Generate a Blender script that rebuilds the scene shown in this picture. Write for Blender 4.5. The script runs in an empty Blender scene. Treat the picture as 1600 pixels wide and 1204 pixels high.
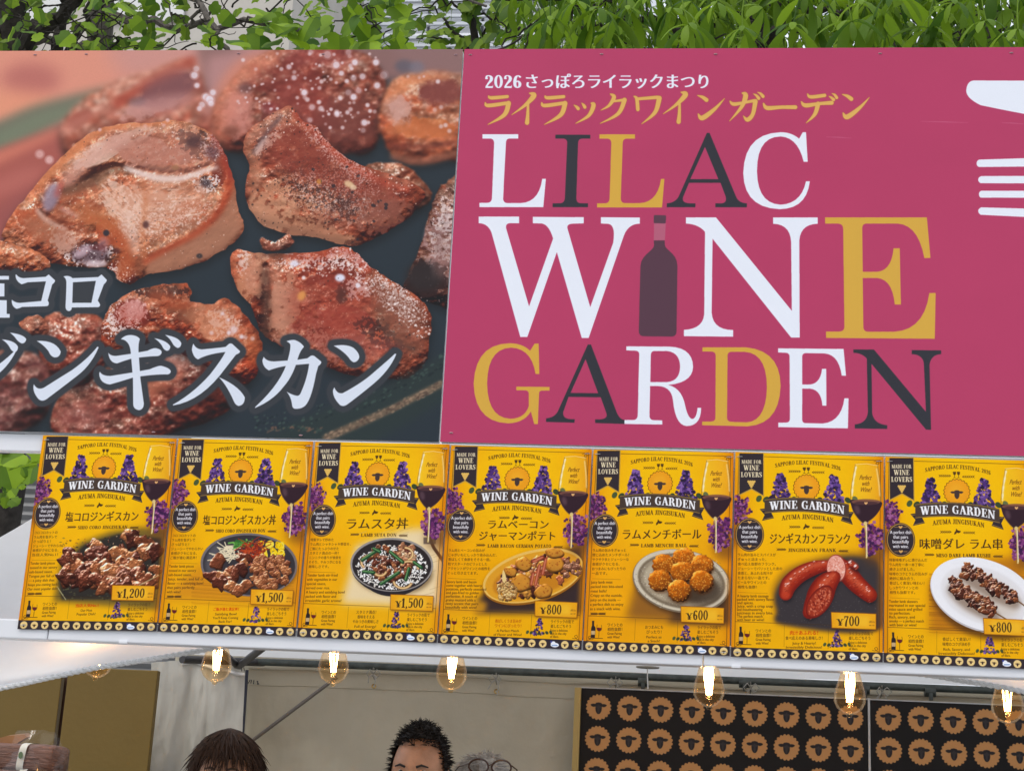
import bpy, bmesh, math, random, re
import numpy as np
from math import sin, cos, pi, sqrt, radians
from mathutils import Vector, Matrix

# ---------------------------------------------------------------- camera, sky, sun, exposure
scene = bpy.context.scene
CAM = np.array([1.3831, -3.1556, 1.54]); FPX = 2400.
YAW, PITCH, ROLL = .1128, .2660, .0500
def cam_axes():
    cy, sy, cp, sp, c_, s_ = cos(YAW), sin(YAW), cos(PITCH), sin(PITCH), cos(ROLL), sin(ROLL)
    right = np.array([cy, sy, 0]); fwd = np.array([-sy*cp, cy*cp, sp]); up = np.cross(right, fwd)
    return right*c_+up*s_, up*c_-right*s_, fwd
CR, CU, CF = cam_axes()
cam_d = bpy.data.cameras.new('camera'); cam = bpy.data.objects.new('camera', cam_d); scene.collection.objects.link(cam)
cam_d.sensor_width = 36; cam_d.lens = 36*FPX/1600; cam_d.clip_start = .05; cam_d.clip_end = 400
cam.matrix_world = Matrix(((CR[0], CU[0], -CF[0], CAM[0]), (CR[1], CU[1], -CF[1], CAM[1]), (CR[2], CU[2], -CF[2], CAM[2]), (0, 0, 0, 1)))
scene.camera = cam
world = bpy.data.worlds.new('World'); scene.world = world; world.use_nodes = True
wn = world.node_tree.nodes; wl = world.node_tree.links
sky = wn.new('ShaderNodeTexSky'); sky.sky_type = 'NISHITA'; sky.sun_disc = False
SUN_EL, SUN_AZ = radians(58), radians(215)      # azimuth clockwise from +Y
sky.sun_elevation = SUN_EL; sky.sun_rotation = SUN_AZ; sky.air_density = 1.; sky.dust_density = 3.5; sky.ozone_density = 1.2
bg = wn['Background']; bg.inputs['Strength'].default_value = .12
cl = wn.new('ShaderNodeMixRGB'); cl.inputs['Fac'].default_value = .72; cl.inputs['Color2'].default_value = (7.2, 7.5, 8.2, 1)   # thin bright cloud over the whole sky
wl.new(sky.outputs['Color'], cl.inputs['Color1']); wl.new(cl.outputs['Color'], bg.inputs['Color'])
sun_d = bpy.data.lights.new('sun', 'SUN'); sun_d.energy = 1.1; sun_d.angle = radians(25); sun_d.color = (1, .95, .88)
sun = bpy.data.objects.new('sun', sun_d); scene.collection.objects.link(sun)
sd = Vector((sin(SUN_AZ)*cos(SUN_EL), cos(SUN_AZ)*cos(SUN_EL), sin(SUN_EL)))
sun.rotation_euler = sd.to_track_quat('Z', 'Y').to_euler()
vs = scene.view_settings; vs.view_transform = 'Standard'; vs.look = 'None'; vs.gamma = 1; vs.use_curve_mapping = False
vs.exposure = .60

# ---------------------------------------------------------------- from the photograph's pixels to points of the place
def ray(p):
    p = np.atleast_2d(np.asarray(p, float))
    return CF[None]*FPX + CR[None]*(p[:, :1]-800) - CU[None]*(p[:, 1:2]-602)
def at(p, Y=0.):
    """where the line of sight through a photo pixel meets the upright plane y = Y"""
    d = ray(p); t = (Y-CAM[1])/d[:, 1:2]
    return CAM[None]+d*t
def at1(x, y, Y=0.): return at([(x, y)], Y)[0]
def wall_xz(p): return at(p, 0.)[:, [0, 2]]
BAN_Z1, BAN_Z0 = 3.2, 2.2775
SEAM_X, PHOTO_X0, RED_X1 = .876, -.95, 2.70
# ---------------------------------------------------------------- flat print: a small 2-D painter (numpy)
def rng(s): return np.random.RandomState(s)
def cr(pts, n=8, closed=False):
    P = np.asarray(pts, float)
    if len(P) < 3 and not closed: return P
    out = []
    N = len(P)
    for i in range(N if closed else N - 1):
        if closed: a, b, c, d = P[(i-1) % N], P[i], P[(i+1) % N], P[(i+2) % N]
        else: a, b, c, d = P[max(i-1, 0)], P[i], P[i+1], P[min(i+2, N-1)]
        for k in range(n):
            t = k / n
            out.append(.5 * ((2*b) + (c-a)*t + (2*a-5*b+4*c-d)*t*t + (3*b-a-3*c+d)*t**3))
    if not closed: out.append(P[-1])
    return np.array(out)
def svg(d, n=7):
    """path text with M L Q C Z (absolute) -> list of polygons"""
    tok = re.findall(r'[MLQCZ]|-?[\d.]+', d)
    i = 0; cmd = None; polys = []; cur = []
    def pt():
        nonlocal i
        p = np.array([float(tok[i]), float(tok[i+1])]); i += 2
        return p
    while i < len(tok):
        if tok[i] in 'MLQCZ':
            cmd = tok[i]; i += 1
            if cmd == 'Z':
                if len(cur): polys.append(np.array(cur))
                cur = []
                continue
        if cmd == 'M':
            if len(cur): polys.append(np.array(cur))
            cur = [pt()]; cmd = 'L'
        elif cmd == 'L': cur.append(pt())
        elif cmd == 'Q':
            a = cur[-1]; b = pt(); c = pt()
            for k in range(1, n+1):
                t = k/n; cur.append(a*(1-t)**2 + 2*b*t*(1-t) + c*t*t)
        elif cmd == 'C':
            a = cur[-1]; b = pt(); c = pt(); e = pt()
            for k in range(1, n+1):
                t = k/n; cur.append(a*(1-t)**3 + 3*b*t*(1-t)**2 + 3*c*t*t*(1-t) + e*t**3)
    if len(cur): polys.append(np.array(cur))
    return polys
def ell(x, y, rx, ry=None, n=28, ang=0):
    ry = rx if ry is None else ry
    a = np.linspace(0, 2*pi, n, endpoint=False)
    p = np.stack([rx*np.cos(a), ry*np.sin(a)], 1)
    c, s = cos(ang), sin(ang)
    return np.stack([x + p[:, 0]*c - p[:, 1]*s, y + p[:, 0]*s + p[:, 1]*c], 1)
def rect(x0, y0, x1, y1): return np.array([(x0, y0), (x1, y0), (x1, y1), (x0, y1)], float)
def area(p): return .5*np.sum(p[:, 0]*np.roll(p[:, 1], -1) - np.roll(p[:, 0], -1)*p[:, 1])
def ccw(p): return p if area(p) > 0 else p[::-1]
def thick(pts, w, closed=False, nc=10):
    """round brush along a polyline; w a width or one width per point -> polygons to be united"""
    P = np.asarray(pts, float); W = np.broadcast_to(np.asarray(w, float), (len(P),))
    out = []
    idx = list(range(len(P) if closed else len(P)-1))
    for i in idx:
        a, b = P[i], P[(i+1) % len(P)]; wa, wb = W[i]/2, W[(i+1) % len(P)]/2
        d = b-a; L = np.hypot(*d)
        if L < 1e-6: continue
        n = np.array([-d[1], d[0]])/L
        out.append(ccw(np.array([a+n*wa, a-n*wa, b-n*wb, b+n*wb])))
    for p, ww in zip(P, W): out.append(ell(p[0], p[1], max(ww/2, .01), n=nc))
    return out
def brush(pts, w, n=6):
    """smooth stroke: (x,y) points with one width each"""
    Q = cr(np.column_stack([np.asarray(pts, float), np.broadcast_to(np.asarray(w, float), (len(pts),))]), n)
    return thick(Q[:, :2], np.maximum(Q[:, 2], .02))
def box1(a, r, ax):
    if r < 1: return a
    pad = [(0, 0)]*a.ndim; pad[ax] = (r+1, r)
    c = np.cumsum(np.pad(a, pad, mode='edge'), axis=ax, dtype=np.float64)
    n = a.shape[ax]
    lo = [slice(None)]*a.ndim; hi = list(lo); lo[ax] = slice(0, n); hi[ax] = slice(2*r+1, 2*r+1+n)
    return ((c[tuple(hi)] - c[tuple(lo)])/(2*r+1)).astype(np.float32)
def blur(a, s):
    if s < .4: return a
    if s < 1.2:
        k = np.exp(-.5*(np.arange(-3, 4)/s)**2); k /= k.sum()
        for ax in (0, 1):
            pad = [(0, 0)]*a.ndim; pad[ax] = (3, 3)
            q = np.pad(a, pad, mode='edge'); o = 0
            for j in range(7):
                sl = [slice(None)]*a.ndim; sl[ax] = slice(j, j+a.shape[ax]); o = o + k[j]*q[tuple(sl)]
            a = o.astype(np.float32)
        return a
    r = max(1, int(round((sqrt(4*s*s+1)-1)/2)))
    for _ in range(3): a = box1(box1(a, r, 0), r, 1)
    return a
_tab = {}
def vnoise(x, y, seed=0):
    if seed not in _tab: _tab[seed] = rng(seed).rand(256, 256).astype(np.float32)
    T = _tab[seed]
    xi = np.floor(x).astype(int); yi = np.floor(y).astype(int)
    fx = x-xi; fy = y-yi; fx = fx*fx*(3-2*fx); fy = fy*fy*(3-2*fy)
    g = lambda a, b: T[(yi+b) & 255, (xi+a) & 255]
    return (g(0, 0)*(1-fx)+g(1, 0)*fx)*(1-fy) + (g(0, 1)*(1-fx)+g(1, 1)*fx)*fy
def fbm(x, y, seed=0, o=4, gain=.5):
    s = 0; a = 1; t = 0
    for k in range(o):
        s = s + a*vnoise(x*2**k+k*17.3, y*2**k+k*9.1, seed+k); t += a; a *= gain
    return s/t
class Canvas:
    def __init__(s, w, h, T, bg):
        s.w, s.h, s.T = w, h, T
        s.a = np.empty((h, w, 3), np.float32); s.a[:] = np.array(bg)/255.
    def mask(s, polys, T=None, rule='nz', dx=0, ss=3, pad=2):
        T = T or s.T
        if isinstance(polys, np.ndarray) and polys.ndim == 2: polys = [polys]
        Q = [T(p) for p in polys]
        if rule == 'or': Q = [ccw(q) for q in Q]
        al = np.concatenate(Q)
        x0 = max(int(np.floor(al[:, 0].min()-dx))-pad, 0); y0 = max(int(np.floor(al[:, 1].min()))-pad, 0)
        x1 = min(int(np.ceil(al[:, 0].max()+dx))+pad, s.w); y1 = min(int(np.ceil(al[:, 1].max()))+pad, s.h)
        if x1 <= x0 or y1 <= y0: return None
        H, W = (y1-y0)*ss, (x1-x0)*ss
        tot = None
        for off in ([0] if not dx else [-dx, 0, dx]):
            acc = np.zeros(H*(W+1), np.float32)
            for q in Q:
                p = (q - [x0-off, y0])*ss; r = np.roll(p, -1, 0)
                ya, yb = p[:, 1], r[:, 1]
                lo = np.ceil(np.minimum(ya, yb)-.5).astype(int).clip(0, H); hi = np.ceil(np.maximum(ya, yb)-.5).astype(int).clip(0, H)
                cnt = hi-lo
                if cnt.sum() == 0: continue
                e = np.repeat(np.arange(len(p)), cnt)
                row = np.arange(cnt.sum()) - np.repeat(np.cumsum(cnt)-cnt, cnt) + lo[e]
                t = (row+.5-ya[e])/(yb[e]-ya[e])
                x = p[e, 0] + t*(r[e, 0]-p[e, 0])
                col = np.ceil(x-.5).astype(int).clip(0, W)
                acc += np.bincount(row*(W+1)+col, weights=np.where(yb[e] > ya[e], 1, -1), minlength=H*(W+1)).astype(np.float32)
            c = np.cumsum(acc.reshape(H, W+1), 1)[:, :W]
            m = (np.abs(np.round(c)) % 2 == 1) if rule == 'eo' else (np.abs(c) > .5)
            m = m.reshape(y1-y0, ss, x1-x0, ss).mean((1, 3)).astype(np.float32)
            tot = m if tot is None else np.maximum(tot, m)
        return tot, y0, x0
    def put(s, mk, color, alpha=1., mode='n'):
        if mk is None: return
        m, y, x = mk
        v = s.a[y:y+m.shape[0], x:x+m.shape[1]]
        m = (m*alpha)[..., None]
        c = np.asarray(color, np.float32)
        if c.ndim == 1: c = c/255.
        if mode == 'n': v[:] = v*(1-m) + c*m
        elif mode == 'm': v[:] = v*(1-m) + v*c*m
        elif mode == 's': v[:] = 1-(1-v)*(1-c*m)
    def soft(s, polys, color, alpha=1., sig=0., T=None, rule='or', clip=None, mode='n', dx=0):
        mk = s.mask(polys, T, rule, dx, ss=3 if sig < 2 else 2, pad=2+int(3*sig))
        if mk is None: return
        m, y, x = mk
        m = blur(m, sig)
        if clip is not None:
            cm, cy, cx = clip
            f = np.zeros((s.h, s.w), np.float32); f[cy:cy+cm.shape[0], cx:cx+cm.shape[1]] = cm
            m = m*f[y:y+m.shape[0], x:x+m.shape[1]]
        s.put((m, y, x), color, alpha, mode)
    fill = soft
    def lump(s, cx, cy, rx, ry, col, seed=0, ang=0, rough=.25, T=None, k=None, spec=.5, dark=.45, n=11, freq=.35, blurs=0, light=(-.35, -.75), rim=.5):
        """a shaded, rough-edged piece of food as it is printed in the picture"""
        T = T or s.T
        r = rng(seed+7)
        a = np.linspace(0, 2*pi, n, endpoint=False)
        rad = 1+rough*(r.rand(n)-.5)*1.2
        p = np.stack([rx*rad*np.cos(a), ry*rad*np.sin(a)], 1)
        c_, s_ = cos(ang), sin(ang)
        p = np.stack([cx+p[:, 0]*c_-p[:, 1]*s_, cy+p[:, 0]*s_+p[:, 1]*c_], 1)
        mk = s.mask(cr(p, 5, True), T, pad=3+int(3*blurs))
        if mk is None: return
        m, y, x = mk
        R = sqrt(m.sum()/pi)+.5
        hgt = (blur(m, R*.12)+blur(m, R*.3)+blur(m, R*.55))/3*R
        yy, xx = np.mgrid[y:y+m.shape[0], x:x+m.shape[1]].astype(np.float32)
        f = freq*5.5/R
        nz = fbm(xx*f, yy*f, seed, 3)
        hgt = hgt + (nz-.5)*R*.95*rough
        gy, gx = np.gradient(hgt)
        lam = gx*(-light[0]) + gy*(-light[1])
        sh = np.clip(.62+lam*.62, 0, 1.6)
        C = np.array(col)/255.
        v = C*np.clip(dark+(1-dark)*sh*1.25, 0, 1.5)[..., None]*(.8+.4*nz[..., None])
        sp = np.clip(lam*.9-.38+(nz-.5)*.9, 0, 1)**1.5*spec*1.3
        v = v + sp[..., None]*np.array([1, .92, .84])
        edge = np.clip(1-blur(m, R*.16)*1.0, 0, 1)*rim
        v = v*(1-edge[..., None])
        s.put((blur(m, blurs), y, x), np.clip(v, 0, 1))
    def noise_mul(s, amp, f, seed=0, mk=None):
        yy, xx = np.mgrid[0:s.h, 0:s.w].astype(np.float32)
        n = 1+amp*(fbm(xx*f, yy*f, seed, 3)-.5)
        s.a *= n[..., None]
    def done(s): return np.clip(s.a, 0, 1)

def hom(src, dst):
    A = []
    for (x, y), (u, v) in zip(src, dst):
        A.append([x, y, 1, 0, 0, 0, -u*x, -u*y, -u]); A.append([0, 0, 0, x, y, 1, -v*x, -v*y, -v])
    H = np.linalg.svd(np.array(A, float))[2][-1].reshape(3, 3)
    def f(p):
        p = np.asarray(p, float); q = np.column_stack([p, np.ones(len(p))]) @ H.T
        return q[:, :2]/q[:, 2:]
    return f
def aff(ox, oy, s, T=None):
    """crop pixels -> photo pixels (-> T)"""
    if T is None: return lambda p: np.asarray(p, float)*s + [ox, oy]
    return lambda p: T(np.asarray(p, float)*s + [ox, oy])

# ---- lettering ---------------------------------------------------------------------------------------
_gl = {}
def font_polys(text):
    """outlines of a line of text (em units, y up) from Blender's own built-in font"""
    if text in _gl: return _gl[text]
    cu = bpy.data.curves.new('lettering_outline', 'FONT'); cu.body = text; cu.size = 1; cu.resolution_u = 3
    ob = bpy.data.objects.new('lettering_outline', cu); bpy.context.scene.collection.objects.link(ob)
    dg = bpy.context.evaluated_depsgraph_get()
    c2 = ob.evaluated_get(dg).to_curve(dg)
    polys = []
    for sp in c2.splines:
        if sp.type == 'BEZIER':
            bp = sp.bezier_points; L = []
            for i in range(len(bp)):
                a, b = bp[i], bp[(i+1) % len(bp)]
                P = [np.array(v[:2]) for v in (a.co, a.handle_right, b.handle_left, b.co)]
                for k in range(4):
                    t = k/4
                    L.append(P[0]*(1-t)**3+3*P[1]*t*(1-t)**2+3*P[2]*t*t*(1-t)+P[3]*t**3)
            polys.append(np.array(L))
        else: polys.append(np.array([p.co[:2] for p in sp.points]))
    ob.evaluated_get(dg).to_curve_clear()
    bpy.data.objects.remove(ob); bpy.data.curves.remove(cu)
    _gl[text] = polys
    return polys
def sans(text, x, y, h, width=None, anchor='c', shear=0., sx=1.):
    """font text, em height h, baseline y (y down), fitted into width when given"""
    P = font_polys(text)
    if not P: return []
    al = np.concatenate(P); x0, x1 = al[:, 0].min(), al[:, 0].max()
    kx = h*sx if width is None else width/max(x1-x0, 1e-6)
    off = {'l': 0, 'c': -(x1-x0)/2, 'r': -(x1-x0)}[anchor]
    return [np.stack([x+(p[:, 0]-x0+off)*kx + p[:, 1]*h*shear, y-p[:, 1]*h], 1) for p in P]

# serif capitals of the poster lettering, 100 units high, y down
def _bar(x0, y0, x1, y1): return rect(x0, y0, x1, y1)
def _stem(x, w, y0=0, y1=100, top=1, bot=1, s=9, t=6):
    o = [rect(x-w/2, y0, x+w/2, y1)]
    if top: o += [np.array([(x-w/2-s, y0), (x+w/2+s, y0), (x+w/2+s, y0+t), (x+w/2, y0+t+4), (x-w/2, y0+t+4), (x-w/2-s, y0+t)], float)]
    if bot: o += [np.array([(x-w/2-s, y1), (x-w/2-s, y1-t), (x-w/2, y1-t-4), (x+w/2, y1-t-4), (x+w/2+s, y1-t), (x+w/2+s, y1)], float)]
    return o
def _diag(xa, ya, xb, yb, w): return [ccw(np.array([(xa-w/2, ya), (xa+w/2, ya), (xb+w/2, yb), (xb-w/2, yb)], float))]
def _ser(x, y, w=30, t=6): return [rect(x-w/2, y if y < 50 else y-t, x+w/2, y+t if y < 50 else y)]
TK, TH = 19., 7.
def _bowl(x0, x1, y0, y1):
    ym = (y0+y1)/2; r = (y1-y0)/2
    return brush([(x0, y0+TH/2), ((x0*.45+x1*.55), y0+TH/2+1), (x1-TK/2, ym), ((x0*.45+x1*.55), y1-TH/2-1), (x0, y1-TH/2)], [TH, TH+2, TK, TH+2, TH])
SER = {
 'A': (78, _diag(39, 0, 14, 100, 8)+_diag(39, 0, 66, 100, TK)+[_bar(22, 60, 58, 66)]+_ser(13, 100, 28)+_ser(66, 100, 32)),
 'B': (70, _stem(20, TK)+_bowl(20, 62, 0, 50)+_bowl(20, 66, 46, 100)),
 'C': (72, brush([(64, 28), (56, 9), (40, 4), (20, 20), (15, 50), (20, 80), (40, 96), (56, 92), (66, 74)], [7, 7, 8, 15, TK, 15, 8, 7, 5])+[_bar(62, 2, 67, 32)]),
 'D': (80, _stem(20, TK)+_bowl(20, 74, 0, 100)),
 'E': (68, _stem(20, TK)+[_bar(20, 0, 58, 6), _bar(20, 94, 60, 100), _bar(20, 46, 46, 52), _bar(54, 0, 60, 26), _bar(57, 72, 63, 100), _bar(43, 36, 48, 62)]),
 'F': (64, _stem(20, TK)+[_bar(20, 0, 58, 6), _bar(20, 46, 46, 52), _bar(54, 0, 60, 26), _bar(43, 36, 48, 62)]),
 'G': (78, brush([(64, 28), (56, 9), (40, 4), (20, 20), (15, 50), (20, 80), (40, 96), (54, 93), (62, 82)], [7, 7, 8, 15, TK, 15, 8, 7, 7])+[_bar(62, 2, 67, 30), _bar(56, 56, 69, 98), _bar(46, 54, 77, 60)]),
 'H': (84, _stem(20, TK)+_stem(64, TK)+[_bar(20, 47, 64, 53)]),
 'I': (40, _stem(20, TK)), 
 'J': (48, _stem(30, TK, 0, 78, 1, 0)+brush([(30, 70), (28, 92), (14, 98), (7, 90)], [TK, 14, 8, 12])),
 'K': (78, _stem(20, TK)+_diag(62, 0, 28, 56, 7)+_diag(36, 44, 66, 100, TK)+_ser(62, 0, 28)+_ser(66, 100, 32)),
 'L': (64, _stem(20, TK)+[_bar(20, 94, 58, 100), _bar(55, 68, 61, 100)]),
 'M': (96, _diag(16, 0, 48, 96, TK)+_diag(80, 0, 48, 96, 7)+_stem(14, 7, top=0)+_stem(80, TK)+_ser(12, 0, 26)),
 'N': (84, _diag(16, 0, 66, 100, TK)+_stem(14, 7)+_stem(68, 7, bot=0)),
 'O': (84, [ell(42, 50, 36, 51), ell(42, 50, 19, 44)[::-1]]),
 'P': (66, _stem(20, TK)+_bowl(20, 64, 0, 54)),
 'R': (78, _stem(20, TK)+_bowl(20, 64, 0, 52)+brush([(44, 50), (56, 66), (64, 92), (76, 96)], [8, TK, TK, 6])),
 'S': (60, brush([(50, 26), (44, 8), (28, 4), (13, 14), (14, 32), (30, 47), (46, 62), (48, 82), (32, 96), (16, 92), (9, 74)], [6, 6, 8, 14, 16, 19, 18, 14, 8, 6, 6])+[_bar(48, 3, 53, 30), _bar(6, 70, 11, 97)]),
 'T': (68, _stem(34, TK, top=0)+[_bar(5, 0, 63, 6), _bar(4, 0, 9, 26), _bar(59, 0, 64, 26)]),
 'U': (80, _stem(18, TK, 0, 66, 1, 0)+brush([(18, 60), (22, 88), (40, 97), (58, 88), (63, 60), (63, 2)], [TK, 14, 8, 8, 7, 7])+_ser(63, 0, 26)),
 'V': (76, _diag(16, 0, 40, 100, TK)+_diag(62, 0, 41, 100, 7)+_ser(14, 0, 34)+_ser(62, 0, 26)),
 'W': (112, _diag(16, 0, 38, 100, TK)+_diag(58, 0, 39, 100, 7)+_diag(54, 0, 77, 100, TK)+_diag(98, 0, 78, 100, 7)+_ser(14, 0, 34)+_ser(52, 0, 34)+_ser(98, 0, 26)),
 'Y': (72, _diag(14, 0, 36, 56, TK)+_diag(60, 0, 38, 56, 7)+_stem(36, TK, 50, 100, 0, 1)+_ser(12, 0, 32)+_ser(60, 0, 26)),
 'Z': (66, _diag(52, 4, 12, 96, TK)+[_bar(8, 0, 58, 6), _bar(6, 94, 60, 100), _bar(6, 0, 11, 24), _bar(56, 74, 61, 100)]),
 '0': (60, [ell(30, 50, 27, 51), ell(30, 50, 12, 44)[::-1]]),
 '1': (46, _stem(26, TK, top=0)+_diag(22, 0, 10, 22, 8)),
 '2': (58, brush([(10, 26), (14, 8), (30, 4), (44, 18), (42, 40), (24, 66), (10, 90)], [12, 9, 8, 16, 17, 10, 8])+[np.array([(6, 100), (8, 86), (52, 86), (56, 70), (52, 100)], float)]+[ell(13, 25, 7)]),
 '5': (58, [_bar(12, 0, 50, 10), _bar(12, 0, 18, 46)]+brush([(15, 44), (30, 37), (46, 50), (46, 78), (30, 96), (12, 92)], [6, 9, 16, 16, 9, 12])),
 '6': (60, brush([(48, 14), (36, 4), (20, 16), (13, 50), (16, 84), (30, 96), (44, 86), (46, 62), (32, 46), (17, 58)], [12, 7, 14, 18, 15, 8, 14, 15, 8, 6])),
 '7': (56, [_bar(7, 0, 52, 11), _bar(6, 0, 11, 26)]+brush([(50, 6), (34, 40), (26, 70), (24, 98)], [8, 12, 17, 18])),
 '8': (60, [ell(30, 25, 22, 26), ell(30, 25, 9, 20)[::-1], ell(30, 73, 26, 28), ell(30, 73, 11, 22)[::-1]]),
 ',': (28, brush([(14, 92), (16, 100), (8, 114)], [14, 12, 4])),
 '.': (26, [ell(13, 93, 8)]),
 '¥': (74, _diag(14, 0, 36, 56, TK)+_diag(60, 0, 38, 56, 7)+_stem(36, TK, 50, 100, 0, 1)+_ser(12, 0, 32)+_ser(60, 0, 26)+[_bar(14, 56, 58, 61), _bar(14, 72, 58, 77)]),
 ' ': (34, []),
}
def serif(text, x, y, h, width=None, anchor='c', arc=None, sp=4):
    """serif capitals, cap height h, baseline y; arc(u in -1..1) -> (dy, slope) bends the line"""
    pos = 0; raw = []
    for ch in text:
        w, ps = SER[ch]
        for p in ps: raw.append((p, pos))
        pos += w+sp
    tot = pos-sp; kx = h/100 if width is None else width/tot
    off = {'l': 0, 'c': -tot/2, 'r': -tot}[anchor]
    out = []
    for p, q in raw:
        X = (p[:, 0]+q+off)*kx; Y = (p[:, 1]-100)*h/100
        if arc: 
            t = X/(tot*kx/2); Y = Y + arc(t)
        out.append(np.stack([x+X, y+Y], 1))
    return out
SHEEP = svg("M-24,-16 Q-46,-20 -58,-10 Q-52,2 -36,4 Q-28,4 -23,0 L-22,24 Q-19,40 -8,50 Q0,54 8,50 Q19,40 22,24 L23,0 Q28,4 36,4 Q52,2 58,-10 Q46,-20 24,-16 Q20,-26 11,-25 Q0,-29 -11,-25 Q-20,-26 -24,-16Z")[0]
def scallop(x, y, r, n=20, d=.08):
    a = np.linspace(0, 2*pi, n*8, endpoint=False)
    rr = r*(1-d+d*np.abs(np.sin(a*n/2))*1.6)
    return np.stack([x+rr*np.cos(a), y+rr*np.sin(a)], 1)
# ---------------------------------------------------------------- print of the food banner
def paint_food_banner():
    K = 1250.; X0, X1 = PHOTO_X0, SEAM_X
    def T(p):
        q = wall_xz(np.asarray(p, float)); return np.stack([(q[:, 0]-X0)*K, (BAN_Z1-q[:, 1])*K], 1)
    W, H = int((X1-X0)*K), int((BAN_Z1-BAN_Z0)*K)
    c = Canvas(W, H, T, (48, 58, 65))
    k = K/745.                                    # canvas pixels per photo pixel
    A = lambda ox, oy, s: aff(ox, oy, s, T)
    C1 = A(0, 60, .53175); C3 = A(0, 60, .2375); C4 = A(340, 60, .2375); C5 = A(340, 320, .3072); C6 = A(0, 260, .25)
    yy, xx = np.mgrid[0:H, 0:W].astype(np.float32)
    px = xx/k; py = yy/k
    # out-of-focus top left
    S = lambda pts, col, al, sg, TT=T, clip=None, mode='n': c.soft(pts, col, al, sg*k, TT, clip=clip, mode=mode)
    P = lambda *a: np.array(a, float)
    L = lambda pts, w: brush(pts, w)
    S(P((-700, 0), (345, 0), (330, 130), (150, 180), (0, 230), (-700, 420)), (226, 152, 128), 1, 16)
    S(P((150, 60), (345, 60), (320, 120), (210, 140)), (205, 150, 140), .8, 16)
    S(ell(48, 125, 46, 26), (184, 108, 100), .8, 13)
    S(ell(10, 165, 80, 24), (235, 158, 122), .7, 14)
    S(L([(-400, 330), (-100, 262), (0, 214), (60, 186), (130, 158), (180, 138)], [90, 70, 48, 44, 26, 8]), (118, 122, 102), .95, 8)
    S(L([(-60, 250), (0, 222), (60, 190), (110, 172)], [30, 28, 20, 10]), (128, 138, 112), .6, 6)
    S(P((-700, 800), (-700, 420), (-200, 320), (0, 232), (95, 200), (140, 205), (100, 270), (10, 370), (-20, 460), (-300, 800)), (176, 98, 86), 1, 7)
    S(L([(-300, 350), (-100, 285), (0, 245), (90, 205)], [40, 26, 16, 12]), (228, 140, 112), .75, 8)
    S(ell(30, 330, 60, 26, ang=-.6), (150, 86, 84), .55, 12)
    S(ell(20, 285, 50, 14, ang=-.4), (196, 116, 104), .6, 8)

    def chunk(pts, TT, base, seed, bl=0, tex=.34, f=.05, pale=.5, grain=.0, lx=-.25, ly=-.8, rimc=(190, 84, 44), rim=.35, ang=0., roughen=1.5, spark=0., dm=1., gl_=.75, ridges=()):
        Q = TT(cr(np.array(pts, float), 6, True))
        r = rng(seed)
        nn = np.stack([fbm(Q[:, 0]*.09, Q[:, 1]*.09, seed+3, 3), fbm(Q[:, 0]*.09, Q[:, 1]*.09, seed+8, 3)], 1)-.5
        Q = Q + nn*roughen*4*k
        idn = lambda p: p
        c.soft(Q+[2*k, 9*k], (26, 28, 30), .62, 7*k, idn)
        mk = c.mask(Q, idn, pad=int(6*k+3*bl*k))
        m, y, x = mk
        mm = blur(m, bl*k)
        gx_, gy_ = xx[y:y+m.shape[0], x:x+m.shape[1]], yy[y:y+m.shape[0], x:x+m.shape[1]]
        R = sqrt(m.sum()/pi)
        ca, sa = cos(ang), sin(ang)
        u = (gx_*ca+gy_*sa)/k; v = (-gx_*sa+gy_*ca)/k
        n1 = fbm(u*f*.8, v*f, seed, 3); n2 = fbm(u*.17, v*.22, seed+20, 3); n3 = fbm(u*.5, v*.5, seed+40, 2); n4 = fbm(u*.022, v*.03, seed+60, 3)
        dome = blur(m, 5*k)*5 + blur(m, 13*k)*15 + blur(m, 30*k)*30
        hgt = dome*k*dm + ((n1-.5)*26*tex + (n2-.5)*1.7*tex*2 + (n3-.5)*.26*tex*2)*k
        for rp, rw, rh, rs in ridges:
            q = c.mask([T(p_) for p_ in brush(rp, rw)], idn, rule='or', pad=int(rs*4*k))
            if q is None: continue
            F = np.zeros((H, W), np.float32); F[q[1]:q[1]+q[0].shape[0], q[2]:q[2]+q[0].shape[1]] = blur(q[0], rs*k)
            hgt = hgt + F[y:y+m.shape[0], x:x+m.shape[1]]*rh*k
        if bl > 1: hgt = blur(hgt.astype(np.float32), bl*k*.8)
        hs = blur((dome*k*dm + (n1-.5)*30*tex*k + (n2-.5)*3*k).astype(np.float32), 1.5*k); gys, gxs = np.gradient(hs)
        glz = np.clip((gxs*.08+gys*.36+.93)/np.sqrt(gxs*gxs+gys*gys+1), 0, 1)**60
        gy, gx = np.gradient(hgt)
        nl = np.sqrt(gx*gx+gy*gy+1)
        dif = np.clip((gx*.18+gy*.62+.62)/nl/.9, 0, 1.15)
        spc = np.clip((gx*.10+gy*.42+.90)/nl, 0, 1)**(26 if bl < 1 else 12)
        b = np.array(base)/255.
        dk = b*np.array([.40, .31, .28]); lt = b*.4+np.array([.95, .79, .64])*.6
        t = dif[..., None]
        col = np.where(t < .6, dk+(b-dk)*(t/.6), b+(lt-b)*np.clip((t-.6)/.5, 0, 1)*.8)
        w = np.clip((n4-.47)*4., 0, 1)[..., None]
        col = col*(1-w*.55) + col*np.array([1.0, .74, .62])*w*.55*1.02
        pw = np.clip((n2-.5)*3.+(n1-.5)*1.5, 0, 1)[..., None]*pale*t
        col = col*(1-pw) + np.array([.94, .80, .72])*pw
        n5 = fbm(u*.09, v*.12, seed+80, 3)
        col = col*(.90+.20*n3[..., None])*np.clip(.62+.76*n5, .5, 1.3)[..., None]
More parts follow.
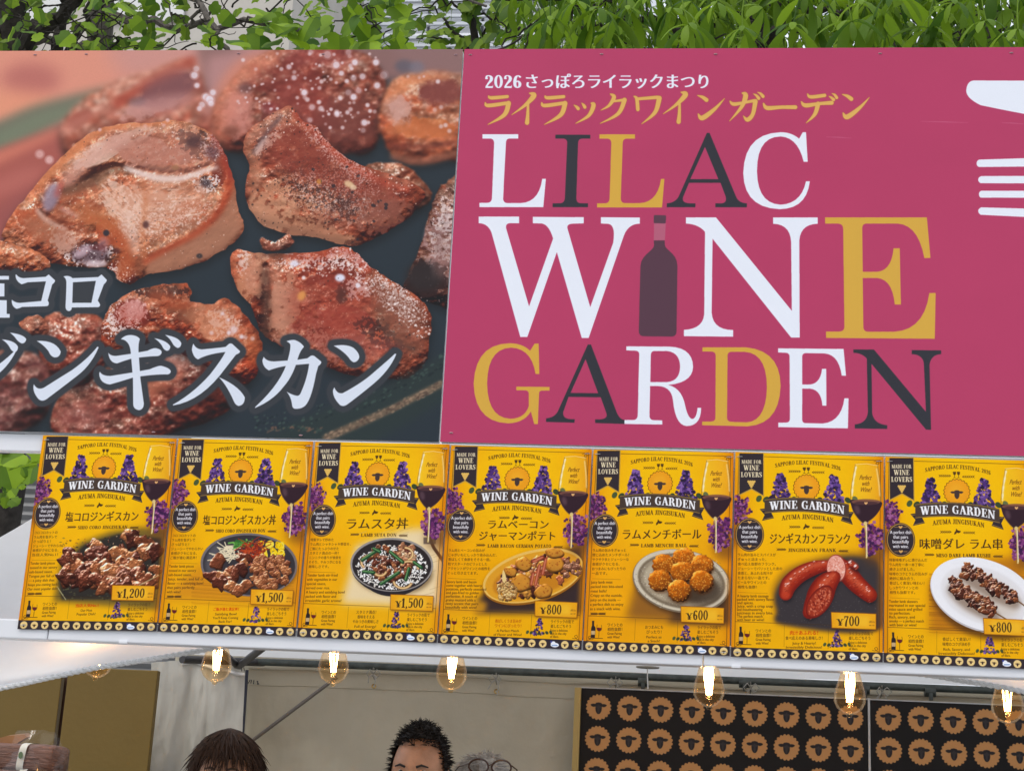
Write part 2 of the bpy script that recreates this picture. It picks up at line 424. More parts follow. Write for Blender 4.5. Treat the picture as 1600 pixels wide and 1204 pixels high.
        e = (np.clip(1-blur(m, 5*k), 0, 1)*2*m).clip(0, 1)[..., None]*rim*np.clip(t*1.3, 0, 1)
        col = col*(1-e) + np.array(rimc)/255.*(.35+.8*t)*e
        spm = (spc*np.clip((n2-.50)*2.6+(n3-.56)*3.4+(n4-.5)*1.5, 0, 1.3))[..., None]
        col = col + spm*np.array([.70, .66, .64])*gl_
        if bl < 2: col = col + (glz*np.clip((n4-.40)*3, 0, 1)*(.55+.9*(n3-.3)))[..., None]*np.array([.62, .56, .54])*gl_
        col = np.clip((col-.5)*(1.14 if bl < 2 else 1.06)+(.475 if bl < 2 else .48), .02, 1)
        lum = col.mean(2, keepdims=True); col = lum+(col-lum)*.84
        if bl > 1: col = blur(col.astype(np.float32), bl*k*.6)
        c.put((mm, y, x), np.clip(col, 0, 1))
        return (m, y, x)
    def specks(mk, n, seed, r0, r1, col, al=.85, region=None, sig=.25):
        m, y, x = mk; r = rng(seed); ys, xs = np.where(m > .9)
        if region is not None:
            q = region(np.stack([xs+x, ys+y], 1).astype(float)); ys, xs = ys[q], xs[q]
        if len(xs) == 0: return
        idn = lambda p: p
        for j in r.randint(0, len(xs), n):
            rr = 1.25*(r0+(r1-r0)*r.rand()**2)*k
            e = ell(xs[j]+x, ys[j]+y, rr, rr*(.6+.4*r.rand()), 9, r.rand()*3)
            c.soft(e, col, al*(.55+.45*r.rand()), sig*k, idn, clip=None)
    def near(*pts):
        Q = T(np.array([p[:2] for p in pts], float)); Rr = np.array([p[2] for p in pts])*k
        return lambda z: (((z[:, None, :]-Q[None])**2).sum(2) < Rr**2).any(1)
    def bokeh(spots, TT, seed, col=(238, 226, 228), s=1.):
        r = rng(seed)
        for (x, y, rad) in spots:
            a = .35+.6*r.rand()
            S(ell(x, y, rad*1.1, rad*1.05), (222, 176, 170), a*.6, .7, TT); S(ell(x, y, rad*.72), col, a*.8, .7, TT)
    def patch(mk, cx, cy, rx, ry, ang, col, al, sc, thr, seed, soft=.10, st=1.):
        m, y, x = mk
        X = (xx[y:y+m.shape[0], x:x+m.shape[1]]); Y = (yy[y:y+m.shape[0], x:x+m.shape[1]])
        o = T(np.array([(cx, cy)], float))[0]; u0, v0 = (X-o[0])/k, (Y-o[1])/k
        ca, sa = cos(ang), sin(ang); u = (u0*ca+v0*sa)/rx; v = (-u0*sa+v0*ca)/ry
        fall = np.clip(1.25-(u*u+v*v), 0, 1)
        nz = fbm((u0*ca+v0*sa)*sc/st, (-u0*sa+v0*ca)*sc, seed, 4)
        w = np.clip((nz+fall*.38-.30-thr)/soft, 0, 1)*np.clip(fall*3, 0, 1)*m
        c.put((w.astype(np.float32), y, x), col, al)
    CHAR, DEEP, RUST, FAT, WET, TAN = (56, 34, 32), (112, 40, 28), (172, 76, 42), (236, 200, 180), (252, 240, 236), (214, 158, 122)
    def mottle(mk, n, seed, al=.36):
        m, y, x = mk; r = rng(seed); ys, xs = np.where(m > .9)
        cols = [(104, 48, 32), (78, 40, 32), (226, 176, 152), (208, 110, 70), (240, 206, 190), (150, 74, 60)]
        idn = lambda p: p
        for j in r.randint(0, len(xs), n):
            rr = (1.2+4.5*r.rand()**2)*k
            c.soft(cr(ell(xs[j]+x, ys[j]+y, rr, rr*(.35+.5*r.rand()), 9, r.rand()*3)+r.randn(9, 2)*rr*.25, 2, True), cols[r.randint(6)], al*(.4+.8*r.rand()), (.4+.8*r.rand())*k, idn)
    # --- blurred pieces at the back
    S(P((300, 60), (760, 60), (760, 128), (600, 128), (480, 150), (330, 150)), (150, 112, 106), .95, 8)
    H_ = chunk([(95, 200), (130, 155), (200, 120), (240, 110), (290, 92), (308, 108), (330, 150), (345, 190), (330, 260), (150, 290), (105, 240)], T, (178, 92, 68), 5, bl=5, tex=.5, rim=.1)
    patch(H_, 260, 140, 60, 26, -.4, (120, 70, 72), .8, .06, .26, 198, .25)
    patch(H_, 230, 170, 60, 22, -.2, (214, 160, 148), .6, .07, .28, 199, .25)
    S(L([(180, 165), (230, 132), (285, 105), (300, 95)], [16, 18, 20, 14]), (176, 78, 58), .8, 5)
    S(ell(265, 140, 50, 26, ang=-.4), (138, 88, 88), .8, 8); S(ell(215, 160, 14, 8), (120, 95, 100), .7, 4)
    S(ell(250, 165, 60, 14, ang=-.2), (206, 150, 140), .6, 7); S(ell(125, 185, 22, 11, ang=-.5), (160, 76, 58), .85, 4)
    S(L([(106, 200), (150, 175), (180, 178)], [18, 10, 12]), (206, 140, 122), .6, 6)
    S(L([(170, 140), (220, 120), (290, 100)], [20, 20, 10]), (222, 148, 128), .4, 9)
    S(P((325, 90), (420, 70), (420, 130), (350, 140), (335, 180), (318, 190)), (196, 145, 140), .8, 8)
    E_ = chunk([(333, 195), (338, 160), (362, 125), (395, 92), (440, 78), (510, 76), (570, 84), (600, 118), (604, 170), (594, 215), (575, 240), (540, 240), (480, 250), (420, 240), (372, 238), (345, 232)], T, (150, 70, 50), 11, bl=2.6, tex=.6, rim=.15)
    patch(E_, 372, 180, 30, 50, .2, (210, 146, 128), .6, .07, .30, 191, .25)
    patch(E_, 450, 120, 80, 40, 0, (124, 48, 40), .6, .06, .28, 192, .25)
    patch(E_, 540, 190, 60, 60, 0, (104, 54, 44), .7, .07, .28, 193, .25)
    patch(E_, 470, 190, 70, 50, 0, (112, 48, 40), .6, .07, .30, 194, .25)
    S(L([(345, 215), (352, 160), (385, 110), (430, 90)], [26, 40, 40, 20]), (226, 140, 108), .65, 8)
    S(ell(372, 178, 22, 36), (214, 140, 124), .6, 7); S(ell(500, 90, 60, 16), (158, 78, 72), .6, 8)
    S(ell(470, 160, 50, 40), (160, 72, 62), .5, 10); S(ell(540, 190, 46, 44), (140, 74, 64), .5, 9)
    S(ell(384, 138, 12, 9), (96, 66, 68), .7, 4); S(ell(420, 168, 12, 8), (138, 60, 66), .6, 3); S(ell(362, 205, 14, 8), (120, 66, 50), .7, 4)
    F_ = chunk([(592, 190), (600, 150), (620, 122), (660, 112), (700, 112), (735, 130), (735, 245), (700, 250), (655, 258), (616, 246), (600, 218)], T, (190, 104, 66), 17, bl=2.4, tex=.4, rim=.1)
    patch(F_, 690, 145, 50, 26, 0, (116, 52, 44), .8, .07, .26, 195, .25)
    patch(F_, 625, 175, 26, 36, 0, (216, 168, 152), .7, .08, .30, 196, .2)
    patch(F_, 660, 200, 60, 20, 0, (206, 112, 56), .6, .08, .30, 197, .2)
    S(ell(690, 145, 34, 20), (140, 74, 66), .85, 5); S(L([(610, 150), (650, 122), (700, 118)], [14, 16, 10]), (222, 132, 82), .7, 5)
    S(L([(610, 205), (650, 202), (700, 208)], [16, 22, 18]), (206, 118, 72), .7, 5); S(ell(620, 170, 18, 22), (206, 158, 144), .6, 6)
    S(L([(612, 228), (660, 230), (720, 222)], [8, 8, 8]), (128, 64, 52), .6, 3); S(L([(615, 245), (660, 252), (715, 240)], [10, 12, 10]), (190, 130, 106), .6, 4)
    S(P((600, 60), (760, 60), (760, 118), (640, 112)), (150, 116, 112), .75, 9)
    S(ell(632, 104, 14, 10), (96, 96, 108), .7, 4); S(ell(652, 106, 12, 10), (124, 124, 138), .6, 3)
    G_ = chunk([(735, 270), (705, 280), (684, 300), (670, 340), (660, 380), (640, 425), (632, 455), (660, 468), (690, 478), (735, 478)], T, (104, 60, 50), 23, bl=.8, tex=.6, pale=.5, rim=.2)
    mottle(G_, 80, 80)
    patch(G_, 690, 380, 40, 90, .1, (180, 140, 134), .6, .16, .46, 181, .08)
    patch(G_, 664, 435, 44, 34, 0, CHAR, .9, .12, .30, 182)
    patch(G_, 700, 360, 36, 80, .1, WET, .6, .3, .56, 183, .05)
    S(P((640, 250), (720, 240), (740, 330), (690, 300), (660, 360), (620, 460)), (58, 68, 75), 0, 2)
    for xx_, yy_ in ((690, 380), (700, 340), (680, 420), (712, 400), (706, 440), (668, 370)): S(brush([(xx_, yy_-16), (xx_-3, yy_), (xx_-2, yy_+16)], [3, 5, 3]), (190, 160, 156), .55, 1.8)
    specks(G_, 60, 41, .5, 1.6, (206, 184, 180), .7)
    S(ell(664, 432, 30, 24), (52, 46, 46), .8, 5); S(ell(690, 395, 14, 40), (150, 112, 104), .5, 5)
    S(P((625, 300), (645, 262), (700, 262), (738, 270), (705, 285), (680, 330)), (58, 68, 75), .0, 3)
    chunk([(570, 262), (600, 254), (632, 258), (655, 276), (676, 304), (664, 322), (630, 330), (590, 300)], T, (134, 80, 60), 29, bl=1.6, tex=.5)
    # --- middle piece
    B_ = chunk([(384, 214), (393, 200), (420, 182), (441, 170), (457, 166), (473, 188), (494, 198), (510, 219), (542, 246), (574, 262), (611, 273), (649, 288), (665, 304), (651, 326), (627, 350), (595, 368), (558, 385), (521, 379), (494, 371), (452, 366), (409, 350), (388, 320), (384, 289), (391, 262), (380, 235)], T, (160, 86, 60), 31, bl=.3, tex=.42, pale=.28, rimc=(186, 70, 44), ridges=[([(395, 235), (425, 205), (448, 178)], [12, 20, 12], -7, 5), ([(400, 330), (405, 265), (440, 190)], [10, 10, 8], 6, 4), ([(455, 180), (520, 235), (580, 272), (640, 298)], [16, 18, 18, 12], 9, 6), ([(470, 270), (540, 310), (600, 320)], [40, 60, 40], -10, 14)])
    mottle(B_, 220, 220)
    patch(B_, 470, 240, 60, 40, .7, DEEP, .65, .10, .34, 131)
    patch(B_, 560, 300, 90, 34, .4, (136, 62, 46), .6, .12, .36, 132)
    patch(B_, 420, 330, 40, 60, .4, TAN, .7, .10, .30, 133)
    patch(B_, 490, 366, 80, 20, .2, (190, 130, 96), .7, .14, .34, 134)
    patch(B_, 540, 326, 40, 24, 0, CHAR, .75, .18, .46, 135)
    patch(B_, 480, 330, 60, 30, .3, TAN, .5, .22, .44, 136)
    patch(B_, 600, 340, 50, 30, -.5, (150, 92, 76), .6, .12, .34, 137)
    patch(B_, 408, 230, 16, 40, .7, CHAR, .6, .2, .40, 138)
    patch(B_, 418, 222, 12, 36, .7, FAT, .8, .3, .42, 139)
    patch(B_, 530, 240, 120, 26, .75, WET, .8, .45, .57, 140, .05)
    patch(B_, 520, 300, 110, 60, .3, WET, .5, .5, .63, 141, .05)
    patch(B_, 500, 290, 110, 60, .3, CHAR, .6, .35, .62, 142, .05)
    S(P((395, 250), (440, 180), (470, 188), (560, 262), (650, 292), (640, 315), (560, 310), (480, 280), (430, 265)), (164, 80, 62), .55, 9, clip=B_)
    S(L([(386, 225), (400, 262), (402, 310), (440, 350), (520, 372), (560, 378)], [14, 22, 26, 28, 24, 12]), (206, 146, 112), .5, 6, clip=B_)
    S(L([(392, 216), (420, 196), (436, 178)], [14, 16, 14]), (204, 146, 122), .55, 4, clip=B_); S(L([(396, 238), (418, 208), (440, 182)], [4, 7, 5]), (98, 76, 78), .7, 2.5, clip=B_)
    S(L([(400, 240), (414, 222)], [6, 8]), (220, 186, 176), .6, 2.5, clip=B_)
    S(L([(458, 176), (494, 208), (530, 245), (580, 275), (640, 298)], [10, 9, 9, 8, 6]), (190, 66, 44), .5, 4, clip=B_)
    S(ell(560, 330, 70, 22, ang=-.2), (150, 96, 80), .4, 9, clip=B_); S(L([(410, 345), (470, 362), (540, 378)], [10, 8, 8]), (120, 84, 66), .45, 4, clip=B_)
    specks(B_, 210, 1, .5, 1.9, (60, 44, 42)); specks(B_, 16, 2, 2., 3.8, (48, 44, 50), .8, near((540, 320, 70), (500, 280, 50)))
    specks(B_, 170, 3, .3, .9, (240, 205, 190), .8); specks(B_, 110, 4, .5, 1.5, (248, 226, 216), .9, near((458, 185, 24), (490, 208, 22), (520, 236, 18), (580, 268, 18), (625, 290, 22), (430, 200, 26)))
    S(ell(546, 288, 8, 5, ang=.4), (232, 196, 150), .9, 1.2); S(ell(553, 293, 5, 4), (238, 208, 170), .8, 1); S(ell(499, 284, 4), (206, 140, 66), .8, 1)
    # --- big piece on the left
    A_ = chunk([(4, 372), (13, 342), (48, 300), (74, 268), (106, 236), (144, 207), (186, 194), (234, 193), (266, 188), (298, 193), (330, 209), (351, 236), (357, 256), (367, 288), (372, 326), (382, 352), (372, 374), (351, 390), (319, 408), (276, 422), (239, 427), (224, 432), (202, 444), (184, 435), (170, 419), (133, 418), (80, 411), (28, 395)], T, (198, 120, 82), 41, bl=.3, tex=.46, pale=.55, ang=-.5, rimc=(206, 108, 64), ridges=[([(98, 302), (130, 290), (155, 276), (180, 264), (206, 268)], [12, 18, 18, 14, 8], -15, 4), ([(110, 272), (150, 236), (190, 214), (240, 206)], [30, 34, 26, 14], 12, 7), ([(200, 258), (235, 270), (285, 272), (330, 258)], [8, 12, 12, 6], -8, 3), ([(215, 284), (250, 292), (300, 288)], [10, 14, 10], 6, 4), ([(345, 235), (358, 270), (342, 325), (300, 366), (240, 396)], [14, 16, 14, 12, 10], 10, 5), ([(150, 345), (186, 372), (196, 410), (188, 436)], [16, 22, 24, 16], 10, 5), ([(60, 330), (90, 352), (120, 362)], [10, 12, 8], -8, 4), ([(90, 400), (150, 395)], [22, 26], -8, 6), ([(80, 300), (70, 330)], [20, 14], 8, 4)])
    mottle(A_, 320, 320)
    patch(A_, 170, 232, 80, 20, -.45, FAT, .75, .10, .30, 101, .12, 2.)
    patch(A_, 240, 238, 70, 26, .1, (196, 132, 112), .7, .07, .28, 102)
    patch(A_, 235, 320, 80, 34, -.1, FAT, .7, .16, .36, 103, .10, 2.2)
    patch(A_, 190, 310, 46, 34, .8, (244, 214, 196), .7, .22, .40, 104, .08, 3.)
    patch(A_, 300, 330, 40, 26, -.5, RUST, .7, .14, .38, 105)
    patch(A_, 310, 225, 46, 26, .5, CHAR, .75, .14, .42, 106)
    patch(A_, 348, 250, 18, 50, 0, DEEP, .75, .12, .34, 107)
    patch(A_, 322, 288, 22, 16, 0, CHAR, .8, .2, .40, 108)
    patch(A_, 322, 286, 30, 22, 0, WET, .75, .35, .50, 109, .06)
    patch(A_, 335, 228, 34, 34, .6, WET, .8, .42, .54, 110, .05)
    patch(A_, 60, 355, 50, 26, .6, RUST, .7, .12, .36, 111)
    patch(A_, 140, 395, 46, 22, 0, CHAR, .8, .14, .36, 112)
    patch(A_, 140, 398, 48, 20, -.1, WET, .8, .28, .46, 113, .06)
    patch(A_, 176, 362, 34, 24, .6, RUST, .8, .10, .28, 114)
    patch(A_, 190, 425, 26, 26, .3, DEEP, .7, .16, .36, 115)
    patch(A_, 188, 425, 28, 26, .3, WET, .8, .4, .54, 116, .05)
    patch(A_, 100, 372, 30, 30, 0, FAT, .65, .18, .40, 117)
    patch(A_, 250, 350, 110, 40, -.2, (150, 88, 60), .5, .3, .50, 118, .06)
    patch(A_, 250, 340, 110, 44, -.2, WET, .55, .4, .57, 119, .05)
    patch(A_, 330, 370, 60, 50, 0, (150, 96, 72), .5, .12, .38, 120)
    patch(A_, 110, 320, 60, 60, .8, (156, 78, 50), .6, .10, .36, 121)
    patch(A_, 240, 410, 70, 24, -.2, (150, 84, 56), .6, .12, .34, 122)
    patch(A_, 255, 300, 100, 50, 0, (178, 96, 60), .5, .16, .48, 123)
    S(P((366, 250), (372, 326), (384, 352), (345, 395), (276, 424), (226, 432), (232, 404), (290, 372), (338, 344), (360, 304)), (176, 122, 94), .85, 3, clip=A_)
    S(L([(352, 250), (360, 280), (345, 325), (310, 362), (262, 388), (228, 408)], [16, 17, 12, 10, 9, 8]), (188, 76, 42), .75, 4, clip=A_)
    S(L([(338, 215), (356, 245), (362, 275)], [22, 20, 14]), (150, 56, 44), .65, 4, clip=A_)
    S(L([(60, 290), (110, 240), (150, 210), (190, 197), (270, 192)], [10, 12, 10, 7, 7]), (214, 128, 80), .8, 3, clip=A_)
    S(P((150, 216), (205, 200), (300, 200), (345, 235), (340, 262), (290, 278), (235, 270), (190, 252)), (190, 128, 108), .55, 6, clip=A_)
    S(L([(104, 285), (130, 256), (165, 232), (200, 215)], [22, 24, 20, 14]), (218, 164, 146), .65, 5, clip=A_)
    S(L([(100, 300), (125, 292), (152, 278), (178, 264), (205, 268)], [12, 15, 14, 10, 8]), (116, 82, 62), .75, 4, clip=A_)
    S(L([(196, 262), (222, 272), (250, 279), (284, 279), (318, 268), (340, 262)], [6, 10, 11, 9, 6, 4]), (242, 222, 214), .85, 2.6, clip=A_)
    S(L([(205, 250), (240, 262), (280, 264)], [5, 8, 6]), (170, 122, 104), .6, 3, clip=A_)
    S(ell(304, 222, 14, 9), (74, 48, 52), .7, 3, clip=A_); S(ell(332, 238, 10, 12), (94, 56, 62), .65, 3.5, clip=A_); S(ell(322, 287, 8, 6), (66, 52, 58), .9, 1.8, clip=A_); S(ell(274, 262, 6, 4), (170, 120, 84), .8, 1.5, clip=A_)
    S(P((152, 288), (230, 282), (320, 292), (338, 318), (300, 350), (245, 372), (200, 372), (170, 330)), (232, 176, 146), .5, 8, clip=A_)
    r = rng(77)
    for j in range(46):                             # fibres of the cut face
        x0 = 150+r.rand()*150; y0 = 292+r.rand()*70; ln = 8+r.rand()*22; an = .75+r.rand()*.3 if x0 < 225 else -.15+r.rand()*.4
        S(L([(x0, y0), (x0+ln*cos(an), y0+ln*sin(an))], [1.6, .8]), (248, 222, 204) if r.rand() < .65 else (196, 112, 74), .65, .8, clip=A_)
    S(L([(222, 282), (228, 320), (222, 360), (226, 400)], [6, 7, 8, 8]), (206, 122, 74), .55, 4, clip=A_)
    S(L([(140, 340), (172, 356), (194, 382), (198, 410), (190, 432)], [14, 18, 24, 26, 22]), (186, 92, 50), .75, 5, clip=A_)
    S(L([(196, 344), (206, 366), (212, 392)], [22, 20, 14]), (234, 200, 182), .55, 5, clip=A_)
    S(ell(80, 308, 12, 24, ang=.35), (156, 140, 158), .85, 3, clip=A_); S(ell(92, 296, 5, 14, ang=.4), (190, 84, 70), .6, 3, clip=A_)
    S(L([(58, 328), (72, 344), (100, 358)], [6, 8, 5]), (232, 208, 198), .7, 2.5, clip=A_)
    S(L([(96, 325), (120, 338)], [6, 8]), (226, 178, 168), .6, 2.5, clip=A_)
    S(ell(150, 340, 40, 16, ang=.4), (196, 116, 68), .5, 6, clip=A_)
    S(ell(70, 362, 36, 18, ang=.5), (176, 120, 92), .6, 6, clip=A_); S(ell(105, 380, 22, 18), (196, 140, 118), .55, 5, clip=A_)
    S(ell(140, 398, 30, 16), (84, 58, 66), .75, 4, clip=A_); S(ell(130, 392, 16, 7, ang=-.5), (210, 180, 186), .8, 2.5, clip=A_); S(ell(150, 412, 18, 6), (226, 204, 206), .8, 2, clip=A_); S(ell(162, 382, 9, 12), (200, 140, 140), .6, 3, clip=A_)
    S(ell(166, 364, 5), (48, 48, 58), .9, 1, clip=A_); S(ell(228, 351, 5, 6), (80, 46, 46), .8, 1.2, clip=A_); S(ell(182, 392, 6, 4), (90, 44, 40), .8, 1.5, clip=A_); S(ell(312, 400, 5, 4), (52, 48, 52), .8, 1, clip=A_); S(ell(152, 386, 12, 5), (110, 52, 52), .7, 1.5, clip=A_)
    specks(A_, 150, 6, .4, 1.3, (80, 56, 50), .75)
    specks(A_, 240, 7, .4, 1.2, (246, 222, 208), .7); specks(A_, 140, 8, .4, 1.5, (252, 238, 232), .9, near((340, 220, 22), (352, 245, 16), (300, 262, 22), (322, 287, 16), (130, 405, 30), (190, 425, 16), (225, 392, 14), (265, 195, 18)))
    specks(A_, 60, 9, .8, 1.8, (200, 84, 52), .6, near((330, 225, 34), (120, 350, 60), (190, 390, 40)))
    # --- lower pieces
    D2 = chunk([(82, 640), (130, 590), (210, 560), (300, 540), (380, 570), (372, 625), (320, 660), (215, 685), (100, 690)], T, (128, 64, 52), 53, bl=1.6, tex=.5, pale=.35, rim=.2)
    S(ell(245, 600, 50, 16, ang=-.6), (214, 130, 96), .6, 7); S(ell(275, 560, 20, 20), (186, 132, 118), .6, 6); S(ell(130, 650, 40, 20), (178, 108, 98), .5, 8)
    chunk([(66, 500), (110, 486), (158, 496), (172, 540), (150, 590), (100, 604), (64, 566)], T, (150, 76, 60), 88, bl=1.2, tex=.5)
    D_ = chunk([(158, 520), (168, 486), (200, 458), (240, 447), (285, 443), (300, 452), (298, 470), (330, 474), (352, 466), (375, 482), (400, 514), (410, 540), (406, 575), (380, 600), (300, 560), (240, 540), (170, 560)], T, (170, 82, 52), 61, bl=.5, tex=.5, pale=.35)
    mottle(D_, 120, 120)
    patch(D_, 205, 490, 36, 26, 0, DEEP, .8, .12, .30, 171)
    patch(D_, 208, 488, 26, 26, 0, (240, 196, 190), .85, .22, .42, 172, .06)
    patch(D_, 190, 500, 40, 40, 0, WET, .8, .4, .54, 173, .05)
    patch(D_, 340, 510, 60, 26, .5, TAN, .6, .10, .32, 174)
    patch(D_, 255, 456, 60, 14, 0, CHAR, .7, .2, .40, 175)
    patch(D_, 350, 505, 40, 26, .5, WET, .7, .3, .52, 176, .05)
    patch(D_, 290, 490, 40, 16, .3, (120, 66, 44), .7, .14, .36, 177)
    S(ell(205, 490, 26, 20), (170, 62, 44), .6, 5, clip=D_); S(ell(212, 482, 14, 14), (222, 160, 150), .7, 4, clip=D_); S(L([(230, 455), (280, 448)], [8, 10]), (120, 76, 58), .6, 3, clip=D_)
    S(ell(340, 505, 50, 28, ang=.5), (212, 136, 98), .6, 8, clip=D_); S(ell(265, 470, 36, 12, ang=.3), (178, 84, 48), .6, 4, clip=D_); S(L([(280, 490), (330, 480), (370, 490)], [6, 6, 8]), (150, 92, 66), .5, 4, clip=D_)
    S(ell(395, 545, 14, 24), (206, 110, 62), .5, 5, clip=D_)
    specks(D_, 110, 12, .5, 1.5, (240, 206, 190), .8, near((200, 470, 34), (190, 510, 28), (230, 500, 26)))
    bokeh([(348, 490, 3.5), (357, 500, 3), (331, 520, 4), (366, 515, 7), (358, 520, 4), (378, 526, 4), (384, 527, 4), (395, 529, 4)], T, 3)
    C_ = chunk([(361, 400), (372, 390), (404, 395), (452, 396), (500, 393), (537, 385), (558, 395), (574, 411), (596, 427), (628, 448), (654, 464), (671, 485), (676, 507), (671, 533), (668, 560), (649, 584), (627, 592), (585, 590), (532, 581), (479, 555), (425, 533), (404, 512), (394, 480), (372, 454), (362, 427)], T, (172, 90, 62), 71, bl=.3, tex=.46, pale=.3, rimc=(190, 88, 50), ridges=[([(414, 415), (416, 470), (412, 535)], [10, 12, 16], -18, 4), ([(384, 410), (396, 450)], [22, 24], 8, 6), ([(440, 415), (452, 470), (450, 530)], [20, 30, 30], 8, 7), ([(545, 395), (580, 430), (625, 465), (662, 495)], [26, 28, 26, 18], 10, 7), ([(500, 420), (540, 470), (590, 540)], [20, 28, 20], -6, 9), ([(480, 405), (530, 400)], [14, 16], 7, 4)])
    mottle(C_, 240, 240)
    patch(C_, 395, 430, 26, 50, 0, TAN, .6, .10, .32, 151)
    patch(C_, 450, 480, 34, 60, 0, (206, 146, 116), .7, .10, .30, 152)
    patch(C_, 520, 430, 60, 30, 0, DEEP, .7, .10, .32, 153)
    patch(C_, 520, 510, 70, 40, 0, (150, 62, 50), .6, .10, .32, 154)
    patch(C_, 620, 480, 60, 34, .6, (128, 72, 54), .7, .14, .34, 155)
    patch(C_, 600, 525, 60, 22, .5, CHAR, .75, .18, .42, 156)
    patch(C_, 538, 455, 20, 24, 0, CHAR, .8, .2, .44, 157)
    patch(C_, 545, 405, 50, 22, .3, WET, .85, .34, .50, 158, .05)
    patch(C_, 620, 468, 70, 26, .62, WET, .85, .40, .52, 159, .05)
    patch(C_, 480, 410, 60, 20, 0, WET, .7, .35, .55, 160, .05)
    patch(C_, 500, 540, 90, 34, .2, (214, 150, 128), .45, .3, .50, 161, .06)
    patch(C_, 560, 450, 30, 26, 0, WET, .8, .3, .52, 162, .05)
    patch(C_, 380, 410, 16, 26, 0, WET, .6, .3, .52, 163, .05)
    S(L([(414, 420), (416, 470), (412, 530)], [11, 13, 15]), (74, 54, 46), .75, 4.5, clip=C_); S(L([(428, 420), (440, 480), (440, 530)], [18, 24, 26]), (208, 150, 122), .55, 6, clip=C_)
    S(L([(366, 410), (376, 440), (392, 470)], [12, 16, 14]), (218, 140, 100), .6, 5, clip=C_); S(ell(395, 430, 14, 30), (200, 134, 108), .5, 6, clip=C_)
    S(ell(520, 470, 70, 50), (168, 72, 56), .55, 14, clip=C_); S(L([(450, 402), (500, 400), (540, 392), (575, 420)], [10, 12, 14, 16]), (176, 58, 38), .6, 5, clip=C_)
    S(P((575, 435), (620, 450), (668, 490), (670, 545), (640, 560), (600, 510)), (146, 92, 72), .6, 7, clip=C_)
    S(ell(560, 545, 70, 20), (176, 96, 84), .6, 10, clip=C_); S(L([(590, 485), (610, 520), (650, 548)], [12, 14, 12]), (100, 70, 56), .5, 5, clip=C_)
    S(ell(535, 462, 8, 12), (84, 50, 42), .7, 3, clip=C_); S(ell(532, 434, 8, 6), (232, 234, 248), .95, 1.6); S(ell(461, 412, 7, 5), (236, 230, 240), .9, 1.6); S(ell(475, 434, 3), (246, 232, 230), .9, .8); S(ell(560, 446, 4), (240, 230, 236), .9, 1); S(ell(472, 462, 6, 8, ang=.5), (228, 158, 84), .9, 1.8)
    specks(C_, 170, 21, .4, 1.5, (78, 54, 46), .7); specks(C_, 240, 22, .4, 1.1, (240, 206, 186), .65)
    specks(C_, 420, 23, .5, 1.9, (248, 232, 226), .9, near((540, 402, 24), (560, 420, 22), (590, 440, 22), (620, 465, 26), (645, 490, 24), (660, 515, 16), (510, 415, 20)))
    specks(C_, 30, 25, .8, 2., (52, 42, 40), .7, near((600, 520, 34), (640, 540, 30)))
    I_ = chunk([(-60, 375), (0, 376), (28, 383), (55, 392), (74, 405), (78, 418), (55, 424), (0, 425), (-60, 440)], T, (206, 116, 74), 81, bl=.4, tex=.5, pale=.6)
    mottle(I_, 40, 40)
    specks(I_, 70, 31, .5, 1.6, (246, 226, 214), .8)
    chunk([(30, 505), (55, 492), (68, 498), (76, 520), (50, 525)], T, (176, 108, 84), 83, bl=.6, tex=.5)
    chunk([(-40, 560), (10, 545), (60, 555), (80, 600), (60, 660), (-60, 690), (-200, 690), (-180, 600)], T, (120, 66, 60), 84, bl=2.4, tex=.5, rim=.1)
    chunk([(-560, 690), (-600, 520), (-430, 440), (-250, 470), (-200, 560), (-260, 690)], T, (186, 112, 86), 86, bl=.4, tex=.5)
    chunk([(-420, 420), (-380, 330), (-240, 290), (-120, 330), (-90, 400), (-190, 460), (-330, 470)], T, (196, 122, 92), 87, bl=.4, tex=.5)
    chunk([(408, 372), (430, 378), (450, 366), (460, 378), (440, 392), (412, 390)], T, (140, 84, 68), 85, bl=1, tex=.4)
    # --- light spots of the blurred pieces
    r = rng(5); sp = []
    for j in range(105):
        t = r.rand(); x = 430+160*r.rand()-30*(r.rand() < .3)*2; y = 84+120*r.rand()
        if (x-430)*.75+96 < y-40 or y > 205: continue
        sp.append((x, y, 1.6+2.6*r.rand()))
    for j in range(26): sp.append((372+70*r.rand(), 128+45*r.rand(), 1.4+1.6*r.rand()))
    bokeh(sp, T, 9)
    bokeh([(512, 86, 8), (526, 102, 7), (553, 122, 6), (567, 120, 6), (600, 118, 8), (588, 98, 6), (555, 98, 6), (545, 145, 6), (553, 152, 6), (561, 142, 6), (488, 168, 6), (527, 178, 5.5), (476, 145, 6), (570, 192, 6), (568, 204, 5), (460, 122, 5), (452, 105, 5), (502, 170, 5), (590, 134, 6), (485, 188, 5), (534, 115, 5), (545, 82, 6), (486, 82, 5)], T, 12, (244, 236, 244))
    bokeh([(304, 118, 7), (307, 108, 6), (308, 134, 5), (322, 152, 7), (328, 156, 8), (316, 164, 6), (312, 170, 5), (333, 145, 6), (330, 162, 6)], T, 13, (240, 232, 240))
    bokeh([(62, 241, 7.5), (77, 250, 7), (156, 203, 3), (227, 197, 3.5), (256, 196, 3), (262, 188, 3)], T, 14, (236, 190, 182))
    bokeh([(685, 128, 4), (638, 120, 3), (656, 122, 3), (663, 120, 2.5), (690, 198, 4), (697, 196, 4), (703, 205, 4), (717, 187, 4), (680, 172, 4), (690, 168, 4)], T, 15)
    # --- plate rim, bottom right
    S(P((390, 690), (480, 650), (560, 620), (640, 585), (735, 530), (735, 600), (640, 660), (560, 700)), (50, 62, 60), .85, 6)
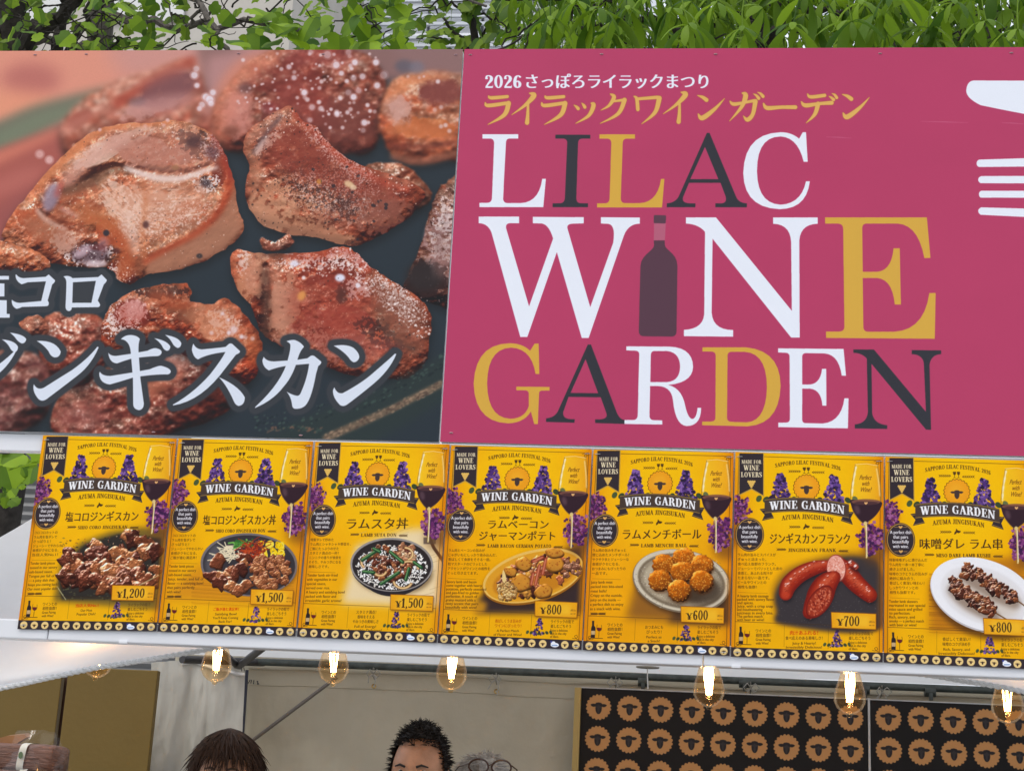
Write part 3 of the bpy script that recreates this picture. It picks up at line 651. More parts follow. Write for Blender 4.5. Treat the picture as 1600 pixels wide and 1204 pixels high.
    def rimtex(pts, w, n, seed, col1, col2):
        r = rng(seed); Q = cr(np.array(pts, float), 30)
        for j in range(n):
            q = Q[r.randint(len(Q))]; s = w*(r.rand()-.5)
            S(ell(q[0]+r.randn()*2, q[1]+s, 1+3*r.rand(), .8+1.2*r.rand(), 10, -.5), col1 if r.rand() < .6 else col2, .55, .7)
    rimtex([(400, 662), (470, 652), (560, 628), (650, 590), (710, 555)], 26, 170, 4, (78, 98, 88), (34, 44, 48))
    S(L([(510, 684), (560, 662), (610, 640), (650, 620), (690, 600), (740, 575)], [12, 12, 11, 11, 11, 10]), (124, 104, 84), .9, 2)
    rimtex([(510, 684), (560, 662), (610, 640), (650, 620), (690, 600), (740, 575)], 12, 200, 6, (166, 138, 112), (84, 66, 58))
    rimtex([(420, 672), (455, 668), (500, 672)], 8, 50, 7, (140, 100, 80), (70, 90, 80))
    # contrast and colour of the printed photograph
    c.a = np.clip((c.a-.42)*1.10+.395, 0.02, 1); lum = c.a.mean(2, keepdims=True); c.a = np.clip(lum+(c.a-lum)*np.array([1.0, 1.0, .97]), 0, 1)
    # glare mixed into the print colour as a faint grey veil; fine ink noise
    c.a = c.a*.955 + np.array([86, 84, 90])/255.*.045
    c.a *= (1+.05*(rng(1).rand(H, W, 1)-.5)).astype(np.float32)
    # --- lettering with its dark outline
    G1 = aff(140, 510, .1625); G2 = aff(380, 510, .1625); G3 = aff(0, 400, .21598)
    gl = [(G1, 'M180,250 Q200,285 260,282 L400,262 L560,232 Q610,205 640,208 Q695,220 695,248 Q690,280 650,285 Q560,285 400,310 Q330,330 265,355 Q190,350 180,250Z'),
          (G1, 'M100,433 Q120,475 200,475 L420,440 L580,410 Q660,375 690,377 Q785,400 782,435 Q775,465 730,460 Q600,460 420,490 Q260,540 195,557 Q95,545 93,450Z'),
          (G1, 'M302,122 Q340,80 400,82 Q460,85 485,120 Q470,160 472,240 L490,500 L523,740 Q520,800 475,803 Q425,795 420,750 L418,500 L398,260 Q390,130 302,122Z'),
          (G1, 'M620,112 Q740,130 778,190 Q775,235 742,233 Q715,225 700,190 Q670,140 620,112Z'),
          (G1, 'M725,80 Q860,100 884,160 Q880,205 848,206 Q815,195 795,155 Q770,110 725,80Z'),
          (G1, 'M1000,163 Q1020,215 1080,220 Q1250,205 1310,195 L1345,165 Q1362,158 1378,170 L1448,235 Q1455,255 1410,270 Q1380,310 1255,470 Q1050,720 805,758 L802,750 Q1000,640 1160,460 Q1270,320 1308,245 Q1130,265 1045,316 Q1000,300 985,225 Q988,190 1000,163Z'),
          (G1, 'M1243,485 Q1440,570 1495,680 Q1495,755 1435,763 Q1405,755 1390,720 Q1320,560 1243,485Z'),
          (G2, 'M200,290 Q225,335 300,335 L520,320 L620,305 L650,283 Q670,272 690,285 L752,335 Q762,355 725,380 Q715,420 705,450 Q660,700 600,760 Q560,795 500,790 Q475,785 472,750 Q465,680 420,625 Q480,660 525,665 Q545,662 555,640 Q620,500 637,358 L440,375 Q330,390 250,422 Q190,390 187,325Z'),
          (G2, 'M418,143 Q460,125 500,130 Q560,150 588,195 Q545,240 525,320 Q480,480 390,580 Q290,710 115,783 Q115,775 125,765 Q350,560 420,360 Q465,210 455,170 Q440,150 418,143Z'),
          (G2, 'M873,185 Q1000,165 1065,205 Q1130,260 1118,305 Q1100,345 1065,343 Q1040,335 1020,300 Q960,230 873,185Z'),
          (G2, 'M880,583 Q905,650 960,640 Q1150,540 1260,440 Q1390,330 1465,260 L1477,265 Q1420,410 1270,540 Q1150,640 1010,745 Q970,775 935,755 Q860,680 867,610Z'),
          (G3, 'M118,133 Q135,158 170,160 L330,150 L352,133 L398,175 Q400,190 378,205 L345,322 Q356,335 352,350 Q350,362 335,363 L160,368 Q125,385 115,380 Q80,360 85,315 Q110,340 150,338 L298,325 L332,183 L200,190 Q165,203 155,204 Q110,180 112,135Z'),
          (G3, 'M458,148 Q500,135 525,160 L710,152 L735,133 L773,172 Q775,185 752,205 L708,322 Q725,345 725,355 Q722,372 700,370 L520,372 Q518,398 497,398 Q475,395 474,365 Q480,250 480,190 Q478,160 458,148Z M528,190 L694,180 L662,338 L523,338Z'),
          (G3, 'M12,602 Q110,610 130,655 Q130,690 105,695 Q80,685 70,660 Q50,625 12,602Z'), (G3, 'M70,553 Q170,565 190,600 Q185,632 157,632 Q130,620 115,597 Q95,570 70,553Z'),
          (G3, 'M265,613 Q400,605 440,690 Q435,735 395,733 Q365,725 352,690 Q320,645 265,613Z'),
          (G3, 'M245,925 Q270,975 320,950 Q430,880 520,825 Q640,740 705,655 L715,660 Q660,790 560,865 Q450,950 350,1025 Q310,1060 280,1035 Q230,980 245,925Z'),
          (G3, 'M-345,925 Q-320,975 -270,950 Q-160,880 -70,825 Q30,760 105,685 L115,690 Q60,800 -30,865 Q-140,950 -240,1025 Q-280,1060 -310,1035 Q-360,980 -345,925Z'),
          (G3, 'M-270,615 Q-150,620 -120,675 Q-125,715 -160,715 Q-220,650 -270,615Z'), (G3, 'M-330,745 Q-210,750 -180,805 Q-185,845 -220,845 Q-280,780 -330,745Z')]
    allp = []
    for TT, d in gl: allp.append([TT(q) for q in svg(d)])
    salt = sans('塩', -26, 492, 84, width=76)
    allp.append(salt)
    for q in allp:
        for p in q[:1] if q is not salt else q: c.soft(thick(p, 23, True, 14), (52, 55, 60), .35, 1.5)
    for q in allp:
        for p in q[:1] if q is not salt else q: c.soft(thick(p, 19, True, 14)+[ccw(p)], (56, 59, 64), 1, .6)
    for q in allp: c.put(c.mask(q, rule='eo' if q is not salt else 'nz', dx=0 if q is not salt else 3.5*k), (222, 229, 240))
    return c.done()

# ---------------------------------------------------------------- print of the red sign
def paint_red_banner():
    K = 1250.; X0, X1 = SEAM_X, RED_X1
    def T(p):
        q = wall_xz(np.asarray(p, float)); return np.stack([(q[:, 0]-X0)*K, (BAN_Z1-q[:, 1])*K], 1)
    W, H = int((X1-X0)*K), int((BAN_Z1-BAN_Z0)*K)
    RED, WH, GO, DK = (186, 52, 96), (238, 242, 250), (219, 170, 58), (38, 38, 46)
    c = Canvas(W, H, T, RED)
    yy, xx = np.mgrid[0:H, 0:W].astype(np.float32)
    c.a *= (1+.035*(fbm(xx*.006, yy*.006, 3, 3)-.5))[..., None]
    LI = aff(740, 200, .3375); WI = aff(740, 330, .225); NE = aff(1050, 330, .26875); GA = aff(730, 530, .2375); DE = aff(1080, 530, .25); KF = aff(1480, 100, .21583)
    for tr, col, d in [
        (LI, WH, 'M38,30 L204,30 L204,50 L165,50 Q147,50 147,72 L134,325 Q134,348 155,348 L215,348 Q300,345 315,236 L332,236 L320,367 L24,367 L24,347 L58,347 Q80,347 82,325 L92,72 Q92,50 72,50 L38,50Z'),
        (LI, DK, 'M376,32 L538,32 L538,50 L502,50 Q482,50 481,70 L473,325 Q473,349 495,349 L527,349 L527,367 L363,367 L363,349 L395,349 Q418,349 420,325 L431,70 Q431,50 410,50 L376,50Z'),
        (LI, GO, 'M580,30 L745,30 L745,50 L708,50 Q688,50 688,72 L679,325 Q679,348 700,348 L765,348 Q850,345 865,236 L881,236 L870,368 L569,368 L569,349 L605,349 Q626,349 627,325 L635,72 Q635,50 615,50 L580,50Z'),
        (LI, DK, 'M1078,23 L1090,23 L1213,318 Q1224,347 1263,349 L1263,367 L1117,367 L1117,349 L1145,349 Q1172,347 1165,318 L1141,254 L995,254 L968,318 Q958,347 998,349 L1025,349 L1024,367 L892,367 L892,349 Q930,347 947,318Z M1069,88 L1131,237 L1001,237Z'),
        (LI, WH, 'M1522,20 L1537,20 L1545,157 L1526,157 Q1500,45 1420,40 Q1310,40 1310,200 Q1312,350 1420,355 Q1515,350 1537,247 L1555,247 Q1540,375 1415,376 Q1250,370 1246,210 Q1250,25 1420,20 Q1470,20 1505,50Z'),
        (WI, WH, 'M31,38 L312,38 L312,84 L250,84 Q215,86 222,120 L381,660 L548,190 Q520,95 470,86 L407,84 L407,40 L761,42 L761,85 L690,87 Q640,88 648,120 L806,665 L965,220 Q985,95 930,88 L880,86 L880,42 L1151,44 L1151,87 Q1070,88 1040,170 L795,880 L747,880 L574,285 L369,873 L320,873 L120,150 Q95,85 31,84Z'),
        (WI, (184, 92, 118), 'M1250,84 L1331,84 L1325,202 L1248,202Z'),
        (WI, (88, 52, 68), 'M1256,27 L1324,28 Q1333,28 1333,38 L1331,78 Q1330,85 1322,85 L1256,84 Q1247,84 1247,76 L1248,36 Q1248,27 1256,27Z'),
        (WI, (84, 48, 64), 'M1247,203 L1324,203 L1325,235 C1325,270 1412,290 1412,380 L1406,830 Q1406,870 1370,870 L1180,868 Q1143,868 1143,830 L1155,380 C1158,300 1250,275 1250,235Z'),
        (NE, WH, 'M78,36 L253,36 L694,578 L690,180 Q685,75 585,73 L585,36 L845,36 L845,73 Q745,75 738,170 L740,734 L690,734 L233,160 L228,590 Q235,690 353,690 L353,729 L66,726 L66,689 Q175,685 184,600 L189,120 Q150,75 78,72Z'),
        (NE, GO, 'M888,36 L1480,36 L1501,272 L1465,272 Q1430,80 1310,72 L1130,72 Q1104,72 1104,100 L1107,352 L1190,352 Q1275,345 1286,215 L1322,215 L1329,542 L1293,542 Q1280,395 1190,388 L1107,388 L1110,670 Q1110,700 1140,700 L1290,700 Q1465,690 1494,475 L1531,475 L1526,741 L893,736 L893,699 L965,699 Q1000,699 1000,670 L993,105 Q993,72 960,72 L888,72Z'),
        (GA, GO, 'M440,28 L466,28 L471,228 L446,228 Q420,60 285,55 Q130,60 127,290 Q130,515 280,522 Q375,520 401,440 L401,355 Q398,335 375,335 L319,335 L319,311 L538,313 L538,337 L492,337 Q470,337 469,355 L461,557 L437,557 L415,475 Q370,550 265,552 Q45,545 38,290 Q50,30 275,26 Q360,26 410,75Z'),
        (GA, DK, 'M790,34 L810,34 L980,480 Q1000,528 1032,530 L1032,556 L838,550 L838,526 L870,526 Q925,522 912,485 L875,381 L663,378 L627,480 Q625,520 670,524 L704,525 L702,548 L515,543 L515,519 Q570,515 592,475Z M775,130 L858,354 L676,352Z'),
        (GA, WH, 'M1043,46 L1330,48 Q1480,55 1483,180 Q1480,285 1320,300 Q1410,320 1432,440 Q1450,520 1478,523 Q1505,520 1512,450 L1536,450 Q1535,570 1440,570 Q1365,565 1350,400 Q1340,310 1250,307 L1200,307 L1196,500 Q1196,530 1225,531 L1280,532 L1280,560 L1031,556 L1031,530 L1090,530 Q1115,528 1118,500 L1128,100 Q1128,75 1100,75 L1043,73Z M1230,77 L1310,77 Q1395,85 1397,180 Q1395,275 1310,281 L1201,281 L1205,105 Q1205,77 1230,77Z'),
        (DE, GO, 'M67,50 L340,50 Q555,70 556,290 Q550,530 350,543 L65,536 L65,513 L115,513 Q148,513 148,490 L150,105 Q150,76 120,76 L67,76Z M250,78 L330,78 Q470,85 470,300 Q465,510 345,518 L250,515 Q221,513 221,490 L224,105 Q224,78 250,78Z'),
        (DE, WH, 'M540,56 L950,60 L965,227 L938,227 Q920,95 830,88 L715,86 Q691,86 691,110 L691,282 L740,282 Q805,275 815,184 L841,184 L843,414 L817,414 Q810,315 740,308 L691,308 L691,500 Q691,523 715,523 L820,525 Q935,515 955,368 L981,368 L977,556 L541,548 L541,520 L585,520 Q614,520 614,495 L612,110 Q612,84 585,84 L540,82Z'),
        (DE, DK, 'M1011,63 L1140,64 L1465,453 L1452,150 Q1445,95 1376,92 L1376,67 L1560,69 L1560,92 Q1495,95 1487,160 L1497,565 L1465,563 L1124,152 L1128,460 Q1140,530 1223,536 L1222,559 L1020,556 L1020,531 Q1095,525 1102,455 L1095,120 Q1065,85 1011,84Z'),
        (KF, WH, 'M190,121 L1500,126 L2600,126 Q2680,160 2600,250 L1700,250 Q1500,250 1350,470 Q900,440 240,300 Q135,250 135,195 Q140,125 190,121Z'),
        (KF, WH, 'M230,693 L900,672 Q1200,672 1330,850 L2600,840 Q2680,900 2600,950 L1330,940 Q1200,1125 900,1125 L240,1092 Q222,1080 222,1064 Q222,1048 245,1038 L900,1056 L1000,1030 L900,970 L240,968 Q227,960 227,943 Q227,925 245,918 L900,918 L1000,890 L900,866 L240,864 Q222,855 222,838 Q222,820 245,812 L900,810 L1000,780 L900,740 L228,747 Q210,740 210,720 Q212,700 230,693Z')]:
        c.put(c.mask(svg(d), lambda p, tr=tr: T(tr(p)), 'eo'), col)
    R4 = aff(745, 105, .2); R5 = aff(1050, 105, .2)
    ra = lambda dx: [([(88+dx, 228), (110+dx, 242), (235+dx, 232)], [10, 26, 24]), ([(62+dx, 280), (85+dx, 302), (238+dx, 282)], [10, 28, 26]), ([(244+dx, 284), (210+dx, 375), (82+dx, 450)], [38, 32, 4])]
    ii = lambda dx, dy=0: [([(408+dx, 206+dy), (442+dx, 224+dy), (372+dx, 300+dy), (268+dx, 374+dy)], [10, 40, 24, 4]), ([(396+dx, 288+dy), (393+dx, 380+dy), (388+dx, 436+dy)], [18, 25, 34])]
    nn = lambda dx, dy: [([(195+dx, 222+dy), (235+dx, 236+dy), (266+dx, 258+dy)], [5, 24, 32]), ([(202+dx, 368+dy), (234+dx, 398+dy), (330+dx, 328+dy), (407+dx, 246+dy)], [10, 38, 26, 4])]
    tl = [(R4, s) for s in ra(0)+ii(0)+ra(441)+[([(755, 298), (775, 312), (788, 326)], [5, 20, 26]), ([(815, 282), (830, 298), (840, 314)], [5, 20, 26]), ([(892, 284), (908, 300), (870, 380), (768, 441)], [14, 34, 26, 4]),
          ([(1040, 212), (1068, 236), (1030, 300), (965, 338)], [10, 32, 22, 4]), ([(1065, 268), (1150, 257)], [16, 22]), ([(1150, 258), (1100, 365), (960, 441)], [36, 28, 4]),
          ([(1225, 230), (1246, 250), (1254, 332)], [10, 26, 28]), ([(1248, 250), (1410, 237)], [22, 26]), ([(1422, 244), (1388, 355), (1284, 444)], [38, 30, 4])]]
    tl += [(R5, s) for s in ii(-340, -8)+nn(0, 0)+nn(1132, -8)+[([(545, 204), (572, 222), (540, 312), (446, 422)], [10, 38, 28, 4]), ([(450, 268), (478, 290), (560, 278), (642, 262)], [10, 28, 20, 24]), ([(648, 268), (628, 368), (586, 412), (554, 382)], [36, 30, 32, 5]),
          ([(632, 210), (655, 222), (674, 245)], [4, 18, 26]), ([(664, 197), (688, 208), (708, 230)], [4, 18, 26]), ([(712, 286), (740, 320), (850, 314), (962, 314)], [12, 32, 26, 30]),
          ([(1056, 212), (1082, 234), (1190, 222)], [10, 26, 26]), ([(1008, 272), (1040, 300), (1150, 286), (1245, 280)], [10, 32, 24, 32]), ([(1138, 288), (1112, 370), (1045, 437)], [36, 28, 4]),
          ([(1222, 228), (1242, 240), (1260, 256)], [4, 18, 24]), ([(1246, 207), (1268, 218), (1284, 240)], [4, 18, 24])]]
    for tr, (pts, w) in tl:
        b = [tr(q) for q in brush(pts, w)]
        c.put(c.mask([tr(q) for q in brush(pts, np.array(w)+7.)], rule='or'), (176, 92, 52), .8)
    for tr, (pts, w) in tl: c.put(c.mask([tr(q) for q in brush(pts, w)], rule='or'), (228, 178, 88))
    c.put(c.mask(serif('2026', 785.5, 138, 20, width=58), rule='nz', dx=.9), WH)
    c.put(c.mask(sans('さっぽろライラックまつり', 963.5, 137, 25, width=284), rule='nz', dx=1.5), WH)
    for x0, x1, y in ((1438, 1512, 190), (1565, 1600, 192), (1290, 1330, 214)): c.soft([T(q) for q in thick([(x0, y), ((x0+x1)/2, y+.8), (x1, y+2)], [.4, 1.1, .4])], (222, 150, 172), .45, .5, lambda p: p)
    c.a *= (1+.02*(rng(2).rand(H, W, 1)-.5)).astype(np.float32)
    return c.done()
# ---------------------------------------------------------------- print of the menu posters
PW, PH = .296, .419                                # paper size in metres
POSTER_PX = [((67, 679.5), (276, 684.5), (244, 985.5), (26.5, 982)), ((279, 684.5), (489.5, 689.5), (461.5, 993.5), (246, 986)),
             ((492.5, 689.5), (702.5, 693.5), (682, 1003.5), (464, 994)), ((705, 695), (925, 701.5), (908.5, 1014.5), (684, 1004)),
             ((927.5, 701.5), (1146.5, 706.5), (1140, 1024), (910.5, 1015)), ((1149, 705.5), (1381, 713), (1379, 1034), (1142, 1025)),
             ((1383.5, 712.5), (1615, 719.5), (1618, 1045), (1381, 1034))]
POSTERS = [
 dict(jp=['塩コロジンギスカン'], en='SHIO CORO JINGISUKAN', yen='¥1,200', mid=['当店人気No.1', 'Our Most', 'Popular Dish!'], red=1, bg=(246, 173, 18),
      jt=['コロコロカットの', 'ラム肉を塩ダレで', 'さっぱりと！', 'ジューシーでやわらかい', '食感がクセになる、', '当店人気No.1！'], et=['Tender lamb pieces', 'tossed in our savory', 'salt-based sauce.', 'Tongue per full of flavor', '— a juicy dish that', 'keeps you coming back!', 'Our most popular dish!']),
 dict(jp=['塩コロジンギスカン丼'], en='SHIO CORO JINGISUKAN DON', yen='¥1,500', mid=['ご飯が進む満足丼！', 'Satisfying Bowl', 'You’ll Keep Coming', 'Back For!'], red=1, bg=(245, 171, 18),
      jt=['コロコロカットの', 'ラム肉を塩ダレで', 'さっぱりと！', 'ジューシーでやわらかい', '食感がクセになる、', 'ご飯が進む満足丼！'], et=['Tender lamb pieces', 'tossed in our savory', 'salt-based sauce.', 'Juicy, tender, and full of', 'flavor — a satisfying bowl', 'that pairs perfectly', 'with wine!']),
 dict(jp=['ラムスタ丼'], en='LAMB SUTA DON', yen='¥1,500', mid=['スタミナ満点！', '香味をそえる', 'やみつきの美味しさ', 'Full of Energy!', 'Irresistibly Delicious!'], red=0, bg=(245, 167, 20),
      jt=['特製タレで炒めた', 'ラム肉とシャキシャキ野菜を、', 'ご飯にたっぷりのせた', 'スタミナ満点の一杯！', 'ニンニクの香りが食欲を', 'そそり、やみつきになる', '美味しさです。'], et=['Tender lamb stir-fried', 'with vegetables in our', 'special sauce,', 'served over rice.', 'A hearty and satisfying bowl', 'packed with flavor and', 'irresistible garlic aroma!']),
 dict(jp=['ラムベーコン', 'ジャーマンポテト'], en='LAMB BACON GERMAN POTATO', yen='¥800', mid=['香ばしくうま旨みが', 'ワインにぴったり！', 'A Perfect Match', 'of Flavor and Wine!'], red=1, bg=(246, 165, 16),
      jt=['ラム肉とベーコンの旨みが', 'じゃがいもにしっかり染み込んだ、', '香ばしくて食欲をそそる一皿。', '粒マスタードのピリッとした', 'アクセントがワインとの相性を', 'ぐっと引き立てます。'], et=['Savory lamb and bacon', 'come together with hearty', 'potatoes, perfectly seasoned', 'and pan-fried to golden', 'perfection. A touch of', 'grainy mustard adds a', 'zesty accent that pairs', 'beautifully with wine!']),
 dict(jp=['ラムメンチボール'], en='LAMB MENCHI BALL', yen='¥600', mid=['おつまみにも', 'ぴったり！', 'Perfect as', 'a Snack!'], red=0, bg=(246, 163, 20),
      jt=['ラム肉の旨みをぎゅっと', '閉じ込めたメンチボール！', 'サクサク衣とジューシーな', '食感がクセになる、', 'おつまみにもぴったりの', '一品です。'], et=['Juicy lamb meat', 'packed into bite-sized', 'meat balls!', 'Crispy on the outside,', 'juicy on the inside —', 'a perfect dish to enjoy', 'as a snack with wine.']),
 dict(jp=['ジンギスカンフランク'], en='JINGISUKAN FRANK', yen='¥700', mid=['肉汁あふれる！', '食べ応えのある美味しさ！', 'Juicy & Hearty!', 'Irresistibly Delicious!'], red=2, bg=(246, 169, 16),
      jt=['ラム肉の旨みとスパイスが', 'ぎゅっと詰まった、', '食べ応え抜群のフランク。', 'ジューシーでパリッとした皮の', '食感と、あふれる肉汁が', 'たまらない一品です。', 'ビールやワインとの', '相性も抜群！'], et=['A hearty lamb sausage', 'packed with savory flavor', 'and spices.', 'Juicy, with a crisp snap', 'and mouthwatering', 'juiciness in every bite.', 'The perfect match', 'with beer or wine!']),
 dict(jp=['味噌ダレ ラム串'], en='MISO DARE LAMB KUSHI', yen='¥800', mid=['香ばしくて奥深い！', '味噌のコクが決め手', 'Rich, Savory, and', 'Irresistibly Delicious!'], red=0, bg=(246, 171, 12),
      jt=['特製味噌ダレに漬け込んだ', 'ラム肉を一本一本丁寧に', '焼き上げました。', '味噌のコクとラムの旨みが', '絶妙に絡み合う、', '香ばしく奥深い味わい！', 'しっかりワインとの', '相性も抜群です。'], et=['Tender lamb skewers', 'marinated in our special', 'miso sauce and grilled', 'to perfection.', 'Rich, savory, and', 'smoky — a perfect match', 'with beer or wine!'])]
P6 = hom([(28, 18), (847, 42), (842, 1187), (4, 1155)], [(0, 0), (296, 0), (296, 419), (0, 419)])   # layout drawn in the pixels of one enlarged poster
def paint_poster(i):
    D = POSTERS[i]; K = 1.8
    q = POSTER_PX[i]; Hm = hom(q, [(0, 0), (296, 0), (296, 419), (0, 419)])
    mm = lambda p: np.asarray(p, float)*K
    T = lambda p: P6(p)*K
    c = Canvas(int(296*K), int(419*K), T, D['bg'])
    H, W = c.h, c.w
    yy, xx = np.mgrid[0:H, 0:W].astype(np.float32)
    INK, CREAM, BLK = (66, 44, 22), (240, 220, 176), (50, 42, 46)
    n = fbm(xx*.012, yy*.012, 40+i, 3)
    c.a *= (1+.10*(n-.5))[..., None]
    c.soft(ell(430, 260, 300, 330), (254, 194, 20), .75, 60)
    c.soft(np.array([(0, 0), (60, 0), (60, 1200), (0, 1200)], float), (224, 126, 12), .6, 26); c.soft(np.array([(790, 0), (880, 0), (880, 1200), (790, 1200)], float), (224, 126, 12), .6, 26)
    c.soft(np.array([(0, 900), (850, 920), (850, 1200), (0, 1200)], float), (228, 150, 20) if i == 4 else (238, 172, 24), .5, 30)
    # ---- the dish
    DISH[i](c, lambda ox, oy, s: (lambda p: Hm(np.asarray(p, float)*s+[ox, oy])*K), mm, K)
    for x0, x1 in ((-40, 26), (826, 900)): c.soft(np.array([(x0, 0), (x1, 0), (x1, 1200), (x0, 1200)], float), (204, 104, 10), .6, 9)
    # ---- frame lines
    f = lambda x0, y0, x1, y1, w=1.1, col=INK, al=.8: c.soft([mm(p) for p in thick([(x0, y0), (x1, y1)], w)], col, al, 0, lambda p: p)
    for x in (7, 289): f(x, 8, x, 400)
    f(7, 8, 289, 8); f(7, 349, 289, 349, .9); f(104, 352, 104, 396, .6, al=.6); f(190, 352, 190, 396, .6, al=.6)
    for x, y, sx, sy in ((7, 8, 1, 1), (289, 8, -1, 1), (7, 399, 1, -1), (289, 399, -1, -1)):
        c.soft([mm(p) for p in thick(cr([(x, y), (x+5*sx, y+2*sy), (x+9*sx, y+7*sy), (x+5*sx, y+9*sy), (x+3*sx, y+5*sy), (x+8*sx, y+2*sy), (x+13*sx, y+3*sy)], 5), .9)], INK, .85, 0, lambda p: p)
    # ---- lilac bunches at the sides
    def lilac(cx, cy, w, h, n, seed, cone=True, TT=T, leaves=True):
        r = rng(seed)
        if leaves:
            for a in range(7):
                x = cx+(a-3)*w*.34; y = cy+h*.42+abs(a-3)*-h*.03
                c.soft(ell(x, y, w*.17, h*.09, 14, (a-3)*.35), (44, 62, 44) if a % 2 else (58, 78, 50), .95, .5, TT)
        if not cone: c.soft(ell(cx, cy, w*.34, h*.36), (66, 34, 56), .85, 9, TT)
        for j in range(n):
            t = r.rand()
            if cone: y = cy-h/2+h*t; x = cx+(r.rand()-.5)*w*(.25+.9*t)
            else:
                a = r.rand()*2*pi; q = sqrt(r.rand())*(.72+.42*abs(sin(a*3.5+seed))); x = cx+q*cos(a)*w/2; y = cy+q*sin(a)*h/2
            cols = [(52, 34, 76), (74, 46, 108), (92, 62, 130), (130, 92, 160), (40, 28, 54)] if cone else [(72, 30, 76), (98, 38, 92), (122, 56, 112), (158, 92, 138), (56, 28, 66)]
            s = w*(.075 if cone else .058)*(.6+.6*r.rand())
            c.soft([ell(x+s*.6*cos(k*1.57+j), y+s*.6*sin(k*1.57+j), s*.62, n=8) for k in range(4)], cols[r.randint(5)], .95, .3, TT)
    c.soft(ell(20, 480, 60, 70), (104, 58, 28), .7, 16); c.soft(ell(800, 580, 66, 70), (104, 62, 28), .7, 16)
    lilac(50, 345, 120, 160, 170, i*7+1, False, leaves=False); lilac(775, 500, 140, 185, 190, i*7+2, False, leaves=False)
    # ---- black ribbon
    c.fill(svg('M46,26 L187,26 L187,270 L118,230 L46,266Z'), (196, 150, 60), 1, 0, rule='nz')
    c.fill(svg('M51,26 L182,26 L182,260 L118,222 L51,257Z'), BLK, 1, 0, rule='nz')
    for t, y, h, w in (('MADE FOR', 84, 21, 108), ('WINE', 121, 29, 88), ('LOVERS', 159, 28, 116)): c.fill(serif(t, 117, y, h, w), CREAM, 1, 0, rule='nz', dx=.25)
    c.fill([ell(117+x*11, 184+y*10, 6.5) for y in range(4) for x in np.arange(-(3-y)/2, (3-y)/2+.1)], (226, 178, 92), 1)
    # ---- head of the poster
    arc = lambda t: 34*t*t*.9+10*t
    c.fill(serif('SAPPORO LILAC FESTIVAL 2026', 428, 87, 22, 362, arc=lambda t: 26*t*t+8*t), INK, .95, rule='nz', dx=.1)
    def sprig(x0, x1, y, d=1):
        n = 6
        for k in range(n):
            x = x0+(x1-x0)*k/n
            for s in (-1, 1): c.soft(thick([(x, y+s*7), (x+d*9, y)], [1.5, 5]), INK, .85)
    sprig(322, 388, 126); sprig(520, 452, 131, -1)
    for x, s in ((409, 1), (431, -1)):
        c.fill(svg('M%f,103 L%f,103 Q%f,124 %f,122 Q%f,122 %f,103Z' % (x-9, x+9, x+8, x, x-8, x-9)), INK, .9, rule='nz'); c.soft(thick([(x, 120), (x, 136)], 2.5)+thick([(x-6, 136), (x+6, 136)], 2.5), INK, .9)
    lilac(277, 225, 116, 165, 150, i*7+3); lilac(570, 228, 116, 165, 150, i*7+4)
    c.fill(scallop(421, 216, 73, 22, .06), (120, 74, 20), 1); c.fill(scallop(421, 216, 69, 22, .06), (240, 152, 36), 1); c.soft(ell(415, 205, 40, 40), (250, 178, 56), .5, 10)
    c.fill(SHEEP*.62+[421, 222], (66, 52, 48), 1)
    # ---- curved name band
    bx = np.linspace(190, 655, 20); top = lambda x: 291-((x-190)/465)*(1-(x-190)/465)*4*22+((x-190)/465)*26
    c.fill(np.array([(163, 338), (214, 330), (242, 388), (176, 403), (190, 370)], float), BLK, 1); c.fill(np.array([(682, 353), (632, 352), (610, 402), (676, 424), (664, 388)], float), BLK, 1)
    c.soft(thick([(172, 344), (212, 338)], 2.5)+thick([(184, 396), (238, 383)], 2.5)+thick([(672, 360), (634, 358)], 2.5)+thick([(668, 416), (612, 396)], 2.5), (206, 160, 70), .8)
    band = np.concatenate([np.stack([bx, top(bx)-8], 1), np.stack([bx, top(bx)+72], 1)[::-1]])
    c.fill(band, (70, 56, 48), 1); c.soft([p for e in (-4, 68) for p in thick(np.stack([bx, top(bx)+e], 1), 2.2)], (206, 160, 70), .85)
    ctr = lambda t: top(422+t*205)-top(422)
    c.fill([q+[2, 3] for q in serif('WINE GARDEN', 424, top(422)+57, 47, 414, arc=ctr)], (20, 18, 24), .8, rule='nz')
    c.fill(serif('WINE GARDEN', 424, top(422)+56, 47, 414, arc=ctr), (246, 244, 244), 1, rule='nz', dx=.55)
    c.fill(serif('AZUMA JINGISUKAN', 427, 397, 26, 286, arc=lambda t: 14*t*t+6*t-4), INK, .95, rule='nz', dx=.15)
    sprig(326, 386, 437); sprig(518, 454, 441, -1)
    c.fill(svg('M404,441 L412,430 L414,418 L424,428 L440,432 L436,440 L426,444 L418,440 L412,448 L404,452Z'), INK, .95, rule='nz')
    # ---- names of the dish
    J = D['jp']
    if len(J) == 1:
        nn_ = len(J[0].replace(' ', '')); w = min(440, nn_*60) if nn_ > 5 else 370
        if i in (4,): w = 452
        if i == 6: w = 455
        for sft in (-.0,): c.put(c.mask(sans(J[0], 440, 527, 64 if nn_ > 5 else 70, width=w), rule='nz', dx=.75), INK)
        c.fill(serif(D['en'], 452, 576, 19, min(300, len(D['en'])*16.5)), INK, .95, rule='nz', dx=.15)
        e = min(300, len(D['en'])*16.5)/2; sprig(452-e-64, 452-e-14, 563); sprig(452+e+68, 452+e+18, 571, -1)
    else:
        c.put(c.mask(sans(J[0], 440, 496, 56, width=350), rule='nz', dx=.75), INK); c.put(c.mask(sans(J[1], 436, 562, 58, width=440), rule='nz', dx=.75), INK)
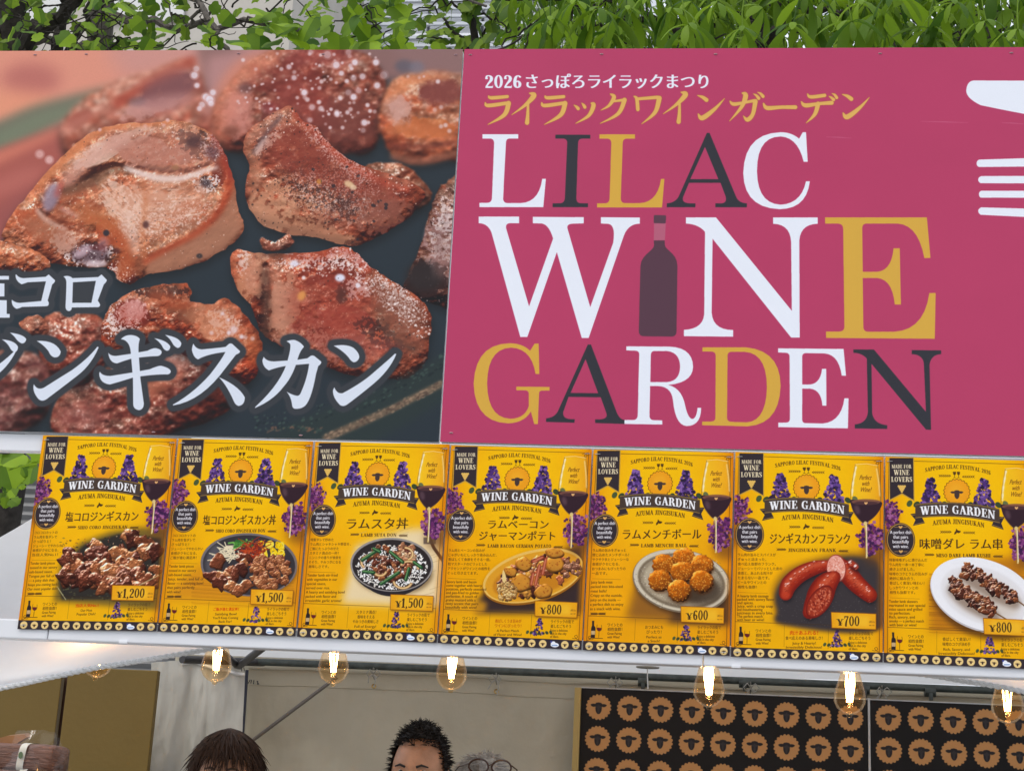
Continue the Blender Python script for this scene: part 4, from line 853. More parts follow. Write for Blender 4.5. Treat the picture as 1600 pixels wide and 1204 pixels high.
        c.fill(serif(D['en'], 452, 608, 19, 370), INK, .95, rule='nz', dx=.15); sprig(200, 250, 594); sprig(704, 654, 604, -1)
    # ---- oval badge
    c.fill(ell(107, 481, 80, 94, 40), (60, 46, 40), 1); c.fill(ell(107, 481, 76, 90, 40), (190, 142, 66), 1); c.fill(ell(107, 481, 72, 86, 40), BLK, 1)
    for t, y, w in (('A perfect dish', 448, 118), ('that pairs', 474, 82), ('beautifully', 500, 90), ('with wine.', 526, 86)): c.put(c.mask(sans(t, 107, y, 27, width=w), rule='nz', dx=.45), (236, 230, 232))
    for y in (411, 546): c.fill(svg('M107,%d Q90,%d 98,%d Q104,%d 107,%d Q110,%d 116,%d Q124,%d 107,%dZ' % (y+9, y-2, y-7, y-8, y-3, y-8, y-7, y-2, y+9)), (222, 166, 96), 1, rule='nz'); c.soft(thick([(72, y), (92, y)], 3)+thick([(122, y), (142, y)], 3), (190, 142, 80), .8)
    # ---- glass of red wine
    gl = cr([(690, 86), (672, 190), (664, 270), (676, 345), (712, 398), (742, 420), (772, 402), (814, 352), (832, 280), (824, 180), (812, 92)], 6)
    c.soft(gl, (252, 226, 150), .16, 1.5); c.soft(thick(gl, 4), (150, 110, 50), .85, .6); c.soft(thick([(690, 86), (750, 82), (812, 92)], 3.5), (244, 214, 150), .9, .4)
    c.soft(thick(cr([(694, 100), (678, 190), (672, 262)], 6), [10, 8, 5]*4+[6]), (255, 250, 226), .85, 1.2); c.soft(thick(cr([(806, 110), (818, 190), (824, 262)], 6), 6), (255, 240, 200), .6, 1.2)
    wine = cr([(666, 284), (748, 294), (832, 296), (826, 336), (800, 374), (764, 404), (742, 417), (716, 400), (684, 358), (668, 318)], 5, True)
    c.fill(wine, (50, 32, 40), 1, .4); c.soft(ell(748, 296, 80, 16), (120, 76, 62), .9, 1); c.soft(ell(748, 303, 66, 10), (70, 44, 48), .9, 1.5); c.soft(ell(700, 340, 14, 26, ang=-.3), (112, 84, 92), .5, 3)
    c.fill(svg('M748,312 Q734,302 741,297 Q746,297 748,301 Q750,297 756,297 Q762,302 748,312Z'), (230, 170, 110), 1, rule='nz')
    c.soft(thick([(745, 415), (750, 470), (752, 606)], [20, 9, 10]), (236, 206, 130), .9, .8); c.soft(thick([(741, 425), (746, 470), (747, 604)], 2.4), (120, 84, 40), .85, .3); c.soft(thick([(752, 430), (755, 600)], 2.4), (255, 248, 220), .9, .3)
    for t, y, w in (('Perfect', 172, 64), ('with', 205, 40), ('Wine!', 240, 60)): c.put(c.mask(sans(t, 744, y, 38, width=w, shear=.28), rule='nz', dx=.2), (110, 66, 20))
    # ---- small text
    y = 600 if len(J) == 1 else 632
    st = 26 if len(D['jt']) < 8 else 25.5
    for t in D['jt']: c.put(c.mask(sans(t, 42, y, 19.5, width=len(t)*17.5, anchor='l'), rule='nz', dx=.1), INK, .9); y += st
    f(12, (y+2-20)/1135*419, 70, (y+2-20)/1135*419, .6, al=.6); y += 24
    st = min(25, (978-y)/len(D['et']))
    for t in D['et']: c.put(c.mask(sans(t, 38, y, 22, width=len(t)*8.3, anchor='l'), rule='nz', dx=.15), INK, .9); y += st
    if i in (0, 1, 4): sprig(40, 80, y-4); sprig(130, 90, y-4, -1)
    # ---- bottom row
    c.fill(svg('M52,990 L64,990 L64,1018 Q73,1024 73,1036 L71,1086 L47,1084 L48,1034 Q49,1024 53,1018Z'), (40, 32, 34), 1, rule='nz'); c.fill(rect(49, 1046, 71, 1068), (214, 176, 120), .9)
    c.soft(thick(cr([(82, 1012), (80, 1036), (94, 1048), (108, 1038), (106, 1014)], 4), 2), INK, .9); c.fill(svg('M81,1028 L107,1030 Q107,1048 94,1048 Q82,1046 81,1028Z'), (96, 30, 36), 1, rule='nz'); c.soft(thick([(94, 1048), (93, 1084)], 2.5)+thick([(40, 1087), (116, 1089)], 3.5), INK, .9)
    for t, y, h, w in (('ワインとの', 1021, 22, 84), ('相性抜群！', 1046, 22, 84), ('Great Pairing', 1068, 20, 82), ('with Wine!', 1088, 20, 70)): c.put(c.mask(sans(t, 142, y, h, width=w, anchor='l'), rule='nz', dx=.15), INK, .9)
    nm = len(D['mid']); y = 1034 if nm < 5 else 1020
    for k, t in enumerate(D['mid']):
        jp = ord(t[0]) > 0x2000; hot = (D['red'] == 1 and jp) or (D['red'] == 2 and k == 0)
        w = len(t)*(22 if D['red'] == 2 and k == 0 else 17 if jp else 8.6)
        c.put(c.mask(sans(t, 408, y, (27 if D['red'] == 2 and k == 0 else 22 if jp else 20), width=min(w, 205)), rule='nz', dx=.3 if hot else .12), (196, 40, 16) if hot and i != 3 else (170, 70, 16) if hot else INK, .92); y += 27 if jp else 22
    lilac(590, 1058, 66, 92, 70, i*7+5)
    for t, y, h, w in (('ライラックの街で', 1036, 22, 134), ('楽しむごちそう', 1062, 22, 118), ('Enjoy a delicious', 1084, 20, 100), ('dish in the city', 1102, 20, 94), ('of lilacs.', 1119, 20, 50)): c.put(c.mask(sans(t, 655, y, h, width=w, anchor='l'), rule='nz', dx=.15), INK, .9)
    # ---- price tag
    px0 = 606-len(D['yen'])*10 if len(D['yen']) > 4 else 556
    pts = np.array([(px0, 908), (806, 918), (806, 1008), (px0+4, 998)], float)
    c.soft(pts+[4, 6], (60, 36, 10), .6, 3); c.fill(pts, (150, 84, 20), 1); c.fill((pts-pts.mean(0))*[.972, .92]+pts.mean(0), (236, 158, 34), 1); c.soft((pts-pts.mean(0))*.7+pts.mean(0), (246, 184, 52), .8, 6)
    yw = {5: 178, 6: 178, 4: 138}[len(D['yen'])]
    c.fill(serif('¥', px0+52, 984, 36, 38), INK, 1, rule='nz', dx=.3); c.fill(serif(D['yen'][1:], px0+(yw+88)/2+2, 986, 54, yw-52+6*(len(D['yen']) > 4)), INK, 1, rule='nz', dx=.3)
    c.put(c.mask(sans('(税込)', 782, 968, 13, width=30), rule='nz'), INK, .9); c.put(c.mask(sans('tax incl.', 782, 986, 12, width=30), rule='nz'), INK, .9)
    # ---- strip of emblems
    c.fill([mm(rect(-2, 400, 298, 421))], BLK, 1, 0, lambda p: p)
    for k in range(13):
        x = 12.5+22.6*k
        if k == 10:
            c.fill([mm(ell(x-3, 408, 3.2)), mm(ell(x+2, 411.5, 8.5, 4.6)), mm(ell(x-1, 408.5, 4.5))], (236, 240, 248), 1, 0, lambda p: p); c.soft([mm(ell(x-5.5, 405, 2))], (60, 70, 150), .9, 0, lambda p: p); c.soft([mm(p) for p in thick([(x-3, 412.5), (x+7, 412)], 2)], (80, 120, 180), .8, .4, lambda p: p)
        else:
            c.fill([mm(ell(x, 410, 7.8, n=24))], (236, 200, 130), 1, 0, lambda p: p); c.fill(mm(SHEEP*.078+[x, 410.4]), (66, 48, 40), 1, 0, lambda p: p)
    c.a[..., 2] -= .10*np.clip(c.a[..., 0]-c.a[..., 2]-.35, 0, 1)
    c.a = 1-(1-np.clip(c.a, 0, 1))**1.10
    c.a *= (1+.03*(rng(i).rand(H, W, 1)-.5)).astype(np.float32)
    return c.done()

def _heap(c, T, n, box, cols, seed, r0, r1, test=None, asp=.7, rough=.5, spec=.5):
    r = rng(seed); pts = []
    for j in range(n*6):
        x = box[0]+(box[2]-box[0])*r.rand(); y = box[1]+(box[3]-box[1])*r.rand()
        if test is None or test(x, y): pts.append((y, x))
        if len(pts) >= n: break
    for j, (y, x) in enumerate(sorted(pts)):
        s = r0+(r1-r0)*r.rand()
        c.lump(x, y, s, s*asp, cols[r.randint(len(cols))], seed*31+j, r.rand()*3, rough, T, spec=spec, freq=.32)
def inell(cx, cy, rx, ry): return lambda x, y: ((x-cx)/rx)**2+((y-cy)/ry)**2 < 1
MEAT = [(122, 62, 38), (98, 46, 30), (146, 80, 48), (78, 36, 26), (164, 96, 58)]
def dish_grill(c, crop, mm, K):
    T = crop(0, 660, .33223)
    c.soft(np.array([(290, 640), (380, 560), (520, 510), (660, 490), (800, 500), (760, 880), (250, 840)], float), (84, 74, 40), .8, 9, T)
    c.soft(np.array([(300, 660), (400, 570), (560, 520), (760, 540), (745, 750), (690, 830), (290, 830), (275, 740)], float), (46, 42, 38), 1, 4, T)
    r = rng(4)
    for j in range(260):
        x, y = 280+460*r.rand(), 540+290*r.rand()
        c.soft(ell(x, y, 3+4*r.rand(), 2+2*r.rand(), 8), [(96, 92, 58), (70, 70, 50), (28, 26, 26)][r.randint(3)], .5, .5, T)
    _heap(c, T, 60, (300, 520, 740, 790), MEAT+[(84, 40, 28), (110, 54, 34)], 11, 34, 62, lambda x, y: y > 520+abs(x-600)*.35 and y < 800-abs(x-480)*.15, .72, .6, .8)
    r = rng(6)
    for j in range(120):
        x, y = 310+420*r.rand(), 530+240*r.rand(); c.soft(ell(x, y, 2+4*r.rand(), 2, 8, r.rand()*3), [(232, 190, 150), (60, 32, 26), (150, 60, 36)][r.randint(3)], .7, .4, T)
    c.soft(thick([(270, 770), (310, 830)], 4)+thick([(650, 765), (745, 715)], 4), (190, 180, 130), .8, .5, T)
def bowl(c, T, cx, cy, rx, ry, ang, depth, rimc, inc, outc):
    c.soft(ell(cx+10, cy+depth*.9, rx*.95, ry*.8, ang=ang), (60, 40, 20), .6, 7, T)
    c.soft([ell(cx, cy+depth*t, rx*(1-.25*t*t), ry*(1-.18*t), 40, ang) for t in (0, .3, .6, 1)], outc, 1, .5, T)
    c.soft(ell(cx, cy, rx, ry, 40, ang), rimc, 1, .4, T); c.soft(ell(cx, cy+2, rx*.955, ry*.945, 40, ang), inc, 1, 1, T)
def dish_bowl(c, crop, mm, K):
    T = crop(0, 660, .33223)
    c.soft(np.array([(850, 740), (1000, 620), (1400, 600), (1400, 860), (780, 830)], float), (206, 130, 34), .8, 14, T)
    r = rng(3)
    for j in range(30): y = 720+140*r.rand(); c.soft(thick([(900, y), (1380, y+30)], 2), (160, 92, 24), .35, .6, T)
    bowl(c, T, 1170, 668, 228, 148, .05, 24, (112, 104, 104), (52, 48, 52), (44, 40, 44))
    c.soft(ell(1000, 640, 30, 70, ang=.3), (110, 108, 114), .5, 6, T)
    r = rng(5)
    for j in range(60): x, y = 1030+90*r.rand(), 580+60*r.rand(); c.soft(thick([(x, y), (x+34*r.randn(), y+16*r.randn())], 5), (232, 214, 176), .9, .3, T)
    for j in range(46): x, y = 1095+90*r.rand(), 548+36*r.rand(); c.soft(thick([(x, y), (x+12*r.randn(), y+10*r.rand())], 8), [(70, 130, 50), (110, 168, 76), (48, 96, 44)][r.randint(3)], .95, .3, T)
    for j in range(26):
        x, y = 1225+100*r.rand(), 562+62*r.rand(); c.soft(thick(ell(x, y, 13, 9, 12, r.rand()*3), 7, True), [(250, 206, 30), (234, 180, 14), (255, 222, 80)][r.randint(3)], .95, .3, T)
    for j in range(160): x, y = 1130+110*r.rand(), 560+110*r.rand(); c.soft(thick([(x, y), (x+24*r.randn(), y+16*r.randn())], 4), [(150, 46, 26), (190, 70, 36), (120, 34, 24)][r.randint(3)], .9, .3, T)
    _heap(c, T, 17, (1000, 640, 1190, 800), MEAT, 12, 28, 46, inell(1095, 715, 105, 85), .75, .5, .8)
    _heap(c, T, 150, (1185, 630, 1360, 790), [(138, 76, 44), (114, 58, 34), (160, 94, 56)], 13, 13, 18, inell(1272, 705, 92, 82), .85, .4, .5)
def dish_suta(c, crop, mm, K):
    T = crop(470, 670, .32394)
    c.soft(np.array([(260, 560), (500, 480), (680, 470), (680, 860), (190, 840), (230, 700)], float), (238, 212, 166), .95, 14, T)
    r = rng(3)
    for j in range(60): x, y = 230+420*r.rand(), 480+370*r.rand(); c.soft(thick([(x, y), (x+60, y-18)], 2.5), (170, 134, 90) if r.rand() < .6 else (232, 206, 160), .4, .6, T)
    c.soft(thick([(605, 490), (640, 570), (690, 640)], 16), (72, 48, 36), 1, 1, T); c.soft(rect(590, 520, 650, 552), (70, 66, 70), .8, 1, T)
    bowl(c, T, 437, 652, 200, 130, .03, 46, (150, 142, 136), (44, 38, 38), (40, 36, 40))
    r = rng(5)
    for j in range(900):
        a = r.rand()*6.28; q = sqrt(r.rand()); x, y = 437+172*q*cos(a), 664+106*q*sin(a)
        c.soft(ell(x, y, 6, 3, 8, r.rand()*3), [(238, 232, 222), (214, 206, 194), (250, 248, 244)][r.randint(3)], 1, .3, T)
    _heap(c, T, 46, (320, 570, 560, 740), MEAT+[(110, 64, 44)], 21, 18, 30, inell(430, 640, 118, 86), .6, .7, .7)
    _heap(c, T, 14, (470, 560, 560, 640), [(206, 160, 120), (170, 110, 76)], 22, 14, 20, None, .7, .5)
    for cx, cy, rr, a0 in ((330, 640, 40, 2.4), (500, 600, 38, -1.5), (520, 670, 44, -2.6), (380, 680, 30, .3), (490, 730, 44, .4)):
        p = np.stack([cx+rr*np.cos(np.linspace(a0, a0+2.6, 10)), cy+rr*.8*np.sin(np.linspace(a0, a0+2.6, 10))], 1); c.soft(thick(p, 13), (150, 100, 56), 1, .5, T); c.soft(thick(p, 7), (236, 200, 140), .95, .6, T)
    for a, b in (((295, 630), (370, 580)), ((430, 590), (490, 640)), ((385, 745), (470, 690)), ((300, 685), (350, 690)), ((505, 725), (520, 670)), ((545, 640), (580, 665)), ((350, 575), (380, 590))):
        c.soft(thick([a, b], 17), (30, 66, 40), 1, .4, T); c.soft(thick([(a[0]-3, a[1]-3), (b[0]-3, b[1]-3)], 6), (104, 150, 90), .9, .5, T)
def dish_potato(c, crop, mm, K):
    T = crop(470, 670, .32394)
    c.soft(np.array([(840, 840), (1000, 660), (1360, 560), (1350, 890), (840, 890)], float), (54, 40, 40), 1, 10, T); c.soft(np.array([(700, 780), (900, 840), (880, 890), (690, 890)], float), (224, 150, 30), .8, 8, T)
    a = -.26
    c.soft(ell(1122, 722, 252, 122, 50, a), (60, 34, 14), .6, 7, T); c.soft(ell(1120, 716, 250, 122, 50, a), (150, 92, 26), 1, .4, T); c.soft(ell(1119, 708, 248, 120, 50, a), (236, 184, 92), 1, .5, T); c.soft(ell(1120, 711, 238, 110, 50, a), (222, 150, 44), 1, 1, T); c.soft(ell(1124, 718, 205, 86, 50, a), (196, 122, 34), 1, 3, T)
    _heap(c, T, 60, (960, 590, 1330, 800), MEAT+[(196, 100, 60), (214, 140, 60)], 31, 20, 36, lambda x, y: inell(0, 0, 178, 80)((x-1130)*.966-(y-705)*.257, (x-1130)*.257+(y-705)*.966), .6, .6, .7)
    for x, y, rx, ry, an in ((1075, 655, 40, 36, .2), (1225, 655, 46, 42, .2), (1060, 745, 54, 46, 0), (1225, 600, 46, 26, .1), (1170, 785, 46, 34, -.3), (1010, 690, 34, 24, .4)):
        c.lump(x, y, rx, ry, (196, 118, 40), int(x), an, .18, T, spec=.4, freq=.2)
        c.soft(ell(x, y-2, rx*.8, ry*.78, ang=an), (230, 158, 62), .5, 1.5, T)
        r = rng(int(x))
        for j in range(9): c.soft(ell(x+rx*.6*r.randn()*.6, y+ry*.5*r.randn()*.6, 4, 3, 8), (150, 70, 26), .7, .6, T)
    for a_, b_ in (((1120, 640), (1165, 620)), ((1150, 660), (1130, 750)), ((1180, 630), (1165, 700)), ((1120, 700), (1110, 750))):
        c.soft(thick([a_, b_], 17), (150, 60, 40), .9, 1.2, T); c.soft(thick([a_, b_], 6), (220, 130, 100), .8, 1, T)
    c.soft(cr([(975, 680), (990, 720), (985, 745), (970, 730)], 4, True), (236, 200, 130), 1, .5, T)
    _heap(c, T, 120, (940, 735, 1050, 825), [(176, 126, 66), (206, 160, 96), (140, 92, 46)], 32, 6, 10, inell(994, 782, 50, 46), .9, .3, .6)
    _heap(c, T, 16, (1270, 640, 1340, 710), [(120, 70, 50), (150, 96, 70)], 33, 12, 20, None, .7, .5)
def dish_balls(c, crop, mm, K):
    T = crop(900, 690, .32394)
    c.soft(np.array([(280, 700), (420, 560), (745, 640), (745, 880), (240, 850)], float), (126, 80, 36), .85, 14, T); c.soft(np.array([(480, 800), (745, 700), (745, 880), (440, 870)], float), (70, 48, 34), .8, 10, T)
    a = .18
    c.soft(ell(512, 682, 238, 150, 50, a), (50, 34, 22), .7, 7, T); c.soft(ell(508, 668, 238, 152, 50, a), (120, 104, 84), 1, .4, T); c.soft(ell(507, 664, 232, 147, 50, a), (206, 192, 166), 1, .6, T)
    c.soft(ell(508, 667, 214, 132, 50, a), (150, 134, 110), 1, 1.5, T); c.soft(ell(510, 670, 185, 110, 50, a), (186, 170, 142), .8, 3, T)
    r = rng(8)
    for j in range(420):
        q = .62+.38*r.rand(); t = r.rand()*6.28; x, y = 508+230*q*cos(t), 666+146*q*sin(t); c.soft(ell(x, y, 3, 2, 6), [(96, 84, 70), (230, 220, 200)][r.randint(2)], .45, .4, T)
    c.soft(thick(ell(508, 667, 205, 124, 50, a), 9, True), (84, 70, 54), .6, 2.5, T); c.soft(ell(600, 710, 100, 70), (44, 32, 24), .75, 8, T); c.soft(ell(520, 740, 90, 40), (60, 44, 30), .5, 8, T)
    for x, y in ((425, 590), (520, 560), (605, 595), (512, 625), (405, 665), (605, 670), (497, 715)):
        c.soft(ell(x+5, y+12, 56, 52), (70, 34, 10), .6, 4, T); c.lump(x, y, 57, 54, (196, 98, 20), int(x), 0, .14, T, spec=.35, dark=.3, freq=.4, n=40)
        r = rng(int(x+y))
        for j in range(110):
            t = r.rand()*6.28; q = 52*sqrt(r.rand()); c.soft(ell(x+q*cos(t), y+q*sin(t)*.95, 4, 2.5, 7, r.rand()*3), [(232, 150, 56), (150, 74, 20), (244, 176, 84), (120, 56, 18)][r.randint(4) if q*sin(t) > -15 else r.choice([0, 2, 0, 1])], .6, .3, T)
def dish_sausage(c, crop, mm, K):
    T = crop(1140, 700, .28249)
    c.soft(cr([(240, 770), (330, 660), (560, 590), (720, 580), (835, 620), (838, 1000), (300, 980), (250, 900)], 5, True), (120, 82, 30), .7, 9, T)
    c.soft(cr([(255, 800), (340, 690), (560, 615), (720, 605), (832, 660), (836, 1000), (300, 975), (265, 900)], 5, True), (56, 50, 52), 1, 6, T)
    r = rng(9)
    for j in range(260): x, y = 270+540*r.rand(), 800+190*r.rand(); c.soft(ell(x, y, 2.2, 1.6, 6), (176, 170, 166), .4*r.rand(), .3, T)
    def sau(pts, w, seed):
        c.soft(brush([(x+6, y+18) for x, y in pts], w), (24, 20, 24), .7, 5, T)
        c.soft(brush(pts, [q*1.18 for q in w]), (112, 24, 18), 1, .6, T)
        w = [q*1.18 for q in w]; W_ = np.array(w, float)
        c.soft(brush([(x, y-6) for x, y in pts], W_*.74), (160, 42, 26), .9, 4, T); c.soft(brush([(x-4, y-14) for x, y in pts], W_*.34), (206, 86, 60), .75, 4, T)
        r = rng(seed); Q = cr(np.array(pts, float), 12); ww = w[1]
        for j in range(90): q = Q[r.randint(len(Q))]; o = (r.rand()-.5)*ww*.8; c.soft(ell(q[0]+r.randn()*3, q[1]+o, 5+4*r.rand(), 2, 8, -.6), [(220, 120, 96), (84, 18, 14), (190, 66, 44)][r.randint(3)], .45, .5, T)
        for j in range(16): q = Q[r.randint(len(Q))]; c.soft(ell(q[0]-4+r.randn()*4, q[1]-ww*.27+r.randn()*5, 7, 2.5, 8, -.5), (250, 226, 216), .75, .6, T)
    sau([(545, 650), (470, 665), (390, 700), (330, 755), (312, 805)], [46, 66, 76, 78, 66], 1)
    c.soft(ell(310, 815, 26, 22), (190, 60, 40), .8, 3, T)
    sau([(585, 640), (640, 680), (700, 750), (775, 815)], [70, 90, 84, 70], 2); sau([(670, 640), (700, 660)], [26, 24], 4)
    c.soft(ell(592, 668, 55, 78, ang=-.08), (150, 50, 40), 1, .5, T); c.soft(ell(590, 668, 50, 73, ang=-.08), (236, 160, 140), 1, .6, T)
    r = rng(14)
    for j in range(150): t = r.rand()*6.28; q = sqrt(r.rand()); c.soft(ell(590+46*q*cos(t), 668+68*q*sin(t), 6, 3, 8, r.rand()*3), [(252, 214, 198), (206, 104, 88), (220, 130, 112)][r.randint(3)], .6, .4, T)
    sau([(580, 715), (530, 760), (490, 840), (440, 910)], [60, 110, 120, 60], 3)
    c.soft(ell(498, 850, 58, 104, ang=.62), (108, 24, 18), 1, .6, T); c.soft(ell(498, 850, 50, 94, ang=.62), (150, 50, 34), 1, 2, T)
    for j in range(170): t = r.rand()*6.28; q = sqrt(r.rand()); u, v = 44*q*cos(t), 86*q*sin(t); c.soft(ell(498+u*.81-v*.58, 850+u*.58+v*.81, 7, 4, 8, r.rand()*3), [(214, 116, 88), (110, 24, 18), (180, 70, 46)][r.randint(3)], .7, .4, T)
def dish_skewer(c, crop, mm, K):
    T = crop(1380, 700, .29891)
    c.soft(np.array([(240, 700), (400, 600), (740, 560), (740, 980), (240, 960)], float), (176, 104, 26), .85, 14, T)
    r = rng(3)
    for j in range(40): y = 650+320*r.rand(); c.soft(thick([(240, y), (740, y+14)], 3), (110, 60, 18), .35, .6, T)
    a = .35
    c.soft(ell(530, 800, 292, 190, 50, a), (60, 36, 14), .7, 8, T); c.soft(ell(525, 772, 290, 184, 60, a), (196, 190, 190), 1, .4, T); c.soft(ell(524, 766, 286, 180, 60, a), (240, 238, 240), 1, .6, T); c.soft(ell(528, 774, 236, 142, 60, a), (226, 222, 222), .9, 3, T); c.soft(ell(530, 780, 190, 104, 50, a), (206, 192, 176), .8, 12, T)
    for pts, st, sd_ in (([(430, 640), (510, 680), (590, 730), (680, 775)], ((690, 790), (760, 840)), 51), ([(360, 710), (430, 765), (510, 810), (570, 850)], ((585, 860), (660, 905)), 52)):
        c.soft(brush([(x+8, y+34) for x, y in pts], [70, 84, 84, 66]), (110, 84, 66), .6, 7, T)
        c.soft(thick(st, 7), (110, 76, 46), 1, .3, T)
        Q = cr(np.array(pts, float), 10); r = rng(sd_); items = []
        for j in range(80): q = Q[r.randint(len(Q))]; items.append((q[1]+(r.rand()-.5)*66, q[0]+(r.rand()-.5)*30))
        for j, (y, x) in enumerate(sorted(items)): c.lump(x, y, 14+11*r.rand(), 11+7*r.rand(), [(110, 54, 32), (80, 38, 26), (138, 76, 44), (58, 30, 24)][r.randint(4)], sd_*100+j, r.rand()*3, .5, T, spec=.8, freq=.35)
DISH = [dish_grill, dish_bowl, dish_suta, dish_potato, dish_balls, dish_sausage, dish_skewer]
# ---------------------------------------------------------------- mesh helpers
COL = scene.collection
def mat(name, col, rough=.6, spec=.5, var=0., vscale=8., bump=0., bscale=60., metal=0., trans=0., stretch=None, emit=None, estr=0., coat=0.):
    m = bpy.data.materials.new(name); m.use_nodes = True
    N, Lk = m.node_tree.nodes, m.node_tree.links; b = N['Principled BSDF']
    b.inputs['Roughness'].default_value = rough; b.inputs['Specular IOR Level'].default_value = spec; b.inputs['Metallic'].default_value = metal
    b.inputs['Base Color'].default_value = (*col, 1); b.inputs['Coat Weight'].default_value = coat
    tc = N.new('ShaderNodeTexCoord'); mp = N.new('ShaderNodeMapping'); Lk.new(tc.outputs['Object'], mp.inputs['Vector'])
    if stretch: mp.inputs['Scale'].default_value = stretch
    colsock = None
    if var:
        nz = N.new('ShaderNodeTexNoise'); nz.inputs['Scale'].default_value = vscale; nz.inputs['Detail'].default_value = 6; Lk.new(mp.outputs['Vector'], nz.inputs['Vector'])
        r = N.new('ShaderNodeValToRGB'); r.color_ramp.elements[0].position = .3; r.color_ramp.elements[1].position = .72
        r.color_ramp.elements[0].color = (*[max(c*(1-var), 0) for c in col], 1); r.color_ramp.elements[1].color = (*[min(c*(1+var), 1) for c in col], 1)
        Lk.new(nz.outputs['Fac'], r.inputs['Fac']); Lk.new(r.outputs['Color'], b.inputs['Base Color']); colsock = r.outputs['Color']
    if bump:
        n2 = N.new('ShaderNodeTexNoise'); n2.inputs['Scale'].default_value = bscale; n2.inputs['Detail'].default_value = 5; Lk.new(mp.outputs['Vector'], n2.inputs['Vector'])
        bp = N.new('ShaderNodeBump'); bp.inputs['Strength'].default_value = bump; bp.inputs['Distance'].default_value = .01; Lk.new(n2.outputs['Fac'], bp.inputs['Height']); Lk.new(bp.outputs['Normal'], b.inputs['Normal'])
    if trans:
        t = N.new('ShaderNodeBsdfTranslucent'); t.inputs['Color'].default_value = (*col, 1)
        if colsock: Lk.new(colsock, t.inputs['Color'])
        mx = N.new('ShaderNodeMixShader'); mx.inputs['Fac'].default_value = trans
        Lk.new(b.outputs['BSDF'], mx.inputs[1]); Lk.new(t.outputs['BSDF'], mx.inputs[2]); Lk.new(mx.outputs['Shader'], N['Material Output'].inputs['Surface'])
    if emit: b.inputs['Emission Color'].default_value = (*emit, 1); b.inputs['Emission Strength'].default_value = estr
    return m
def print_mat(name, arr, rough=.38, coat=0., spec=.5):
    h, w, _ = arr.shape
    im = bpy.data.images.new(name, w, h, alpha=False)
    px = np.ones((h, w, 4), np.float32); px[..., :3] = arr[::-1]
    im.pixels.foreach_set(px.ravel()); im.update(); im.pack()
    m = bpy.data.materials.new(name); m.use_nodes = True
    N, Lk = m.node_tree.nodes, m.node_tree.links; b = N['Principled BSDF']
    t = N.new('ShaderNodeTexImage'); t.image = im; t.interpolation = 'Cubic'; t.extension = 'EXTEND'
    Lk.new(t.outputs['Color'], b.inputs['Base Color']); b.inputs['Roughness'].default_value = rough; b.inputs['Specular IOR Level'].default_value = spec
    tc = N.new('ShaderNodeTexCoord'); nz = N.new('ShaderNodeTexNoise'); nz.inputs['Scale'].default_value = 3; Lk.new(tc.outputs['Object'], nz.inputs['Vector'])
    bp = N.new('ShaderNodeBump'); bp.inputs['Strength'].default_value = .45; bp.inputs['Distance'].default_value = .004; Lk.new(nz.outputs['Fac'], bp.inputs['Height']); Lk.new(bp.outputs['Normal'], b.inputs['Normal'])
    return m
def tag(o, label=None, cat=None, group=None, kind=None):
    for k, v in (('label', label), ('category', cat), ('group', group), ('kind', kind)):
        if v: o[k] = v
    return o
def thing(name, label, cat, loc=(0, 0, 0), group=None):
    o = bpy.data.objects.new(name, None); o.empty_display_size = .05; COL.objects.link(o); o.location = loc
    return tag(o, label, cat, group)
def link(name, me, parent=None):
    o = bpy.data.objects.new(name, me); COL.objects.link(o)
    if parent is not None:
        o.parent = parent
        o.matrix_parent_inverse = Matrix.Translation(-Vector(root_loc(parent)))
    return o
def root_loc(o):
    v = Vector((0, 0, 0))
    while o is not None: v = v+Vector(o.location); o = o.parent
    return v
def obj(name, bm, m, parent=None, smooth=True, angle=40):
    me = bpy.data.meshes.new(name); bm.to_mesh(me); bm.free()
    for x in (m if isinstance(m, (list, tuple)) else [m]): me.materials.append(x)
    if smooth:
        me.shade_smooth()
        me.set_sharp_from_angle(angle=radians(angle))
    return link(name, me, parent)
def BM(): return bmesh.new()
def add_box(bm, x0, x1, y0, y1, z0, z1, bev=0.):
    r = bmesh.ops.create_cube(bm, size=1)
    vs_ = r['verts']
    for v in vs_: v.co = Vector(((x0+x1)/2+v.co.x*(x1-x0), (y0+y1)/2+v.co.y*(y1-y0), (z0+z1)/2+v.co.z*(z1-z0)))
    if bev:
        ed = list({e for v in vs_ for e in v.link_edges}); bmesh.ops.bevel(bm, geom=ed, offset=bev, segments=2, profile=.6, affect='EDGES')
    return bm
def tube(bm, pts, rad, seg=8, caps=True):
    P = [Vector(p) for p in pts]; R = [rad]*len(P) if isinstance(rad, (int, float)) else list(rad)
    rings = []
    up = None
    for i, p in enumerate(P):
        d = (P[min(i+1, len(P)-1)]-P[max(i-1, 0)]).normalized()
        if up is None:
            up = Vector((0, 0, 1)) if abs(d.z) < .9 else Vector((1, 0, 0))
        a = d.cross(up).normalized(); b = a.cross(d).normalized(); up = b
        rings.append([bm.verts.new(p+(a*cos(2*pi*k/seg)+b*sin(2*pi*k/seg))*R[i]) for k in range(seg)])
    for r, s in zip(rings, rings[1:]):
        for k in range(seg): bm.faces.new((r[k], r[(k+1) % seg], s[(k+1) % seg], s[k]))
    if caps:
        bm.faces.new(rings[0][::-1]); bm.faces.new(rings[-1])
    return bm
def lathe(bm, prof, cx=0, cy=0, cz=0, seg=24):
    rings = []
    for r, z in prof: rings.append([bm.verts.new((cx+max(r, 1e-4)*cos(2*pi*k/seg), cy+max(r, 1e-4)*sin(2*pi*k/seg), cz+z)) for k in range(seg)])
    for r, s in zip(rings, rings[1:]):
        for k in range(seg): bm.faces.new((r[k], r[(k+1) % seg], s[(k+1) % seg], s[k]))
    return bm
